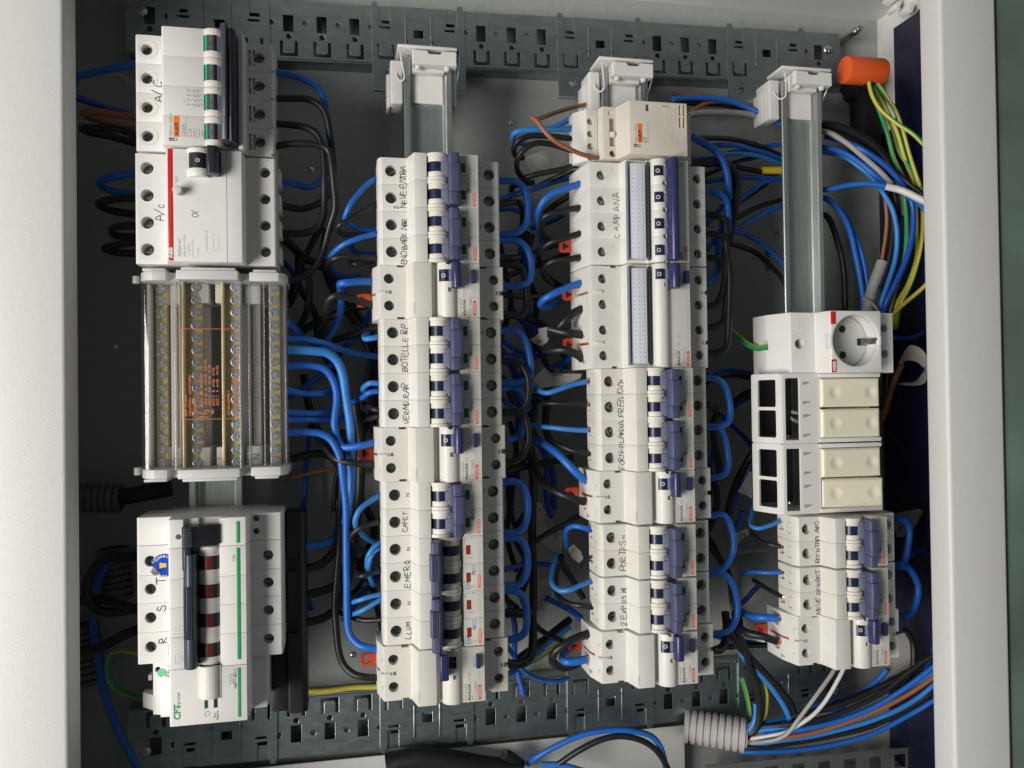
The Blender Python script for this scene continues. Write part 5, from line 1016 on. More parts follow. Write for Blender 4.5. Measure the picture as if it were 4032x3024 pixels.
    ('blue', 1.9, '', "lower blue wire of the pair at VERMU breaker", [(-41.5, 4.1, 25), (-49.4, 2.3, 27), (-52.9, -0.5, 20), (-57.9, -2.7, 8), (-63.9, -5.7, 0)]),
    ('black', 1.9, 'c', "black wire with bare copper at VERMU breaker, upper", [(-42.3, -9.8, 25), (-46.6, -9, 24), (-50, -7.6, 16), (-52.7, -5.1, 5)]),
    ('black', 1.9, 'c', "black wire with bare copper at VERMU breaker, lower", [(-42.3, -13.7, 25), (-47.2, -15, 20), (-51.5, -15.7, 12), (-53.5, -11.9, 4)]),
    ('yg', 2.2, '', "yellow and green earth wire lying level above the lower punched strip", [(-96.6, -213.4, -20), (-76.9, -213.9, -20), (-61.5, -213.8, -20), (-44.1, -214.2, -20)]),
    ('navy', 2.2, '', "dark blue wire slanting deep between the columns near BOTELLE", [(-45.9, 63, -20), (-54.5, 49.9, -35), (-64.9, 39.1, -45), (-74.8, 26.2, -50)]),
    ('navy', 2.0, '', "dark blue wire crossing deep below EMERG breaker", [(-47.6, -124.5, -10), (-54.5, -136.4, -20), (-61.5, -147.4, -25), (-65.5, -155.8, -28)]),
    ('black', 2.2, '', "black wire crossing the dark blue one below EMERG breaker", [(-50.9, -133.3, -5), (-56.2, -138, -10), (-62.3, -143.4, -15), (-68.5, -150.5, -20)]),
    ('blue', 2.4, '', "blue wire entering the topmost left breaker from behind the left frame", [(-198.7, 219.9, 22), (-213.2, 218.9, 15), (-230, 219.2, 5), (-240, 217.7, 0), (-243.8, 214.7, -6)]),
    ('navy', 2.4, '', "dark blue wire coming back below it behind the left frame", [(-242.6, 205.6, -5), (-235.4, 204.1, -10), (-227.3, 204.3, -20), (-212.8, 203.7, -30)]),
    ('grey', 2.0, '', "short grey wire end beside the topmost left breaker", [(-201.4, 210.8, 10), (-210.3, 217.9, 0), (-219.6, 224.1, -10)]),
    ('brown', 2.6, '', "dark brown wire loop left of the topmost breaker", [(-199.4, 187.1, 15), (-212.8, 190.1, 10), (-228.3, 193, 5), (-235.9, 193.8, 0), (-235.8, 193.7, -8), (-224.1, 192.6, -15), (-208.5, 189.7, -20)]),
    ('black', 2.6, '', "black wire loop just below the dark brown one", [(-199.8, 174.8, 15), (-212.8, 180.4, 10), (-228.4, 181.9, 5), (-236.9, 183.1, 0), (-235.4, 183.2, -8), (-223.9, 182.7, -14), (-207.6, 179.4, -18)]),
    ('blue', 2.6, '', "bright blue wire loop left of the red-striped switch", [(-199.2, 148, 22), (-208.2, 147.7, 18), (-219.2, 146.8, 12), (-225.3, 144.8, 5), (-223.2, 143.3, -3), (-214.8, 142.2, -8), (-206.8, 141.9, -10)]),
    ('black', 2.6, '', "upper black wire loop left of the red-striped switch", [(-198.9, 131.9, 22), (-211.9, 132.6, 15), (-222.2, 132.1, 8), (-226.4, 131.6, 2), (-223.8, 130.1, -5), (-215.4, 128.9, -10), (-207, 128.5, -12)]),
    ('black', 2.6, '', "middle black wire loop left of the red-striped switch", [(-198.6, 113.8, 22), (-210.2, 114.4, 15), (-217.7, 114, 6), (-218.2, 112.2, -5), (-206.2, 112.2, -10)]),
    ('black', 2.6, '', "lowest black wire loop left of the red-striped switch", [(-199.1, 103.6, 20), (-213.4, 103.1, 10), (-223.3, 101.5, 3), (-219.2, 100.6, -5), (-206.3, 100.7, -10)]),
    ('blue', 2.8, '', "long blue wire hanging down the dark left side past the main breaker", [(-206.2, -103.9, -5), (-221.6, -108.1, -18), (-232.4, -117.6, -28), (-238.3, -128.2, -32), (-240.8, -145.8, -32), (-240.9, -163, -30), (-237.6, -181.5, -28), (-232.3, -206, -25), (-224.3, -231.7, -25), (-215, -251.5, -25), (-208.1, -267.3, -25)]),
    ('black', 3.2, '', "black cable looping left of the main breaker, upper", [(-205.1, -106.1, 0), (-225.1, -107.2, -5), (-234.1, -115.2, -5), (-238.7, -126.5, -8), (-236.8, -138.7, -10), (-228.4, -144.2, -8), (-216, -143.4, -4), (-203.8, -140.1, 5)]),
    ('black', 3.0, '', "black cable closing the loop left of the main breaker", [(-247.3, -138, -15), (-232.8, -136.1, -12), (-221.9, -137.8, -5), (-204.2, -141, 5)]),
    ('black', 3.4, '', "black cable crossing the blue one left of the R pole", [(-247.3, -171.7, -18), (-230.8, -169, -12), (-217.5, -161.2, -5), (-203.6, -153.7, 8)]),
    ('yg', 1.7, '', "thin dim earth wire loop left of the surge protector", [(-205.6, -171.5, 0), (-218.2, -173, -12), (-225.9, -175.8, -15), (-227.7, -186.8, -15), (-223, -196, -12), (-214, -200.9, -8), (-198.7, -201.2, 5)]),
    ('black', 6.0, '', "thick black cable coming out of the dark conduit below the terminal box", [(-235.5, -70.3, -45), (-222.6, -70.4, -42), (-210, -68, -40), (-190.7, -65.1, -42)]),
    ('blue', 2.6, '', "blue bridge loop joining the NEVE ENTRA and END BARR breakers", [(41.8, 151.6, 25), (50.5, 152.5, 24), (57.6, 151.5, 22), (62.7, 147.2, 20), (65.2, 138.9, 20), (64.9, 129, 20), (62.7, 121.4, 20), (58, 116.3, 22), (50, 114.1, 24), (42.1, 113.9, 25)]),
    ('blue', 2.6, '', "blue bridge loop from END BARR breaker to the residual switch below", [(42.1, 109.4, 25), (56, 109.5, 23), (62.3, 106.3, 21), (66.2, 97.4, 20), (66.9, 87.5, 20), (64.4, 80.7, 21), (58.9, 77.8, 23), (52, 76.8, 24), (44.3, 77.2, 25)]),
    ('blue', 2.1, '', "blue wire crossing straight behind the first bridge loop", [(42.5, 138.5, 22), (53.9, 143.9, 15), (69, 150.7, 5), (85.6, 158.6, -5), (99.6, 163.9, -10), (110.2, 167.4, -15)]),
    ('black', 2.4, '', "black wire behind the first blue bridge loop", [(42.2, 135.1, 25), (53.6, 137.7, 20), (60.8, 138.5, 14), (63.8, 133.2, 8), (64.5, 124.3, 2), (63.5, 115.2, -4)]),
    ('navy', 2.0, '', "dark blue wire behind the first blue bridge loop", [(47.3, 137.1, 0), (58.9, 140.1, -10), (67.9, 138.5, -15), (75.3, 135.3, -20)]),
    ('blue', 2.5, 'c', "blue wire curving into the side of CAMPANA breaker", [(102.1, 150.9, 28), (92.1, 147.4, 30), (81.8, 142.9, 30), (74.6, 137.4, 28), (72.2, 131.2, 22), (74.8, 124.3, 12), (78.9, 117.8, 2), (83.9, 113.8, -8)]),
    ('lightblue', 2.1, '', "bright blue wire looping from the contactor", [(102.9, 192.7, 22), (90.4, 190.7, 26), (72.4, 188.5, 30), (59.8, 187.1, 30), (54.4, 185, 28), (53.9, 183.5, 22), (58.9, 184.6, 10), (70.7, 186.9, 0)]),
    ('black', 2.1, '', "upper black wire looping from the contactor", [(103.1, 185.1, 22), (88.8, 185.1, 25), (72.8, 184.2, 28), (62.7, 182.9, 28), (56.4, 180, 26), (54.6, 176.1, 22), (57.9, 173.6, 14), (65, 174.9, 5)]),
    ('black', 2.1, '', "middle black wire of the contactor, with the widest loop", [(103.2, 175, 22), (90.5, 177.7, 25), (77.8, 179.1, 28), (67.2, 177.6, 30), (60, 173, 28), (57, 167.4, 24), (57.8, 162.5, 18), (62.9, 159.8, 10), (70.3, 161, 0)]),
    ('black', 2.1, '', "lowest black wire of the contactor", [(103, 166.6, 22), (90.5, 162.6, 24), (73.8, 159.1, 22), (64.5, 156.5, 18), (62, 157.2, 10), (60.6, 156.4, 0)]),
    ('black', 2.0, '', "black wire slanting behind the lowest contactor wire", [(103.7, 167.1, 8), (93, 163.3, -2), (81.5, 158.8, -10), (71.5, 154.2, -14)]),
    ('brown', 1.6, '', "thin brown wire with a sharp kink in front of the contactor wires", [(109.7, 165.9, 43), (99.6, 166.6, 46), (90.8, 168.8, 48), (78.8, 173.7, 50), (70.7, 180.8, 50), (66.4, 187.2, 48), (63.9, 191.6, 44), (69.5, 194.7, 32), (84.8, 205, 15), (102.2, 215.4, 0), (119.3, 223, -10)]),
    ('blue', 2.1, '', "blue wire slanting up behind the contactor terminals", [(122.1, 220.1, -18), (111.9, 217.4, -25), (100.1, 211.6, -30), (93.5, 208.4, -34)]),
    ('black', 2.2, '', "short black wire stub with a hooked end below the contactor wires", [(58, 151.5, -5), (57.1, 153.3, 5), (61.5, 154.5, 8), (68, 154.8, 10), (72.3, 155.5, 10)]),
    ('black', 2.3, 'c', "first black wire entering the side of CAMPANA breaker", [(101.8, 133.7, 28), (92.4, 132.2, 28), (82.1, 129.4, 28), (76, 126.6, 25), (75.5, 123, 18), (79.2, 117.5, 8), (85.5, 114.9, 0)]),
    ('black', 2.3, 'c', "second black wire entering the side of CAMPANA breaker", [(101.7, 115, 28), (92.3, 112.5, 27), (81.1, 108.7, 24), (75.7, 104.6, 18), (75, 100.1, 10), (79.9, 96.7, 0)]),
    ('black', 2.3, 'c', "third black wire entering the side of CAMPANA breaker", [(101.1, 98, 28), (90.4, 95.9, 27), (80.9, 94.6, 24), (77.2, 91.3, 18), (79.6, 86.9, 8), (87.7, 82.2, 0)]),
    ('black', 2.4, '', "black wire slanting in the dark left of CAMPANA breaker", [(106.2, 152.8, -5), (96.1, 146.4, -15), (87.2, 139.7, -20)]),
    ('navy', 2.0, '', "dark blue wire behind the upper CAMPANA release tab", [(103.3, 139.9, -25), (94.7, 135.8, -28), (84, 131.4, -30), (78.8, 130.8, -32)]),
    ('navy', 2.0, '', "dark blue wire behind the lower CAMPANA release tab", [(111.4, 123, -25), (98.1, 116.9, -28), (85.5, 113.3, -30), (70.2, 107.9, -32), (54.2, 107.3, -30)]),
    ('black', 2.4, '', "black wire leaving END BARR breaker to the right, lower", [(42.5, 96.1, 25), (54.3, 97.3, 22), (60.7, 100.5, 16), (67.7, 107.9, 8), (72.3, 118.1, 0)]),
    ('black', 2.2, '', "black wire crossing low between END BARR and CAMPANA", [(50, 86.8, 0), (64, 92.5, -8), (78.8, 98, -14), (94, 104.6, -20), (111, 112.8, -24)]),
    ('blue', 2.6, 'c', "blue wire curving into the side of the four-pole residual switch", [(101.1, 79.2, 28), (93, 76.4, 29), (83.3, 72.5, 30), (76.1, 68.6, 28), (73.3, 65.1, 22), (77.4, 63.3, 12), (86.6, 66, 0), (97.3, 71.5, -10)]),
    ('black', 3.0, 'c', "thick black wire into the four-pole residual switch beside pen letter T", [(102, 60.7, 28), (95.2, 57.1, 29), (88.6, 51.4, 28), (84.1, 46.1, 22), (81.8, 42.5, 14)]),
    ('black', 3.0, 'c', "thick black wire into the four-pole residual switch beside pen letter S", [(102.3, 41.8, 28), (92.4, 43.1, 29), (84.8, 44.9, 26), (78.2, 46.9, 22)]),
    ('black', 3.0, 'c', "thick black wire into the four-pole residual switch beside pen letter R", [(102.2, 24.8, 28), (95.6, 28.7, 29), (87.4, 31.2, 28), (80.5, 31.1, 22), (77.5, 32, 15)]),
    ('lightblue', 1.9, 'c', "blue wire curving into the side of FRIGIDO breaker", [(105.8, 8.4, 25), (95.9, 6.5, 27), (83.6, 2.9, 28), (75.6, 0.9, 26), (69.9, 3.1, 18), (68.9, 9.1, 8), (69.9, 15.3, 0)]),
    ('black', 1.9, 'c', "black wire running level into FRIGIDO breaker", [(105.5, -8.2, 25), (92.2, -7.6, 24), (80.4, -7, 20), (73.8, -6.1, 12), (71.9, -1, 2)]),
    ('lightblue', 1.9, 'c', "light blue wire running level into FORN PLANXA breaker", [(105.8, -26.9, 25), (88.2, -25.8, 22), (77.7, -24.5, 16), (67.6, -23.1, 8)]),
    ('black', 1.9, 'c', "black wire slanting into FORN PLANXA breaker", [(107, -44.1, 25), (96, -41.4, 24), (87.3, -38.2, 18), (81.3, -34.8, 8)]),
    ('black', 2.2, '', "black wire running level from the first residual switch at its notch", [(44.7, 71.3, 20), (57.7, 71.5, 12), (72.2, 71.7, 5), (89.7, 75.2, -5)]),
    ('black', 2.6, '', "black bridge loop from END BARR breaker into the residual switch below", [(42.4, 92.1, 25), (50.5, 92.1, 24), (58.5, 90.5, 22), (61.7, 84.3, 20), (63.1, 76, 20), (63.2, 66.1, 20), (61.6, 58.9, 21), (58, 56.3, 22), (44.8, 57.2, 25)]),
    ('blue', 2.6, '', "blue bridge loop joining BOTELLE and VERMU breakers", [(42.6, 44.8, 25), (53.2, 45.4, 24), (59.4, 41.1, 22), (63.7, 32.1, 21), (65.1, 22.2, 21), (64.1, 13.1, 20), (59, 9, 22), (51, 7.8, 24), (42.5, 8.1, 25)]),
    ('black', 2.3, '', "black bridge loop joining BOTELLE and VERMU breakers", [(42.7, 22.9, 25), (52.9, 22.5, 24), (58.5, 19.6, 25), (61.5, 13, 26), (62, 1.5, 26), (60.2, -7.4, 25), (54.1, -12.1, 24), (43, -12.7, 25)]),
    ('black', 2.5, '', "black bridge loop from VERMU breaker to the second residual switch", [(42.6, -13.5, 25), (53.2, -13.5, 24), (59.8, -16.5, 24), (61.6, -24.7, 24), (62, -32.9, 24), (60.4, -38.6, 24), (56.9, -44.2, 24), (52.7, -47.3, 24), (45.4, -48.3, 25)]),
    ('blue', 2.3, '', "blue wire from VERMU breaker bending to the second residual switch", [(42.4, 3.8, 25), (52.6, 4.6, 20), (59.5, 0, 15), (61.3, -10.9, 12), (59.8, -21.7, 14), (57.6, -28.1, 18), (52.5, -31.5, 22), (45.3, -31.6, 25)]),
    ('navy', 2.0, '', "dark blue wire slanting behind BOTELLE bridge loop", [(47.7, 41, 0), (59.3, 35, -15), (69.4, 30.2, -25), (76.8, 23.2, -30)]),
    ('navy', 2.0, '', "dark blue wire running level behind BOTELLE bridge loop", [(49.8, 28.2, -10), (66.5, 29.5, -20), (86.2, 29.9, -30), (96.5, 32.4, -34)]),
    ('black', 2.4, '', "black cable slanting down past the paper flag marked S", [(70.9, 47.5, -18), (80.7, 37.1, -22), (89.3, 22.2, -28), (95.8, 15, -32)]),
    ('black', 2.8, '', "black cable feeding the thick wires of the four-pole switch", [(67.9, 57.6, -8), (78.9, 52.7, -6), (84.9, 48.1, 2)]),
    ('navy', 2.2, '', "dark blue cable slanting below pen letter R", [(106.7, 28.4, -10), (99.6, 23.5, -18), (89.6, 20.2, -22)]),
    ('black', 2.6, '', "black cable running down beside FRIGIDO paper flag", [(77.3, -2, -14), (76.3, -16, -18), (74.8, -26.7, -20), (80, -39.4, -24)]),
    ('black', 3.0, '', "black cable running down behind FORN PLANXA wires", [(88.2, -2.1, -25), (88.2, -16.5, -28), (88.5, -30.9, -28), (92.6, -39.2, -30)]),
    ('black', 2.4, '', "black cable slanting between VERMU breaker and the bundle", [(48.9, 13.8, -4), (55.1, 1.8, -10), (61.5, -9.6, -16)]),
    ('navy', 2.0, '', "dark blue wire curling low right of VERMU breaker", [(49.1, -4.1, -4), (57.6, -9.5, -10), (67.3, -13.2, -14), (75.5, -5.5, -18)]),
    ('black', 2.6, '', "black looped cable beneath the CAMPANA lower release tab", [(82.7, 96.7, -4), (81.7, 91.5, -4), (87.1, 86.9, -8), (97.6, 82.6, -14)]),
    ('blue', 2.7, '', "blue bridge loop from CAFET breaker to EMERG breaker", [(42.2, -62.3, 25), (51.7, -62.2, 24), (57.9, -66.3, 22), (61.5, -75.6, 21), (61, -87.9, 21), (57.5, -95.8, 22), (51.2, -98.4, 24), (42.2, -97.7, 25)]),
    ('blue', 2.7, '', "blue bridge loop from EMERG breaker to LLUM breaker", [(42.2, -101.9, 25), (53, -102.3, 23), (59.2, -108.3, 21), (61.5, -118.5, 20), (59.5, -128.8, 21), (53.3, -135.4, 23), (41.8, -135.2, 25)]),
    ('blue', 2.7, '', "blue bridge loop from LLUM breaker to the bottom residual switch", [(41.9, -138.3, 25), (52.4, -140.2, 23), (57.8, -145.9, 21), (60.2, -155.3, 20), (59.9, -164.3, 20), (56.4, -170.5, 22), (50.1, -173.6, 24), (44.1, -173.3, 25)]),
    ('blue', 2.9, 'c', "thick blue wire slanting into the residual switch above PORTES", [(102, -62.5, 28), (94.3, -55.4, 29), (88.5, -48.9, 26), (83.3, -42.6, 20), (78.5, -37.9, 12), (72.7, -34.6, 0)]),
    ('black', 2.9, 'c', "thick black wire into the residual switch above PORTES", [(102.2, -78.1, 28), (92.6, -75.1, 28), (83.5, -71.1, 24), (77.6, -67.1, 14), (74.9, -62.9, 4), (72.7, -51.7, -5), (71.4, -40.8, -10)]),
    ('blue', 1.9, 'c', "blue wire with a hooked bend into PORTES breaker", [(106.8, -99.1, 25), (101.1, -96.6, 27), (95.1, -95.5, 24), (92.7, -99.5, 14), (94.5, -108.3, 2), (98, -116.3, -8)]),
    ('black', 1.9, 'c', "short black wire with round copper end at PORTES breaker", [(106.1, -119.5, 25), (106, -123.3, 12), (106.8, -129.1, 0)]),
    ('lightblue', 1.9, 'c', "light blue wire bending up into EXPOSIT breaker", [(107, -135.8, 25), (98.5, -137.3, 28), (88.5, -139.6, 30), (82, -140.5, 26), (79.8, -137.2, 18), (82, -131.2, 8), (86.4, -124.9, -2), (90.1, -121.5, -10)]),
    ('black', 2.0, 'c', "black wire into EXPOSIT breaker from the dark", [(107.3, -154.7, 25), (99.1, -152.5, 25), (90.8, -152, 18), (85.7, -149.1, 8), (88.1, -140.1, -4), (91.1, -129.4, -10)]),
    ('black', 3.2, '', "thick black cable running down right of the second column bridge loops", [(68.4, -31.8, -6), (70.8, -46.7, -8), (72.8, -67.7, -10), (72.5, -88.8, -12), (71.7, -110.5, -12), (72.3, -132.2, -12), (72, -149.1, -10), (69.5, -168.9, -4), (67.9, -179.3, 4), (64.7, -188.4, 12), (59.5, -191.9, 18), (52.1, -192.4, 21), (43.6, -190, 24)]),
    ('navy', 2.4, '', "dark blue cable running down beside the paper flags", [(86.2, -42.1, -25), (87.5, -64.7, -28), (88.2, -82.7, -28), (91.2, -97.2, -28)]),
    ('black', 2.2, '', "black wire slanting across the large paper flag", [(113.6, -91.8, -15), (101.1, -97.6, -10), (85.3, -103.9, -5), (71.7, -110.8, -4)]),
    ('black', 2.6, '', "black cable crossing behind CAFET bridge loop", [(50.1, -56.7, -2), (62.8, -55.1, -8), (74.8, -53.8, -14), (91.7, -52.6, -20), (107.6, -49.8, -24)]),
    ('navy', 2.0, '', "dark blue wire crossing behind EMERG bridge loop", [(47.9, -129.2, 0), (58.6, -128.5, -6), (70.6, -128.7, -12), (88.2, -131.7, -18)]),
    ('black', 2.4, '', "black cable slanting right of the EXPOSIT blue wire", [(93.5, -123.4, -10), (98, -134.1, -14), (105.7, -147.3, -16), (112.8, -158.3, -16)]),
    ('navy', 2.4, '', "dark blue cable below the EXPOSIT paper flag", [(82.7, -155.4, -12), (95, -163, -18), (110.7, -173.9, -22), (116.7, -182, -24)]),
    ('black', 3.0, 'c', "thick black wire looping out of the bottom residual switch of the third column", [(103.1, -172.6, 28), (94.2, -174.6, 29), (85.4, -178.1, 30), (79.1, -182.7, 28), (77.1, -189.5, 24), (82, -196.9, 16), (91, -201.9, 8), (99.4, -203.9, 0), (106.7, -204.6, -10)]),
    ('blue', 2.9, 'c', "thick blue wire with shiny copper end at the bottom residual switch", [(101.5, -190.5, 28), (94.2, -191.2, 28), (86.3, -191.8, 26), (87.6, -192.6, 14), (95.1, -191.6, 0), (103.3, -192.2, -10)]),
    ('black', 3.0, '', "black cable slanting up to the right beneath LLUM bridge loop", [(57.6, -200.4, -10), (74.1, -194.3, -20), (90.4, -187.8, -30), (108.1, -180.9, -40)]),
    ('black', 2.2, '', "thin black cable crossing that slanting one", [(69.2, -170.6, -5), (81.2, -182, -15), (100.1, -194.2, -25)]),
    ('lightblue', 2.2, '', "light blue wire slanting low beside the second column foot", [(50.3, -211.2, -12), (64.2, -210, -25), (80.2, -203.7, -35), (97.1, -195.3, -42), (109.7, -188.1, -46)]),
    ('blue', 2.0, '', "blue wire running beside it, just above", [(60.1, -205.3, -18), (75.4, -204, -34), (93.8, -195.6, -44), (108.9, -188.2, -50)]),
    ('yg', 2.0, '', "yellow-green wire slanting low beneath the blue pair", [(53.2, -210.8, -22), (67.9, -212.8, -34), (81.8, -210.7, -42), (96.6, -203.9, -48), (107.3, -198, -52)]),
    ('blue', 1.8, '', "thin blue wire sagging over the lower punched strip", [(47.3, -182.5, 10), (53, -191.8, 0), (59.3, -202.2, -10), (69.3, -214.1, -20), (82, -223.1, -28), (94, -226.3, -32), (105.5, -226.4, -38)]),
    ('black', 3.4, '', "short thick black cable pair right of LLUM breaker", [(43.9, -158.1, 12), (51.5, -159.1, 10), (61.7, -160.8, 6), (68.3, -159.8, 0)]),
    ('black', 2.2, '', "thin black wire slanting above that thick pair", [(45.3, -146.7, 10), (51.4, -153.2, 2), (58.2, -159.4, -6)]),
    ('blue', 2.3, '', "blue wire arching over the white plate below the lower strip", [(72.5, -291.8, -40), (77.4, -284.9, -34), (94.8, -274.1, -28), (114.7, -266.4, -24), (136.6, -264.3, -22), (155.7, -266.2, -20), (168.5, -271.9, -20), (175.5, -281.4, -20), (178.9, -293.9, -20), (179.4, -304.8, -20)]),
    ('black', 2.4, '', "black wire arching beneath the blue one over the white plate", [(91.9, -293.8, -34), (110.9, -278.9, -26), (128, -270.8, -22), (144.3, -268.9, -20), (157.7, -272.1, -18), (169, -279.9, -18), (176, -288.7, -18), (182.3, -301.5, -18)]),
    ('black', 9.0, '', "fat black sheathed cable lying at the bottom edge", [(-37.6, -283.5, -44), (-15.3, -280.3, -42), (11.1, -283.5, -40), (37.7, -290.6, -38), (64.6, -295.9, -36)]),  # black shape stands for a cable bundle and the shadow with it
    ('black', 4.5, '', "short black capped cable end above the fat black cable", [(52.1, -279.7, -34), (59.3, -284.6, -36), (66.5, -291.6, -38)]),
    ('lightblue', 2.4, '', "blue wire end lying at the very bottom edge", [(82.2, -290.8, -34), (98.4, -292.5, -32), (118.8, -298.9, -30)]),
    ('blue', 2.34, '', "blue wire arching above the contactor to the rightmost rail", [(194.7, 235.1, -20), (207.4, 237.8, -22), (226.8, 239.6, -25), (241.9, 239, -25), (255.6, 234.5, -22), (265.6, 228.9, -18), (271.5, 224.3, -14), (286.7, 217.4, -14)]),
    ('black', 3.06, '', "black cable lying under the blue arch above the contactor", [(198.1, 235.4, -28), (219.9, 238.4, -32), (242.2, 240.1, -36), (262.8, 237.4, -36), (282.6, 230.6, -34)]),
    ('brown', 1.8, '', "brown wire arching beside the blue one near the rightmost bracket", [(212.6, 228.1, -24), (226.1, 235.9, -28), (239.3, 239.4, -30), (255.6, 238.8, -30), (269, 236.4, -28), (277.1, 232.8, -24)]),
    ('brown', 1.62, '', "thin brown wire above the blue arch", [(200.7, 244.6, -34), (216.7, 246, -36), (232, 244.8, -36)]),
    ('grey', 2.52, '', "grey cable arching right of the contactor", [(194.7, 212.5, 4), (202.3, 216.1, 0), (215.2, 220, -5), (234.3, 223.3, -10), (251.8, 224.8, -15), (266.6, 225.4, -20), (293.1, 221.4, -25)]),
    ('blue', 2.7, '', "thick blue wire from the contactor bending down", [(190.3, 190.6, 25), (200.3, 187.2, 22), (211.4, 182.2, 20), (216.9, 175.5, 20), (220.4, 164.3, 20), (222.4, 156.1, 18), (226.8, 148.5, 10)]),
    ('blue', 2.07, '', "blue wire fanning right, second below the black arch", [(219.1, 193.2, -2), (238.2, 195.4, -5), (252.7, 195.8, -10), (273.1, 194.9, -18), (293.6, 192.1, -25)]),
    ('black', 2.07, '', "black wire fanning right at the top of the fan", [(201.2, 194.6, 10), (224.1, 198.7, 0), (243.8, 200.8, -8), (261.5, 200.5, -15), (280.5, 197.8, -22), (295.3, 195, -28)]),
    ('lightblue', 1.8, '', "pale blue wire fanning right from the contactor foot", [(193.6, 176.3, 18), (209.5, 180.7, 10), (233.6, 186.4, 0), (252.5, 189.6, -8), (269.4, 190.6, -15), (293.5, 188.3, -25)]),
    ('blue', 1.8, '', "blue wire rising to the right of the fan", [(239.2, 192.5, -15), (257.9, 196.6, -18), (275.4, 201.4, -22), (293.8, 204.6, -25)]),
    ('black', 3.78, '', "fat black cable bending down right of CAMPANA breaker", [(188.9, 170.7, 22), (205.6, 173.8, 18), (218.9, 175.5, 14), (228.9, 172.6, 10), (233.6, 164.4, 8), (233.9, 154.6, 8), (231.7, 141.1, 8), (229.5, 128, 6), (229.4, 118, 2)]),
    ('black', 1.8, '', "thin black wire rising between the fan wires", [(205, 164.8, 15), (221.2, 172.8, 5), (242.5, 183.3, -10), (261.9, 190.3, -20), (278, 194.8, -25)]),
    ('black', 2.07, '', "black wire meeting the yellow cable marker", [(246.5, 181.2, -15), (263.7, 180.4, -20), (281.9, 179.7, -25), (295.6, 183.4, -28)]),
    ('navy', 1.98, '', "dark blue wire running level below the yellow cable marker", [(204.4, 159.9, 15), (223, 165.2, 5), (248.2, 171.5, -10), (270.7, 174, -18), (293.7, 174.9, -25)]),
    ('blue', 2.07, '', "blue wire rising to the right under the yellow cable marker", [(244.9, 153.4, -10), (260.7, 163, -15), (273.8, 171.2, -20), (294.4, 178, -26)]),
    ('black', 1.8, '', "black wire hugging the underside of that rising blue wire", [(246.4, 151.1, -14), (263.4, 162, -20), (278, 171.1, -24)]),
    ('black', 1.98, '', "black wire rising gently toward the rightmost rail", [(242.6, 138.3, -10), (260.4, 147.1, -15), (278.6, 154.5, -20), (293.9, 159.3, -24)]),
    ('blue', 1.98, '', "blue wire rising below the gently rising black one", [(236.5, 126, -8), (248.6, 133.1, -12), (266.5, 142.1, -17), (284.8, 150.4, -22), (294.4, 154.3, -25)]),
    ('blue', 1.98, '', "blue wire falling across the printed cabinet marking", [(238.5, 127.8, -10), (255.6, 127, -18), (273.5, 121.3, -25), (288.5, 111.9, -30), (299, 103.8, -32)]),
    ('black', 2.07, '', "black wire falling to the right below the printed marking", [(236.8, 117.7, -10), (249.8, 116.5, -15), (265.5, 113, -22), (280, 105.7, -28), (294.6, 94, -32), (300.8, 82.8, -34)]),
    ('blue', 2.7, '', "thick blue wire from CAMPANA breaker, right side", [(199, 149.6, 25), (208, 149.7, 24), (215.4, 147, 22), (220.5, 140.6, 20), (221, 131.9, 20), (223.2, 122.6, 14)]),
    ('black', 2.34, '', "black wire from CAMPANA breaker, right side, upper", [(199.1, 133.2, 25), (209.5, 132, 24), (215, 129.1, 24), (217.8, 122.7, 22), (219.1, 114.4, 20), (220.4, 106, 18)]),
    ('black', 2.34, '', "black wire from CAMPANA breaker, right side, middle", [(199.4, 117.9, 25), (211.1, 117.6, 24), (216.2, 115, 23), (217.9, 107, 22), (218.2, 96.6, 22)]),
    ('black', 2.34, '', "black wire from CAMPANA breaker, right side, lower", [(199.7, 100, 25), (210.8, 99.4, 24), (217.2, 95.5, 23), (218.9, 85.3, 22), (219.2, 72.2, 22)]),
    ('black', 2.43, '', "black wire bending into the four-pole residual switch, right side, upper", [(199.7, 63.5, 25), (207.4, 65.2, 24), (212.1, 71.2, 24), (215.1, 81.8, 23), (216.8, 95, 22), (217.6, 109.3, 20)]),
    ('black', 2.43, '', "black wire bending into the four-pole residual switch, right side, middle", [(199.7, 47.6, 25), (208.9, 49.2, 24), (214.3, 54.1, 23), (216.9, 67.2, 22), (217.8, 82, 22), (218.3, 98.8, 20)]),
    ('black', 2.61, '', "black wire bending into the four-pole residual switch, right side, lower", [(199.8, 28.2, 25), (209.5, 29.4, 24), (215.3, 34.1, 24), (217.8, 47.1, 24), (218.8, 68.7, 24), (218.8, 90.4, 24), (218.4, 105.5, 22)]),
    ('blue', 2.7, '', "thick blue wire bending into the four-pole residual switch, right side", [(199.6, 80.3, 25), (208.7, 86.5, 20), (214.5, 94.3, 15), (217.5, 102.2, 10), (220.7, 119.8, 2)]),
    ('navy', 2.16, '', "dark blue wire behind the CAMPANA right side wires", [(207.1, 128.3, 10), (217.2, 137, 4), (226, 145.4, 0)]),
    ('navy', 2.16, '', "dark blue wire lower behind the CAMPANA right side wires", [(208.2, 109.3, 8), (216.8, 116.8, 2), (224.7, 125.9, -2), (227.8, 134.5, -4)]),
    ('blue', 2.43, '', "blue bridge loop joining FRIGIDO and FORN PLANXA breakers", [(196.9, 10.1, 25), (207.3, 9.1, 24), (214.6, 3.9, 22), (218.9, -5.7, 21), (219.6, -16.1, 21), (216.9, -23, 22), (210.3, -25.8, 24), (196.9, -26.3, 25)]),
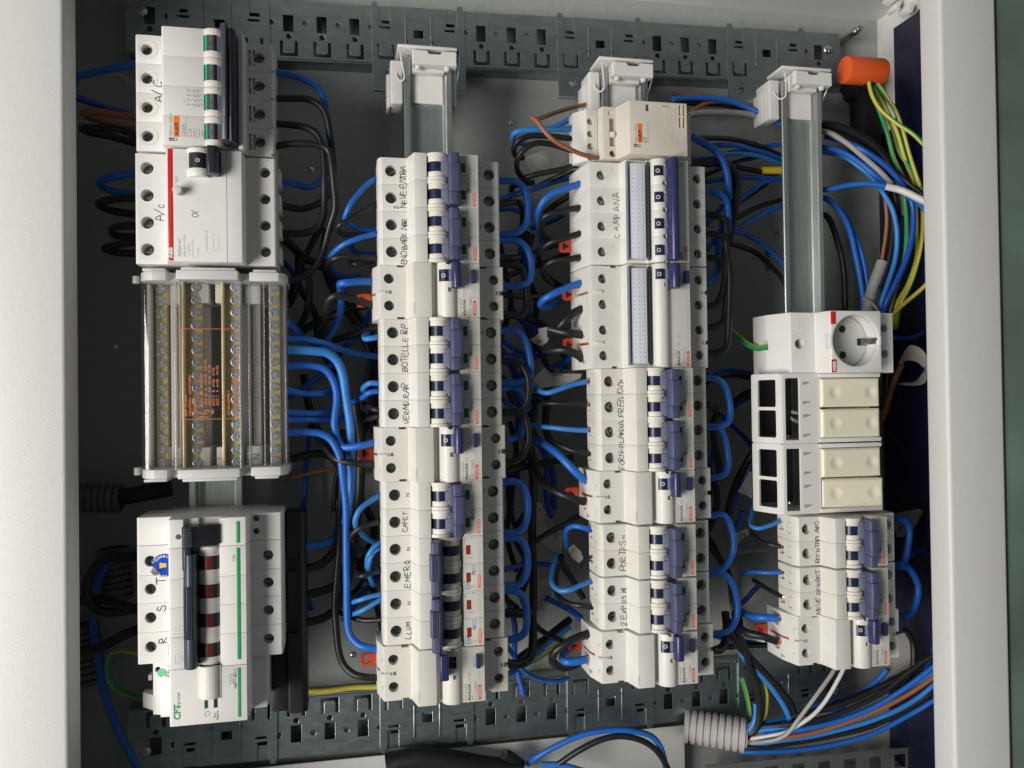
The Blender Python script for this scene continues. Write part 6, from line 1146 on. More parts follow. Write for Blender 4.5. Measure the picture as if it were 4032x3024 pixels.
    ('blue', 2.43, '', "blue bridge loop from FORN PLANXA breaker to the residual switch below", [(197.4, -26.7, 25), (208.4, -27.7, 24), (213.9, -34.8, 22), (216.8, -47.1, 21), (215.6, -57.3, 22), (210.6, -63, 24), (199.9, -64.7, 25)]),
    ('blue', 2.43, '', "blue bridge loop from the residual switch to PORTES breaker", [(199.6, -93.1, 25), (209.1, -92.1, 24), (215.6, -97, 22), (219.8, -107.7, 21), (219.8, -119, 21), (215.9, -128.1, 22), (209.3, -133.3, 24), (197.7, -134.6, 25)]),
    ('blue', 2.43, '', "blue bridge loop from PORTES breaker to EXPOSIT breaker", [(197.9, -136.9, 25), (210.6, -137, 23), (218.9, -145.7, 21), (222.6, -156.5, 20), (222.9, -166.9, 20), (221.7, -172.9, 20), (215.9, -178.8, 22), (208.4, -180.3, 24), (197.8, -180.3, 25)]),
    ('black', 2.88, '', "black cable running right behind FRIGIDO bridge loop", [(208.2, 7.8, 4), (223.1, 12.3, -5), (237.4, 13.7, -10), (260.5, 10.9, -20)]),
    ('navy', 2.16, '', "dark blue cable above that black one", [(212.9, 12.4, -4), (225.6, 15.6, -10), (240.4, 17, -16), (262.7, 13.8, -24)]),
    ('black', 2.16, '', "black cable rising to the switch frame", [(235.9, -9.7, -10), (247.5, -3.4, -15), (262.3, 1.5, -20)]),
    ('navy', 1.98, '', "dark blue cable rising to the switch frame", [(238.8, -13.4, -14), (251, -7.2, -18), (263.3, -3.6, -22)]),
    ('black', 2.7, '', "black cable hanging behind FORN PLANXA bridge loop", [(210.7, -9.2, 0), (219.2, -15.6, -2), (217.6, -25.6, -5), (218.8, -36.6, -8), (221.5, -45.9, -10), (225.1, -59.8, -12), (224.9, -71.7, -12)]),
    ('navy', 2.16, '', "dark blue cable falling right behind FORN PLANXA bridge loop", [(225.9, -18.6, -10), (240.6, -28.4, -18), (256, -40.2, -25), (266.7, -50.3, -30)]),
    ('black', 2.88, '', "black cable slanting down behind the switch frames", [(256.1, -45.7, -10), (248.4, -61.5, -15), (242.6, -78.5, -20), (239.8, -92.9, -25), (239.1, -103.6, -28)]),
    ('navy', 2.52, '', "dark blue cable slanting beside the paper flag near the switch frames", [(257.1, -53.4, -14), (249.8, -71.1, -18), (243.5, -87.1, -22), (241.2, -99.7, -26)]),
    ('lightblue', 1.71, 'c', "blue wire with a hooked bend into the upper breaker of the rightmost column", [(256.3, -98.8, 25), (245.7, -101.9, 27), (237.7, -103.9, 26), (236.3, -102, 18), (241.9, -95.8, 8), (252.2, -87.6, -5)]),
    ('black', 1.71, 'c', "black wire into the upper breaker of the rightmost column", [(257.1, -118.6, 25), (250.2, -117.2, 20), (248, -116.2, 10), (245.6, -111.5, 0)]),
    ('blue', 1.71, 'c', "blue wire running level into the lower breaker of the rightmost column", [(256.7, -137.9, 25), (246, -138.4, 20), (240.8, -140.2, 10), (236.2, -143.8, 0)]),
    ('black', 1.71, 'c', "black wire slanting into the lower breaker of the rightmost column", [(257.6, -156.5, 25), (254.1, -154.4, 15), (252.7, -152.4, 0), (251.1, -150.5, -8)]),
    ('navy', 1.98, '', "dark blue wire bending in the dark between the flags", [(243.2, -95.7, -10), (243.1, -102.4, -12), (240, -110.2, -16), (236.9, -115.9, -18)]),
    ('grey', 1.08, '', "thin pale wire crossing the dark beside the PORTES loop", [(248.7, -132.6, -30), (261, -132.7, -30), (275.5, -132.1, -30)]),
    ('navy', 1.98, '', "dark blue wire slanting low beside the EXPOSIT loop", [(260.2, -156, -14), (254.1, -164, -18), (245.9, -172.3, -20)]),
    ('blue', 2.9, 'c', "thick blue wire into the bottom residual switch of the rightmost column", [(251.6, -171.7, 28), (241.6, -171, 24), (235.2, -172, 14), (232, -170.7, 5)]),
    ('black', 2.9, 'c', "thick black wire into the bottom residual switch of the rightmost column", [(250.6, -188.7, 28), (240.3, -185, 26), (231, -183, 18), (228.3, -179.3, 8), (230.5, -173.3, 0)]),
    ('black', 2.8, '', "black cable falling steeply into the grey conduit", [(223.9, -178, 5), (229.7, -187.5, 5), (235.9, -199.9, 5), (242.2, -213.9, 0), (250.8, -228.4, -8), (256.9, -245.1, -14), (260.1, -261.1, -18), (258.3, -274.9, -22), (250.9, -283.8, -28)]),
    ('black', 2.8, '', "black cable falling right of the conduit to the wire bundle", [(221.3, -184.3, 8), (232, -199, 4), (243.8, -210.3, 0), (257.4, -223.2, -5), (273.3, -240.3, -10), (285.7, -255.2, -14), (291.5, -269.7, -18)]),
    ('lightblue', 2.4, '', "light blue wire falling to the bundle beside the conduit", [(232.5, -199.3, 0), (238.8, -208.7, -2), (250.3, -220.8, -5), (261.9, -233, -8), (274.3, -247.8, -12), (282, -260.1, -15), (285.7, -269.2, -18), (282, -279.6, -22)]),
    ('yg', 2.0, '', "green and yellow wire falling behind the black cables above the conduit", [(255, -227.2, -12), (263.1, -238.7, -16), (267.2, -251, -20), (265.9, -267.8, -24), (255.2, -274.1, -28)]),
    ('yg', 2.0, '', "dim yellow wire behind the strip end above the conduit", [(255.7, -239.5, -40), (260.3, -254.7, -40), (262.7, -269.7, -40), (260.4, -278.5, -38)]),
    ('lightblue', 2.4, '', "light blue wire entering the mouth of the conduit", [(257.7, -253.1, -20), (258.5, -265.4, -22), (254.7, -275.4, -24), (248.8, -283.2, -28)]),
    ('black', 3.2, '', "thick black cable stub right of the third column foot", [(200.7, -193.2, 22), (209.4, -194.4, 18), (216.3, -191.8, 12), (220.6, -182.9, 6), (222.5, -171.9, 0)]),
    ('black', 2.2, '', "thin black wire running level toward the rightmost column foot", [(225.8, -202.7, -10), (244.1, -205.1, -16), (269.1, -207.6, -22)]),
    ('blue', 1.8, '', "thin blue wire running level toward the rightmost column foot", [(214.1, -191.5, -5), (235.5, -199.3, -15), (254.5, -204.6, -22), (270.2, -209.4, -26)]),
    ('blue', 1.98, '', "lowest blue wire of the bundle sweeping right from the conduit", [(247.1, -295.2, -28), (260.8, -293.7, -22), (287.5, -293.3, -18), (322.4, -291.1, -15), (356.4, -283.5, -10), (383.7, -269.2, -4), (406.1, -252.4, 5), (416.5, -245.6, 8)]),
    ('black', 1.98, '', "black wire second lowest in the bundle from the conduit", [(246.2, -290.4, -26), (259.8, -289, -20), (285.9, -286.4, -15), (320.6, -283, -12), (353.8, -275, -6), (380.9, -260.8, 0), (402.6, -245.5, 8), (414.9, -239.3, 10)]),
    ('lightblue', 1.98, '', "light blue wire below the brown one in the bundle", [(254.8, -288.2, -24), (273.9, -283, -15), (308.4, -280.8, -12), (342.1, -273.2, -7), (369.1, -262.3, -1), (389.8, -249.9, 5), (402.4, -237.7, 10), (413.5, -229.7, 12)]),
    ('brown', 1.89, '', "orange-brown wire in the middle of the bundle from the conduit", [(254.8, -285.4, -24), (281.9, -279.3, -12), (306.6, -276.1, -9), (334, -268, -4), (360.8, -256.1, 2), (381.4, -243.7, 8), (399.3, -230.1, 14), (410.3, -223.8, 16)]),
    ('blue', 2.07, '', "blue wire just above the brown one in the bundle", [(263.7, -278.9, -18), (294, -272.3, -8), (321.8, -266.8, -4), (348.5, -257.2, 2), (369, -243.7, 8), (396.3, -219.3, 18), (405.7, -209.6, 22)]),
    ('lightblue', 1.98, '', "blue wire second above the brown one in the bundle", [(259.9, -276.3, -22), (279.6, -272.3, -14), (319.6, -267.9, -10), (348.8, -258.7, -2), (375.7, -243.5, 4), (401, -226.5, 12), (412.1, -219.1, 14)]),
    ('black', 2.07, '', "black wire on top of the bundle by the right frame", [(261, -274.5, -24), (289.3, -267.6, -8), (315.9, -263, -4), (337.7, -253.7, 0), (359.7, -242.2, 4), (380.2, -225.5, 10), (398.1, -211.4, 16), (407.5, -202.8, 20)]),
    ('black', 2.07, '', "black wire arching below the bottom right residual switch", [(286.9, -265, -16), (306.4, -259.3, -8), (335.7, -252.4, -6), (357.8, -241.9, -2), (374.7, -233.6, 4), (384.8, -227.8, 4)]),
    ('black', 1.89, '', "black wire second below the bottom right residual switch", [(296.5, -265.2, -20), (317.5, -258.2, -14), (346, -251.1, -12), (367.3, -243.3, -10), (385, -235.1, -8)]),
    ('blue', 1.89, '', "blue wire deep in the bundle near the conduit", [(262, -273.9, -28), (284.2, -269.2, -22), (307.6, -265, -20), (337.3, -263.6, -18)]),
    ('blue', 2.16, '', "blue wire rising to the back of the bottom right residual switch", [(296.6, -264.6, -20), (311.4, -258.4, -16), (329.3, -255.1, -15), (347.4, -250.8, -14), (361.2, -242.3, -12), (370.1, -232.3, -10)]),
    ('grey', 1.62, '', "left grey wire rising from the bundle to the rightmost rail", [(254.8, -286.5, -24), (261.4, -282.3, -14), (268.9, -278.6, -8), (276.2, -272.3, -4), (284.7, -259.7, 0), (296.8, -242.2, 4), (311.5, -225.2, 4), (316.5, -219.8, 2)]),
    ('white', 1.62, '', "right pale wire rising from the bundle to the rightmost rail", [(254.9, -283.2, -24), (267.5, -277.7, -14), (277.3, -274, -8), (287, -266.8, -4), (296.6, -257.6, 0), (306.9, -245.6, 3), (316.7, -229.6, 5), (321.8, -221.7, 4)]),
    ('navy', 2.16, '', "dark blue cable running down behind the right frame's lower part", [(418, -192.5, -12), (416, -208.8, -10), (410.6, -220.8, -6), (403.6, -230.8, -4), (399.6, -239.4, -4)]),
    ('black', 2.7, '', "black cable arching beside the bottom right residual switch", [(388.6, -200.1, -10), (396.2, -211.4, -12), (397.2, -225, -12), (394.4, -237.2, -12), (385.4, -248.4, -14)]),
    ('yg', 1.71, '', "green-yellow wire swinging right in front of the others below the orange cap", [(353.4, 249.5, 5), (354.2, 237.7, 8), (357.9, 225.4, 12), (366.9, 213.3, 18), (377.5, 202.2, 25), (384.4, 191.2, 30), (389.7, 182.6, 34)]),
    ('yg', 1.71, '', "right green-yellow wire dropping from the orange cap", [(360.2, 250.6, 4), (369.7, 240.5, 3), (380.6, 229.7, 0), (387.3, 212.9, 0), (393.9, 192.7, 0), (398.4, 174, 2), (401.7, 160, 4)]),
    ('yg', 1.71, '', "left green-yellow wire dropping from the orange cap", [(356.1, 249.1, 2), (365.3, 230, 0), (375.4, 211, -3), (382.8, 191.3, -5), (391.6, 174.7, -6), (395.2, 159.9, -6)]),
    ('yg', 1.71, '', "second left green-yellow wire dropping from the orange cap", [(360.1, 248.9, 0), (375.9, 229.7, -4), (387.3, 212.5, -6), (395.5, 191.6, -8), (403.5, 172.3, -8), (406.8, 155.7, -6)]),
    ('yg', 1.71, '', "green-yellow wire dropping from the orange cap, hindmost", [(364.1, 250.3, -3), (375, 233.3, -8), (385.2, 218.3, -10), (391.3, 200.1, -10), (398.3, 184.2, -6), (400.5, 164.5, 4)]),
    ('yg', 1.71, '', "left yellow-green wire running down to the round socket", [(392, 164.4, -6), (393.4, 149.5, -6), (393.9, 132.2, -6), (392.2, 115, -6), (388.8, 95.7, -8), (384.7, 79.8, -10), (380.7, 66.1, -12), (384.3, 47.3, -22)]),
    ('yg', 1.71, '', "right yellow-green wire running down to the round socket", [(407.9, 157.6, -4), (407.7, 138, -4), (405, 114.9, -4), (401.6, 97.9, -6), (396.3, 84.3, -8), (389.7, 69.4, -10), (393.5, 50.7, -20)]),
    ('yg', 1.71, '', "middle yellow-green wire running down to the round socket", [(403.4, 167.6, -8), (405.5, 144.5, -8), (405, 123.7, -8), (402, 105.1, -8), (396.6, 86.8, -10), (387.3, 69.6, -12), (391, 50.8, -22)]),
    ('black', 4.14, '', "fat black cable bundle arching from the rightmost rail to the right frame", [(325.2, 225, -30), (331.7, 221.8, -22), (349.5, 217.4, -20), (367.4, 208.4, -18), (381.8, 194.2, -15), (389.2, 180, -13), (394.6, 162.5, -12), (396.1, 145.1, -12)]),
    ('black', 2.7, '', "black cable just under the fat bundle", [(325.1, 220.3, -30), (331.6, 217.2, -22), (346.8, 212.6, -20), (363.3, 202.4, -18), (378.5, 188.5, -16), (386.6, 173.4, -15), (390.7, 154.7, -14), (390.2, 133.7, -14)]),
    ('grey', 2.16, '', "grey cable arching from the rightmost rail", [(319.5, 215.7, -20), (325.7, 212.5, -12), (341.2, 202.9, -8), (354.1, 191.2, -5), (368.2, 177.9, -2), (377.6, 169.2, -2)]),
    ('navy', 2.34, '', "violet-blue cable arching down by the right frame", [(334.1, 214.5, -28), (344.2, 209, -20), (349.9, 199.3, -6), (365.7, 186.9, 0), (377.9, 175.5, 2), (387.1, 163.1, 3), (393.2, 149.7, 3), (393.1, 132.7, 3), (389.3, 113.5, 2), (384.1, 97.8, 0), (377.6, 83.2, -2), (372.5, 68.9, -6), (376.1, 50.3, -16)]),
    ('blue', 2.16, '', "blue wire arching beneath the grey cable", [(320.5, 203.7, -23), (326.8, 200.7, -15), (341.2, 196.1, -12), (353.5, 186.4, -8), (363.9, 176.8, -5), (372.7, 170.3, -5)]),
    ('blue', 2.16, '', "blue wire ending in a white sleeve by the right frame", [(317.3, 167, -18), (323.5, 164.3, -10), (338.4, 167.3, -5), (352.5, 167.2, 2), (365.7, 163.9, 8)]),
    ('white', 2.88, '', "white sleeve over the blue wire by the right frame", [(364.7, 164.1, 8), (373.9, 160.4, 12), (381.8, 154.8, 18), (389.4, 148.3, 24), (394.8, 143, 28)]),
    ('blue', 2.07, '', "blue wire peeking out under the white sleeve", [(385.7, 156.2, 8), (389.3, 151.2, 13), (392.8, 143.5, 18), (397, 134.4, 22)]),
    ('lightblue', 2.07, '', "bright blue wire running down beside the heat-shrink sleeve", [(327.3, 201.9, -30), (347.9, 198.2, -26), (361.8, 186.6, -20), (370.1, 173.2, -12), (373.9, 160.3, -6), (380, 148.8, -5), (383.8, 134.1, -5), (384.1, 118.2, -6), (381.7, 102.3, -7), (377, 87.5, -8), (371.6, 71.6, -10), (375.2, 53, -20)]),
    ('brown', 1.53, '', "thin brown wire running into the heat-shrink sleeve", [(373.6, 186.4, -22), (379.5, 173.4, -16), (379.6, 160.5, -13), (380.6, 144.9, -13), (378.9, 127.5, -13), (375.2, 106.6, -13)]),
    ('black', 2.34, '', "black wire running down beside the thin brown one", [(373.7, 191.1, -22), (379.4, 176.4, -14), (380.7, 161.5, -10), (384.1, 142, -10), (382.4, 121.2, -10), (378.8, 102.9, -11), (372.1, 84.5, -12)]),
    ('sleeve', 4.68, '', "grey heat-shrink sleeve hanging right of the rightmost rail", [(375.6, 106.6, -13), (371.1, 94, -14), (367.1, 82.5, -15), (364.3, 72.2, -16), (367.6, 53.4, -26)]),
    ('blue', 2.52, '', "blue cable falling right beside the rightmost rail", [(323.3, 161.9, -28), (329.7, 159.3, -20), (344.2, 148.1, -22), (354.9, 131.5, -25), (361.8, 112.3, -28), (367.2, 89.1, -30), (368.8, 71.5, -30), (372, 52.2, -40)]),
    ('blue', 2.16, '', "second blue cable falling right beside the rightmost rail", [(347, 152.5, -26), (359.6, 132.2, -28), (367.8, 115.1, -30), (374, 91.9, -32), (375.5, 71.7, -32), (378.8, 52.4, -42)]),
    ('black', 2.52, '', "black cable falling beside the rightmost rail", [(326.8, 148.8, -34), (333.3, 146.3, -26), (344.4, 123.6, -28), (350.5, 100.7, -30), (351.8, 71.3, -30), (354.8, 52.2, -40)]),
    ('black', 2.07, '', "black wire crossing to the frame above the white sleeve", [(381, 180.1, -2), (390.3, 167, 4), (398.2, 157.3, 10), (403.8, 149.8, 14)]),
    ('yg', 1.71, '', "green-yellow wire slanting from the frame into the round socket", [(401, 90, 14), (397.3, 83.3, 10), (391.2, 76.4, 6), (382.7, 68.3, 2), (373.8, 59.9, 0)]),
    ('brown', 2.34, '', "brown wire hanging below the paper tag right of the socket", [(382, 19.7, 0), (376.3, 9.2, 0), (374.5, -2.8, -4), (371.3, -20, -8), (368.6, -31.2, -12)]),
    ('blue', 1.8, '', "blue wire leaving the right side of the socket", [(372.2, 41.7, 2), (388.5, 41.7, -5), (405.5, 44.4, -12), (421, 49.9, -18)]),
    ('black', 1.98, '', "black cable behind the paper tag by the right frame", [(404.5, 37, -20), (414.1, 43.2, -20), (425, 51.6, -20)]),
    ('grey', 1.08, '', "thin grey wire bent above the socket", [(355.3, 75.5, -10), (360.6, 72.2, -8), (364.7, 66.5, -6), (369.8, 61.3, -10)]),
    ('blue', 2.7, '', "blue bridge loop beside the upper breaker of the rightmost column", [(355.3, -101.2, 25), (365.8, -103.8, 23), (370.3, -111.6, 21), (369.1, -124.1, 21), (364.7, -135.7, 22), (355.9, -137.8, 25)]),
    ('blue', 2.7, '', "blue bridge loop beside the lower breaker of the rightmost column", [(356.4, -138.6, 25), (367.6, -141, 23), (375.5, -150.5, 21), (378, -161.5, 20), (374.2, -172.6, 21), (367.9, -177.5, 23), (359.6, -178, 25)]),
    ('navy', 2.0, '', "dark blue wire rising to the right frame's dark side", [(395.2, -138.6, -10), (409.6, -135.6, -15), (426.7, -133.8, -20)]),
    ('black', 2.0, '', "black wire slanting in the dark right of the rockers", [(395.2, -35.2, -40), (409.4, -47.2, -40), (417.6, -58.2, -40), (423.4, -70.2, -40)]),
    ('black', 2.0, '', "thin black wire level in the dark right of the rockers", [(364.9, -84.9, -10), (387.8, -81.8, -20), (409.6, -75.2, -30)]),
    ('yg', 2.2, '', "green-yellow earth wire curving into the left side of the socket", [(233.4, 48.8, -6), (238.9, 41.6, 0), (242, 35.6, 8), (246.3, 32.9, 15), (251.7, 33.9, 24)]),
    ('yg', 1.8, '', "dim green-yellow wire straight behind the socket's earth wire", [(247.4, 46.8, -22), (256.9, 45.9, -22), (267.3, 45.3, -22)]),
    ('grey', 1.5, '', "upper grey wire seen through the switch frame", [(269.9, -15.3, 10), (276, -17.4, 12), (283.1, -18.1, 14)]),
    ('grey', 1.5, '', "lower grey wire seen through the switch frame", [(269.9, -17.4, 10), (275.9, -22, 12), (282.5, -25.9, 14)]),
    ('navy', 2.2, '', "dark blue wire behind the socket's lower left", [(264.1, 31.6, -20), (267, 24.6, -22), (269.3, 14.1, -24)]),
    ('white', 6.3, '', "wide pale grey cable standing behind the earth wires near the right frame", [(437.2, 102.6, -40), (433.7, 72.4, -42), (432.4, 47.7, -45)]),
]
FLAGS = [
    ('white paper flag with pen letter S on the black wires', 14, [(72.8, 47.5), (81.0, 49.1), (81.8, 43.4), (79.6, 37.5), (75.6, 35.1), (70.5, 36.6), (66.3, 39.6), (71.5, 42.5), (73.6, 45.0)], 'S', (74.4, 37.1), 3.4, 0),
    ('crumpled paper flag with faint writing left of FRIGIDO breaker', -2, [(72.1, 11.0), (81.5, 20.0), (86.3, 15.2), (108.7, 14.6), (107.7, 11.1), (96.9, 6.4), (79.9, 4.5), (77.7, 3.6), (75.6, 7.5)], 'REGIDORA', (87.2, 13.3), 3.0, -85),
    ('large slanted paper flag with pen writing and a 2, left of PORTES', -14, [(75.3, -81.8), (78.8, -83.2), (87.7, -97.6), (96.6, -106.3), (96.5, -112.9), (95.4, -124.3), (90.9, -121.9), (83.8, -116.7), (74.9, -108.4), (72.4, -93.4)], '2 150BAS', (77.0, -87.5), 4.2, -150),
    ('small blank paper flag beside the PORTES breaker', -10, [(98.5, -118.0), (103.5, -115.2), (109.8, -120.8), (112.4, -128.8), (108.8, -130.5), (102.5, -125.6)], '', None, 3.4, 0),
    ('paper flag with pen writing at the foot of the third column', -20, [(72.2, -168.1), (74.8, -144.6), (81.2, -142.3), (87.6, -140.9), (87.0, -150.6), (82.8, -157.4), (79.1, -164.2), (76.3, -168.4)], 'CEMEIA', (85.2, -149.6), 3.6, -205),
    ('blank paper flag folded over cables left of the switch frames', -2, [(245.1, -63.5), (253.0, -64.6), (259.3, -69.8), (265.1, -76.4), (264.1, -80.0), (250.6, -86.3), (243.3, -81.9), (235.5, -79.4)], '', None, 3.4, 0),
    ('small dim paper flag left of the upper right breaker', -16, [(241.4, -114.9), (250.0, -110.5), (253.1, -115.9), (241.8, -122.7)], '15', (244.8, -120.5), 3.6, -60),
    ('crumpled pale paper behind the contactor wires', -18, [(71.9, 182.7), (77.4, 185.6), (87.4, 187.8), (92.8, 182.7), (91.8, 174.6), (85.4, 173.5), (81.8, 175.1), (77.2, 172.3), (73.6, 177.4)], '', None, 3.4, 0),
    ('blank white plate behind the bottom right residual switch', -12, [(375.9, -206.5), (388.8, -202.7), (395.1, -206.8), (396.2, -211.4), (395.8, -232.8), (384.1, -237.7), (368.9, -239.6)], '', None, 3.4, 0),
    ('dim paper flag in the dark right of the upper right breaker', -20, [(388.4, -105.5), (409.6, -101.8), (413.7, -104.5), (410.5, -115.8), (396.1, -125.5), (389.1, -125.2)], 'GX', (392.7, -122.3), 4.0, -20),
]
TAG_OUTER = [(368.7, 20.7), (379.6, 34.9), (391.8, 30.4), (396.0, 19.5), (395.2, 8.7), (391.2, 3.8), (378.9, 2.4), (366.7, 4.0)]
TAG_INNER = [(381.1, 19.6), (385.1, 22.9), (394.2, 22.0), (399.8, 18.0), (401.5, 15.4), (398.5, 10.9), (392.7, 5.9), (382.4, 5.0)]
# ---------------------------------------------------------------- wires
WM = {'blue': 'wire_blue', 'lightblue': 'wire_lightblue', 'navy': 'wire_navy', 'black': 'wire_black', 'brown': 'wire_brown', 'grey': 'wire_grey', 'white': 'wire_white', 'yg': 'wire_yellow', 'sleeve': 'heat_shrink'}
WC = {'blue': 'blue', 'lightblue': 'light blue', 'navy': 'dark blue', 'black': 'black', 'brown': 'brown', 'grey': 'grey', 'white': 'white', 'yg': 'yellow-green', 'sleeve': 'grey'}
def add_wire(kind, r, flags, label, pts):
    P = [Vector(p) for p in pts]; o0 = P[len(P) // 2].copy()
    path = ring_path(P, n=6)
    # slight hand-bent unevenness that fades at the ends
    rnd = random.Random(hash(label) % 9973 if False else sum(map(ord, label))); a, b, c = rnd.uniform(0, 6), rnd.uniform(0, 6), rnd.uniform(.3, .95)
    n = len(path); st0 = rnd.randrange(12)
    for i, q in enumerate(path):
        f = math.sin(math.pi * i / (n - 1)); q += Vector((math.sin(i * .35 + a), math.cos(i * .29 + b), math.sin(i * .23 + b))) * c * f * .5
    bm = bmesh.new()
    tube_bm(bm, [q - o0 for q in path], r, 12, stripe={(st0 + k) % 12 for k in range(5)} if kind == 'yg' else None, twist=0.035 if kind == 'yg' else 0)
    me = fin(bm, 60)
    o = solid('wire_sleeve' if kind == 'sleeve' or 'sleeve over' in label else 'wire', me, WM[kind], label, 'wire', o0, 'wires of the cabinet')
    if kind == 'yg':
        me.materials.append(None); o.material_slots[1].link = 'OBJECT'; o.material_slots[1].material = MATS['wire_green']
    if 'c' in flags:
        d = (path[0] - path[1]).normalized(); bm = bmesh.new(); e = path[0] - o0
        d2 = (d + Vector((1.2, 0, 0))).normalized()
        for k in range(7):
            an = k * 2 * math.pi / 6; off = Vector((0, math.cos(an), math.sin(an))) * (r * .52 if k < 6 else 0)
            tube_bm(bm, [e - d * .6 + off * .9, e + d2 * 1.3 + off, e + d2 * 4.5 + off * .8], r * .28, 6)
        part('copper_strands', fin(bm, 60), 'copper', o)
    return o
for w_ in WIRES: add_wire(*w_)

# the tangle deep behind the columns: alike dark wires that cannot be told apart
rq = random.Random(44)
NEAR = {'second': ['NEVE ENTRA', 'END BARR', 'the first residual switch', 'BOTELLE', 'VERMU', 'the second residual switch', 'CAFET', 'EMERG', 'LLUM'],
        'third': ['CAMPANA', 'the CAMPANA release tabs', 'pen letter T', 'pen letter S', 'pen letter R', 'FRIGIDO', 'FORN PLANXA', 'the switch above PORTES', 'PORTES', 'EXPOSIT', 'the bottom switch'],
        'rightmost': ['the round socket', 'the upper switch frame', 'the first cream rocker', 'the second cream rocker', 'the lower switch frame', 'the third cream rocker', 'the tilted rocker', 'RECNT PLATO', 'MEVE REBOST', 'the lowest residual switch']}
for lo, hi, col, top, bot in ((-100, -48, 'second', 120, -170), (46, 98, 'third', 130, -180), (194, 246, 'rightmost', 60, -180)):
    for k, near in enumerate(NEAR[col]):
        u = rq.uniform(lo, hi); L = rq.uniform(70, 150); v = min(130, top + (bot - top) * (k + .5) / len(NEAR[col]) + L / 2); w0 = rq.uniform(-62, -30); pts = []; m = 6; du = rq.uniform(-25, 25)
        for i in range(m): pts.append((min(max(u + du * math.sin(i * .7 + k) + rq.uniform(-6, 6), lo - 14), hi + 14), v - L * i / (m - 1), min(-26, max(-66, w0 + rq.uniform(-8, 8)))))
        kd = rq.choice(['black', 'black', 'navy'])
        add_wire(kd, rq.choice([1.9, 2.3, 2.8]), '', WC[kd] + ' wire deep in the gap left of ' + near + (', ' + col + ' column' if 'switch' in near or col == 'second' else ''), pts)

for k, near in enumerate(['the round socket', 'the looped paper tag', 'the upper cream rockers', 'the lower cream rockers', 'the rightmost breakers']):
    v = 20 - k * 45; u = rq.uniform(345, 392); pts = [(min(404, max(336, u + 16 * math.sin(i * .8 + k) + rq.uniform(-5, 5))), v + 45 - i * 24, min(-34, max(-64, -50 + rq.uniform(-12, 12)))) for i in range(6)]
    kd = 'navy' if k % 3 == 1 else 'black'
    add_wire(kd, rq.choice([1.8, 2.2, 2.6]), '', WC[kd] + ' wire deep in the dark behind and beside ' + near, pts)

# paper flags round the wires
def flag_mesh(pts, seed):
    rnd = random.Random(seed); c = Vector((sum(p[0] for p in pts) / len(pts), sum(p[1] for p in pts) / len(pts), 0))
    L = max((Vector((*p, 0)) - c).length for p in pts); a = rnd.uniform(0, 3.1); ax = Vector((math.cos(a), math.sin(a), 0)); bm = bmesh.new()
    def z(p): q = (p - c).dot(ax) / L; return 5.0 * q * q - 2 + 2.0 * q
    rings = []
    for f in (1.0, .66, .33):
        rg = []
        for i in range(len(pts)):
            for s in (0, .5):
                p = Vector((*pts[i], 0)).lerp(Vector((*pts[(i + 1) % len(pts)], 0)), s); p = c + (p - c) * f; rg.append(bm.verts.new(Vector((p.x, p.y, z(p))) - c))
        rings.append(rg)
    n = len(rings[0])
    for k in range(2):
        for i in range(n): bm.faces.new((rings[k][i], rings[k][(i + 1) % n], rings[k + 1][(i + 1) % n], rings[k + 1][i]))
    cv = bm.verts.new(Vector((0, 0, z(c))))
    for i in range(n): bm.faces.new((rings[2][i], rings[2][(i + 1) % n], cv))
    bmesh.ops.solidify(bm, geom=bm.faces[:], thickness=.25)
    return fin(bm, 80), c, z
for i, (lab, w_, pts, word, wp, size, ang) in enumerate(FLAGS):
    me, c, z = flag_mesh(pts, 90 + i)
    o = solid('paper_flag', me, 'paper', lab, 'paper flag' if 'plate' not in lab else 'plate', (c.x, c.y, w_), 'paper flags on the wires' if 'plate' not in lab else None)
    if word: scribble(word, wp[0] - c.x, wp[1] - c.y, z(Vector((*wp, 0))) + 1.8, o, size, .85, lw=.5, seed=200 + i, rotw=math.radians(90 + ang))
def tag_mesh():
    A = ring_path([(p[0], p[1], 14) for p in TAG_OUTER], n=5); B = ring_path([(p[0], p[1], 2) for p in TAG_INNER], n=5); o = A[len(A) // 2].copy(); bm = bmesh.new(); rows = []
    for a, b in zip(A, B): rows.append([bm.verts.new(a.lerp(b, k / 4) - o + Vector((0, 0, 2.0 * math.sin(k / 4 * math.pi)))) for k in range(5)])
    for i in range(len(rows) - 1):
        for k in range(4): bm.faces.new((rows[i][k], rows[i + 1][k], rows[i + 1][k + 1], rows[i][k + 1]))
    bmesh.ops.solidify(bm, geom=bm.faces[:], thickness=.3); return fin(bm, 80), o
me, o0 = tag_mesh()
o = solid('paper_flag', me, 'paper', 'looped white paper tag with pen writing right of the socket', 'paper flag', o0, 'paper flags on the wires')
scribble('CBE', -1.5, 9.0, 3.4, o, 4.2, .9, lw=.45, seed=301, rotw=math.radians(-70))

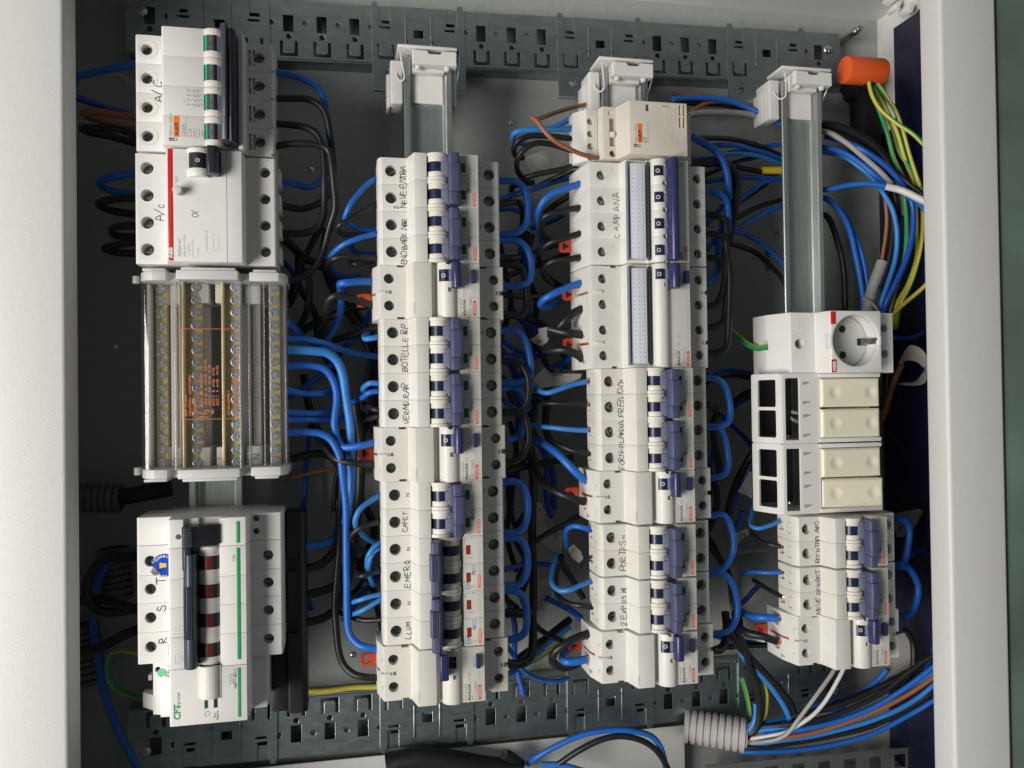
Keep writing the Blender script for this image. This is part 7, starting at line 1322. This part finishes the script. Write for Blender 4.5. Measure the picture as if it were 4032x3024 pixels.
# conduits, cap and small pieces
def conduit(pos, ang, n, r, pitch, label, tilt=0.0):
    o = solid('corrugated_conduit', conduit_mesh(n, r, pitch), 'conduit_shaded' if 'dim' in label else 'conduit', label, 'conduit', pos, 'corrugated conduits')
    o.matrix_world = o.matrix_world @ Matrix.Rotation(ang, 4, 'Z') @ Matrix.Rotation(tilt, 4, 'Y')
conduit((209, -279, -52), -0.10, 9, 13.2, 5.6, 'pale corrugated conduit with wires coming out, lower right', -0.43)
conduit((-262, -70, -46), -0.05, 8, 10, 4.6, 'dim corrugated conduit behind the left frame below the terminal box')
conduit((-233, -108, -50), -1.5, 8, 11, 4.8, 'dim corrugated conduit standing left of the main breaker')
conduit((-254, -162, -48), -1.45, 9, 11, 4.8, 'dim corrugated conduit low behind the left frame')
def cap_mesh():
    bm = bmesh.new(); prof = [(0, 0), (9.4, 0), (10.6, .6), (10.9, 2.0), (11.0, 33), (10.2, 35), (8, 36), (0, 36)]; seg = 36; rings = []
    for rr, x in prof: rings.append([bm.verts.new((x, rr * math.cos(2 * math.pi * k / seg), rr * math.sin(2 * math.pi * k / seg))) for k in range(seg)] if rr > 0 else [bm.verts.new((x, 0, 0))])
    for i in range(len(rings) - 1):
        A, B = rings[i], rings[i + 1]
        for k in range(seg):
            if len(A) == 1: bm.faces.new((A[0], B[k], B[(k + 1) % seg]))
            elif len(B) == 1: bm.faces.new((A[k], A[(k + 1) % seg], B[0]))
            else: bm.faces.new((A[k], A[(k + 1) % seg], B[(k + 1) % seg], B[k]))
    return fin(bm, 35)
def cap_cut():
    bm = bmesh.new(); cyl_bm(bm, (23, -13, 0), 'v', 5.2, 12, 20); box_bm(bm, 1.8, 3.0, -12, 12, -12, 8.0); return fin(bm)
t = thing('wire_connector', 'orange plastic wire connector cap with green-yellow wires, upper right', 'wire connector', (333, 259, 2))
part('cap_body', cap_mesh(), 'orange_cap', t); part('mouth', cy((22.5, -11.2, 0), 'v', 5.0, 1.2, 20), 'hole_dark', t)
solid('cable_gland', (lambda: (lambda bm: (cyl_bm(bm, (0, 0, 0), 'w', 15, 20, 8, bev=1.5), cyl_bm(bm, (0, 0, 20.1), 'w', 10, 8, 20, bev=1), fin(bm))[2])(bmesh.new()))(), 'black_plastic', 'black hexagonal gland behind the orange wire cap', 'gland', (391, 272, -69.5))
solid('cable_gland', bx(-10, 10, -30, 30, 0, 22, 4), 'black_plastic', 'black foam block below the black gland, upper right', 'gland', (394, 236, -69.5))
solid('cable_marker', (lambda bm: (tube_bm(bm, [Vector((-11, -.5, 0)), Vector((0, 0, .5)), Vector((11, .5, 0))], 3.1, 14), fin(bm, 60))[1])(bmesh.new()), 'yellow', 'yellow cable marker sleeve on a black wire near the rightmost rail', 'cable marker', (283, 181.5, -21))
def latch():
    bm = bmesh.new(); box_bm(bm, -16, 20, 6, 10, -6, 10, .8); box_bm(bm, -10, 24, 0, 4.6, -4, 14, .8); box_bm(bm, -4, 2, -6, 1, -4, 12, .6); box_bm(bm, 12, 18, -8, 1, -2, 10, .6); box_bm(bm, 4, 8, -10, 0, -6, 6, .6); return fin(bm)
o = solid('door_latch', latch(), 'cool_white', 'white plastic latch at the top right inside the cabinet', 'latch', (384, 326, -6)); o.matrix_world = o.matrix_world @ Matrix.Rotation(-.5, 4, 'Z')
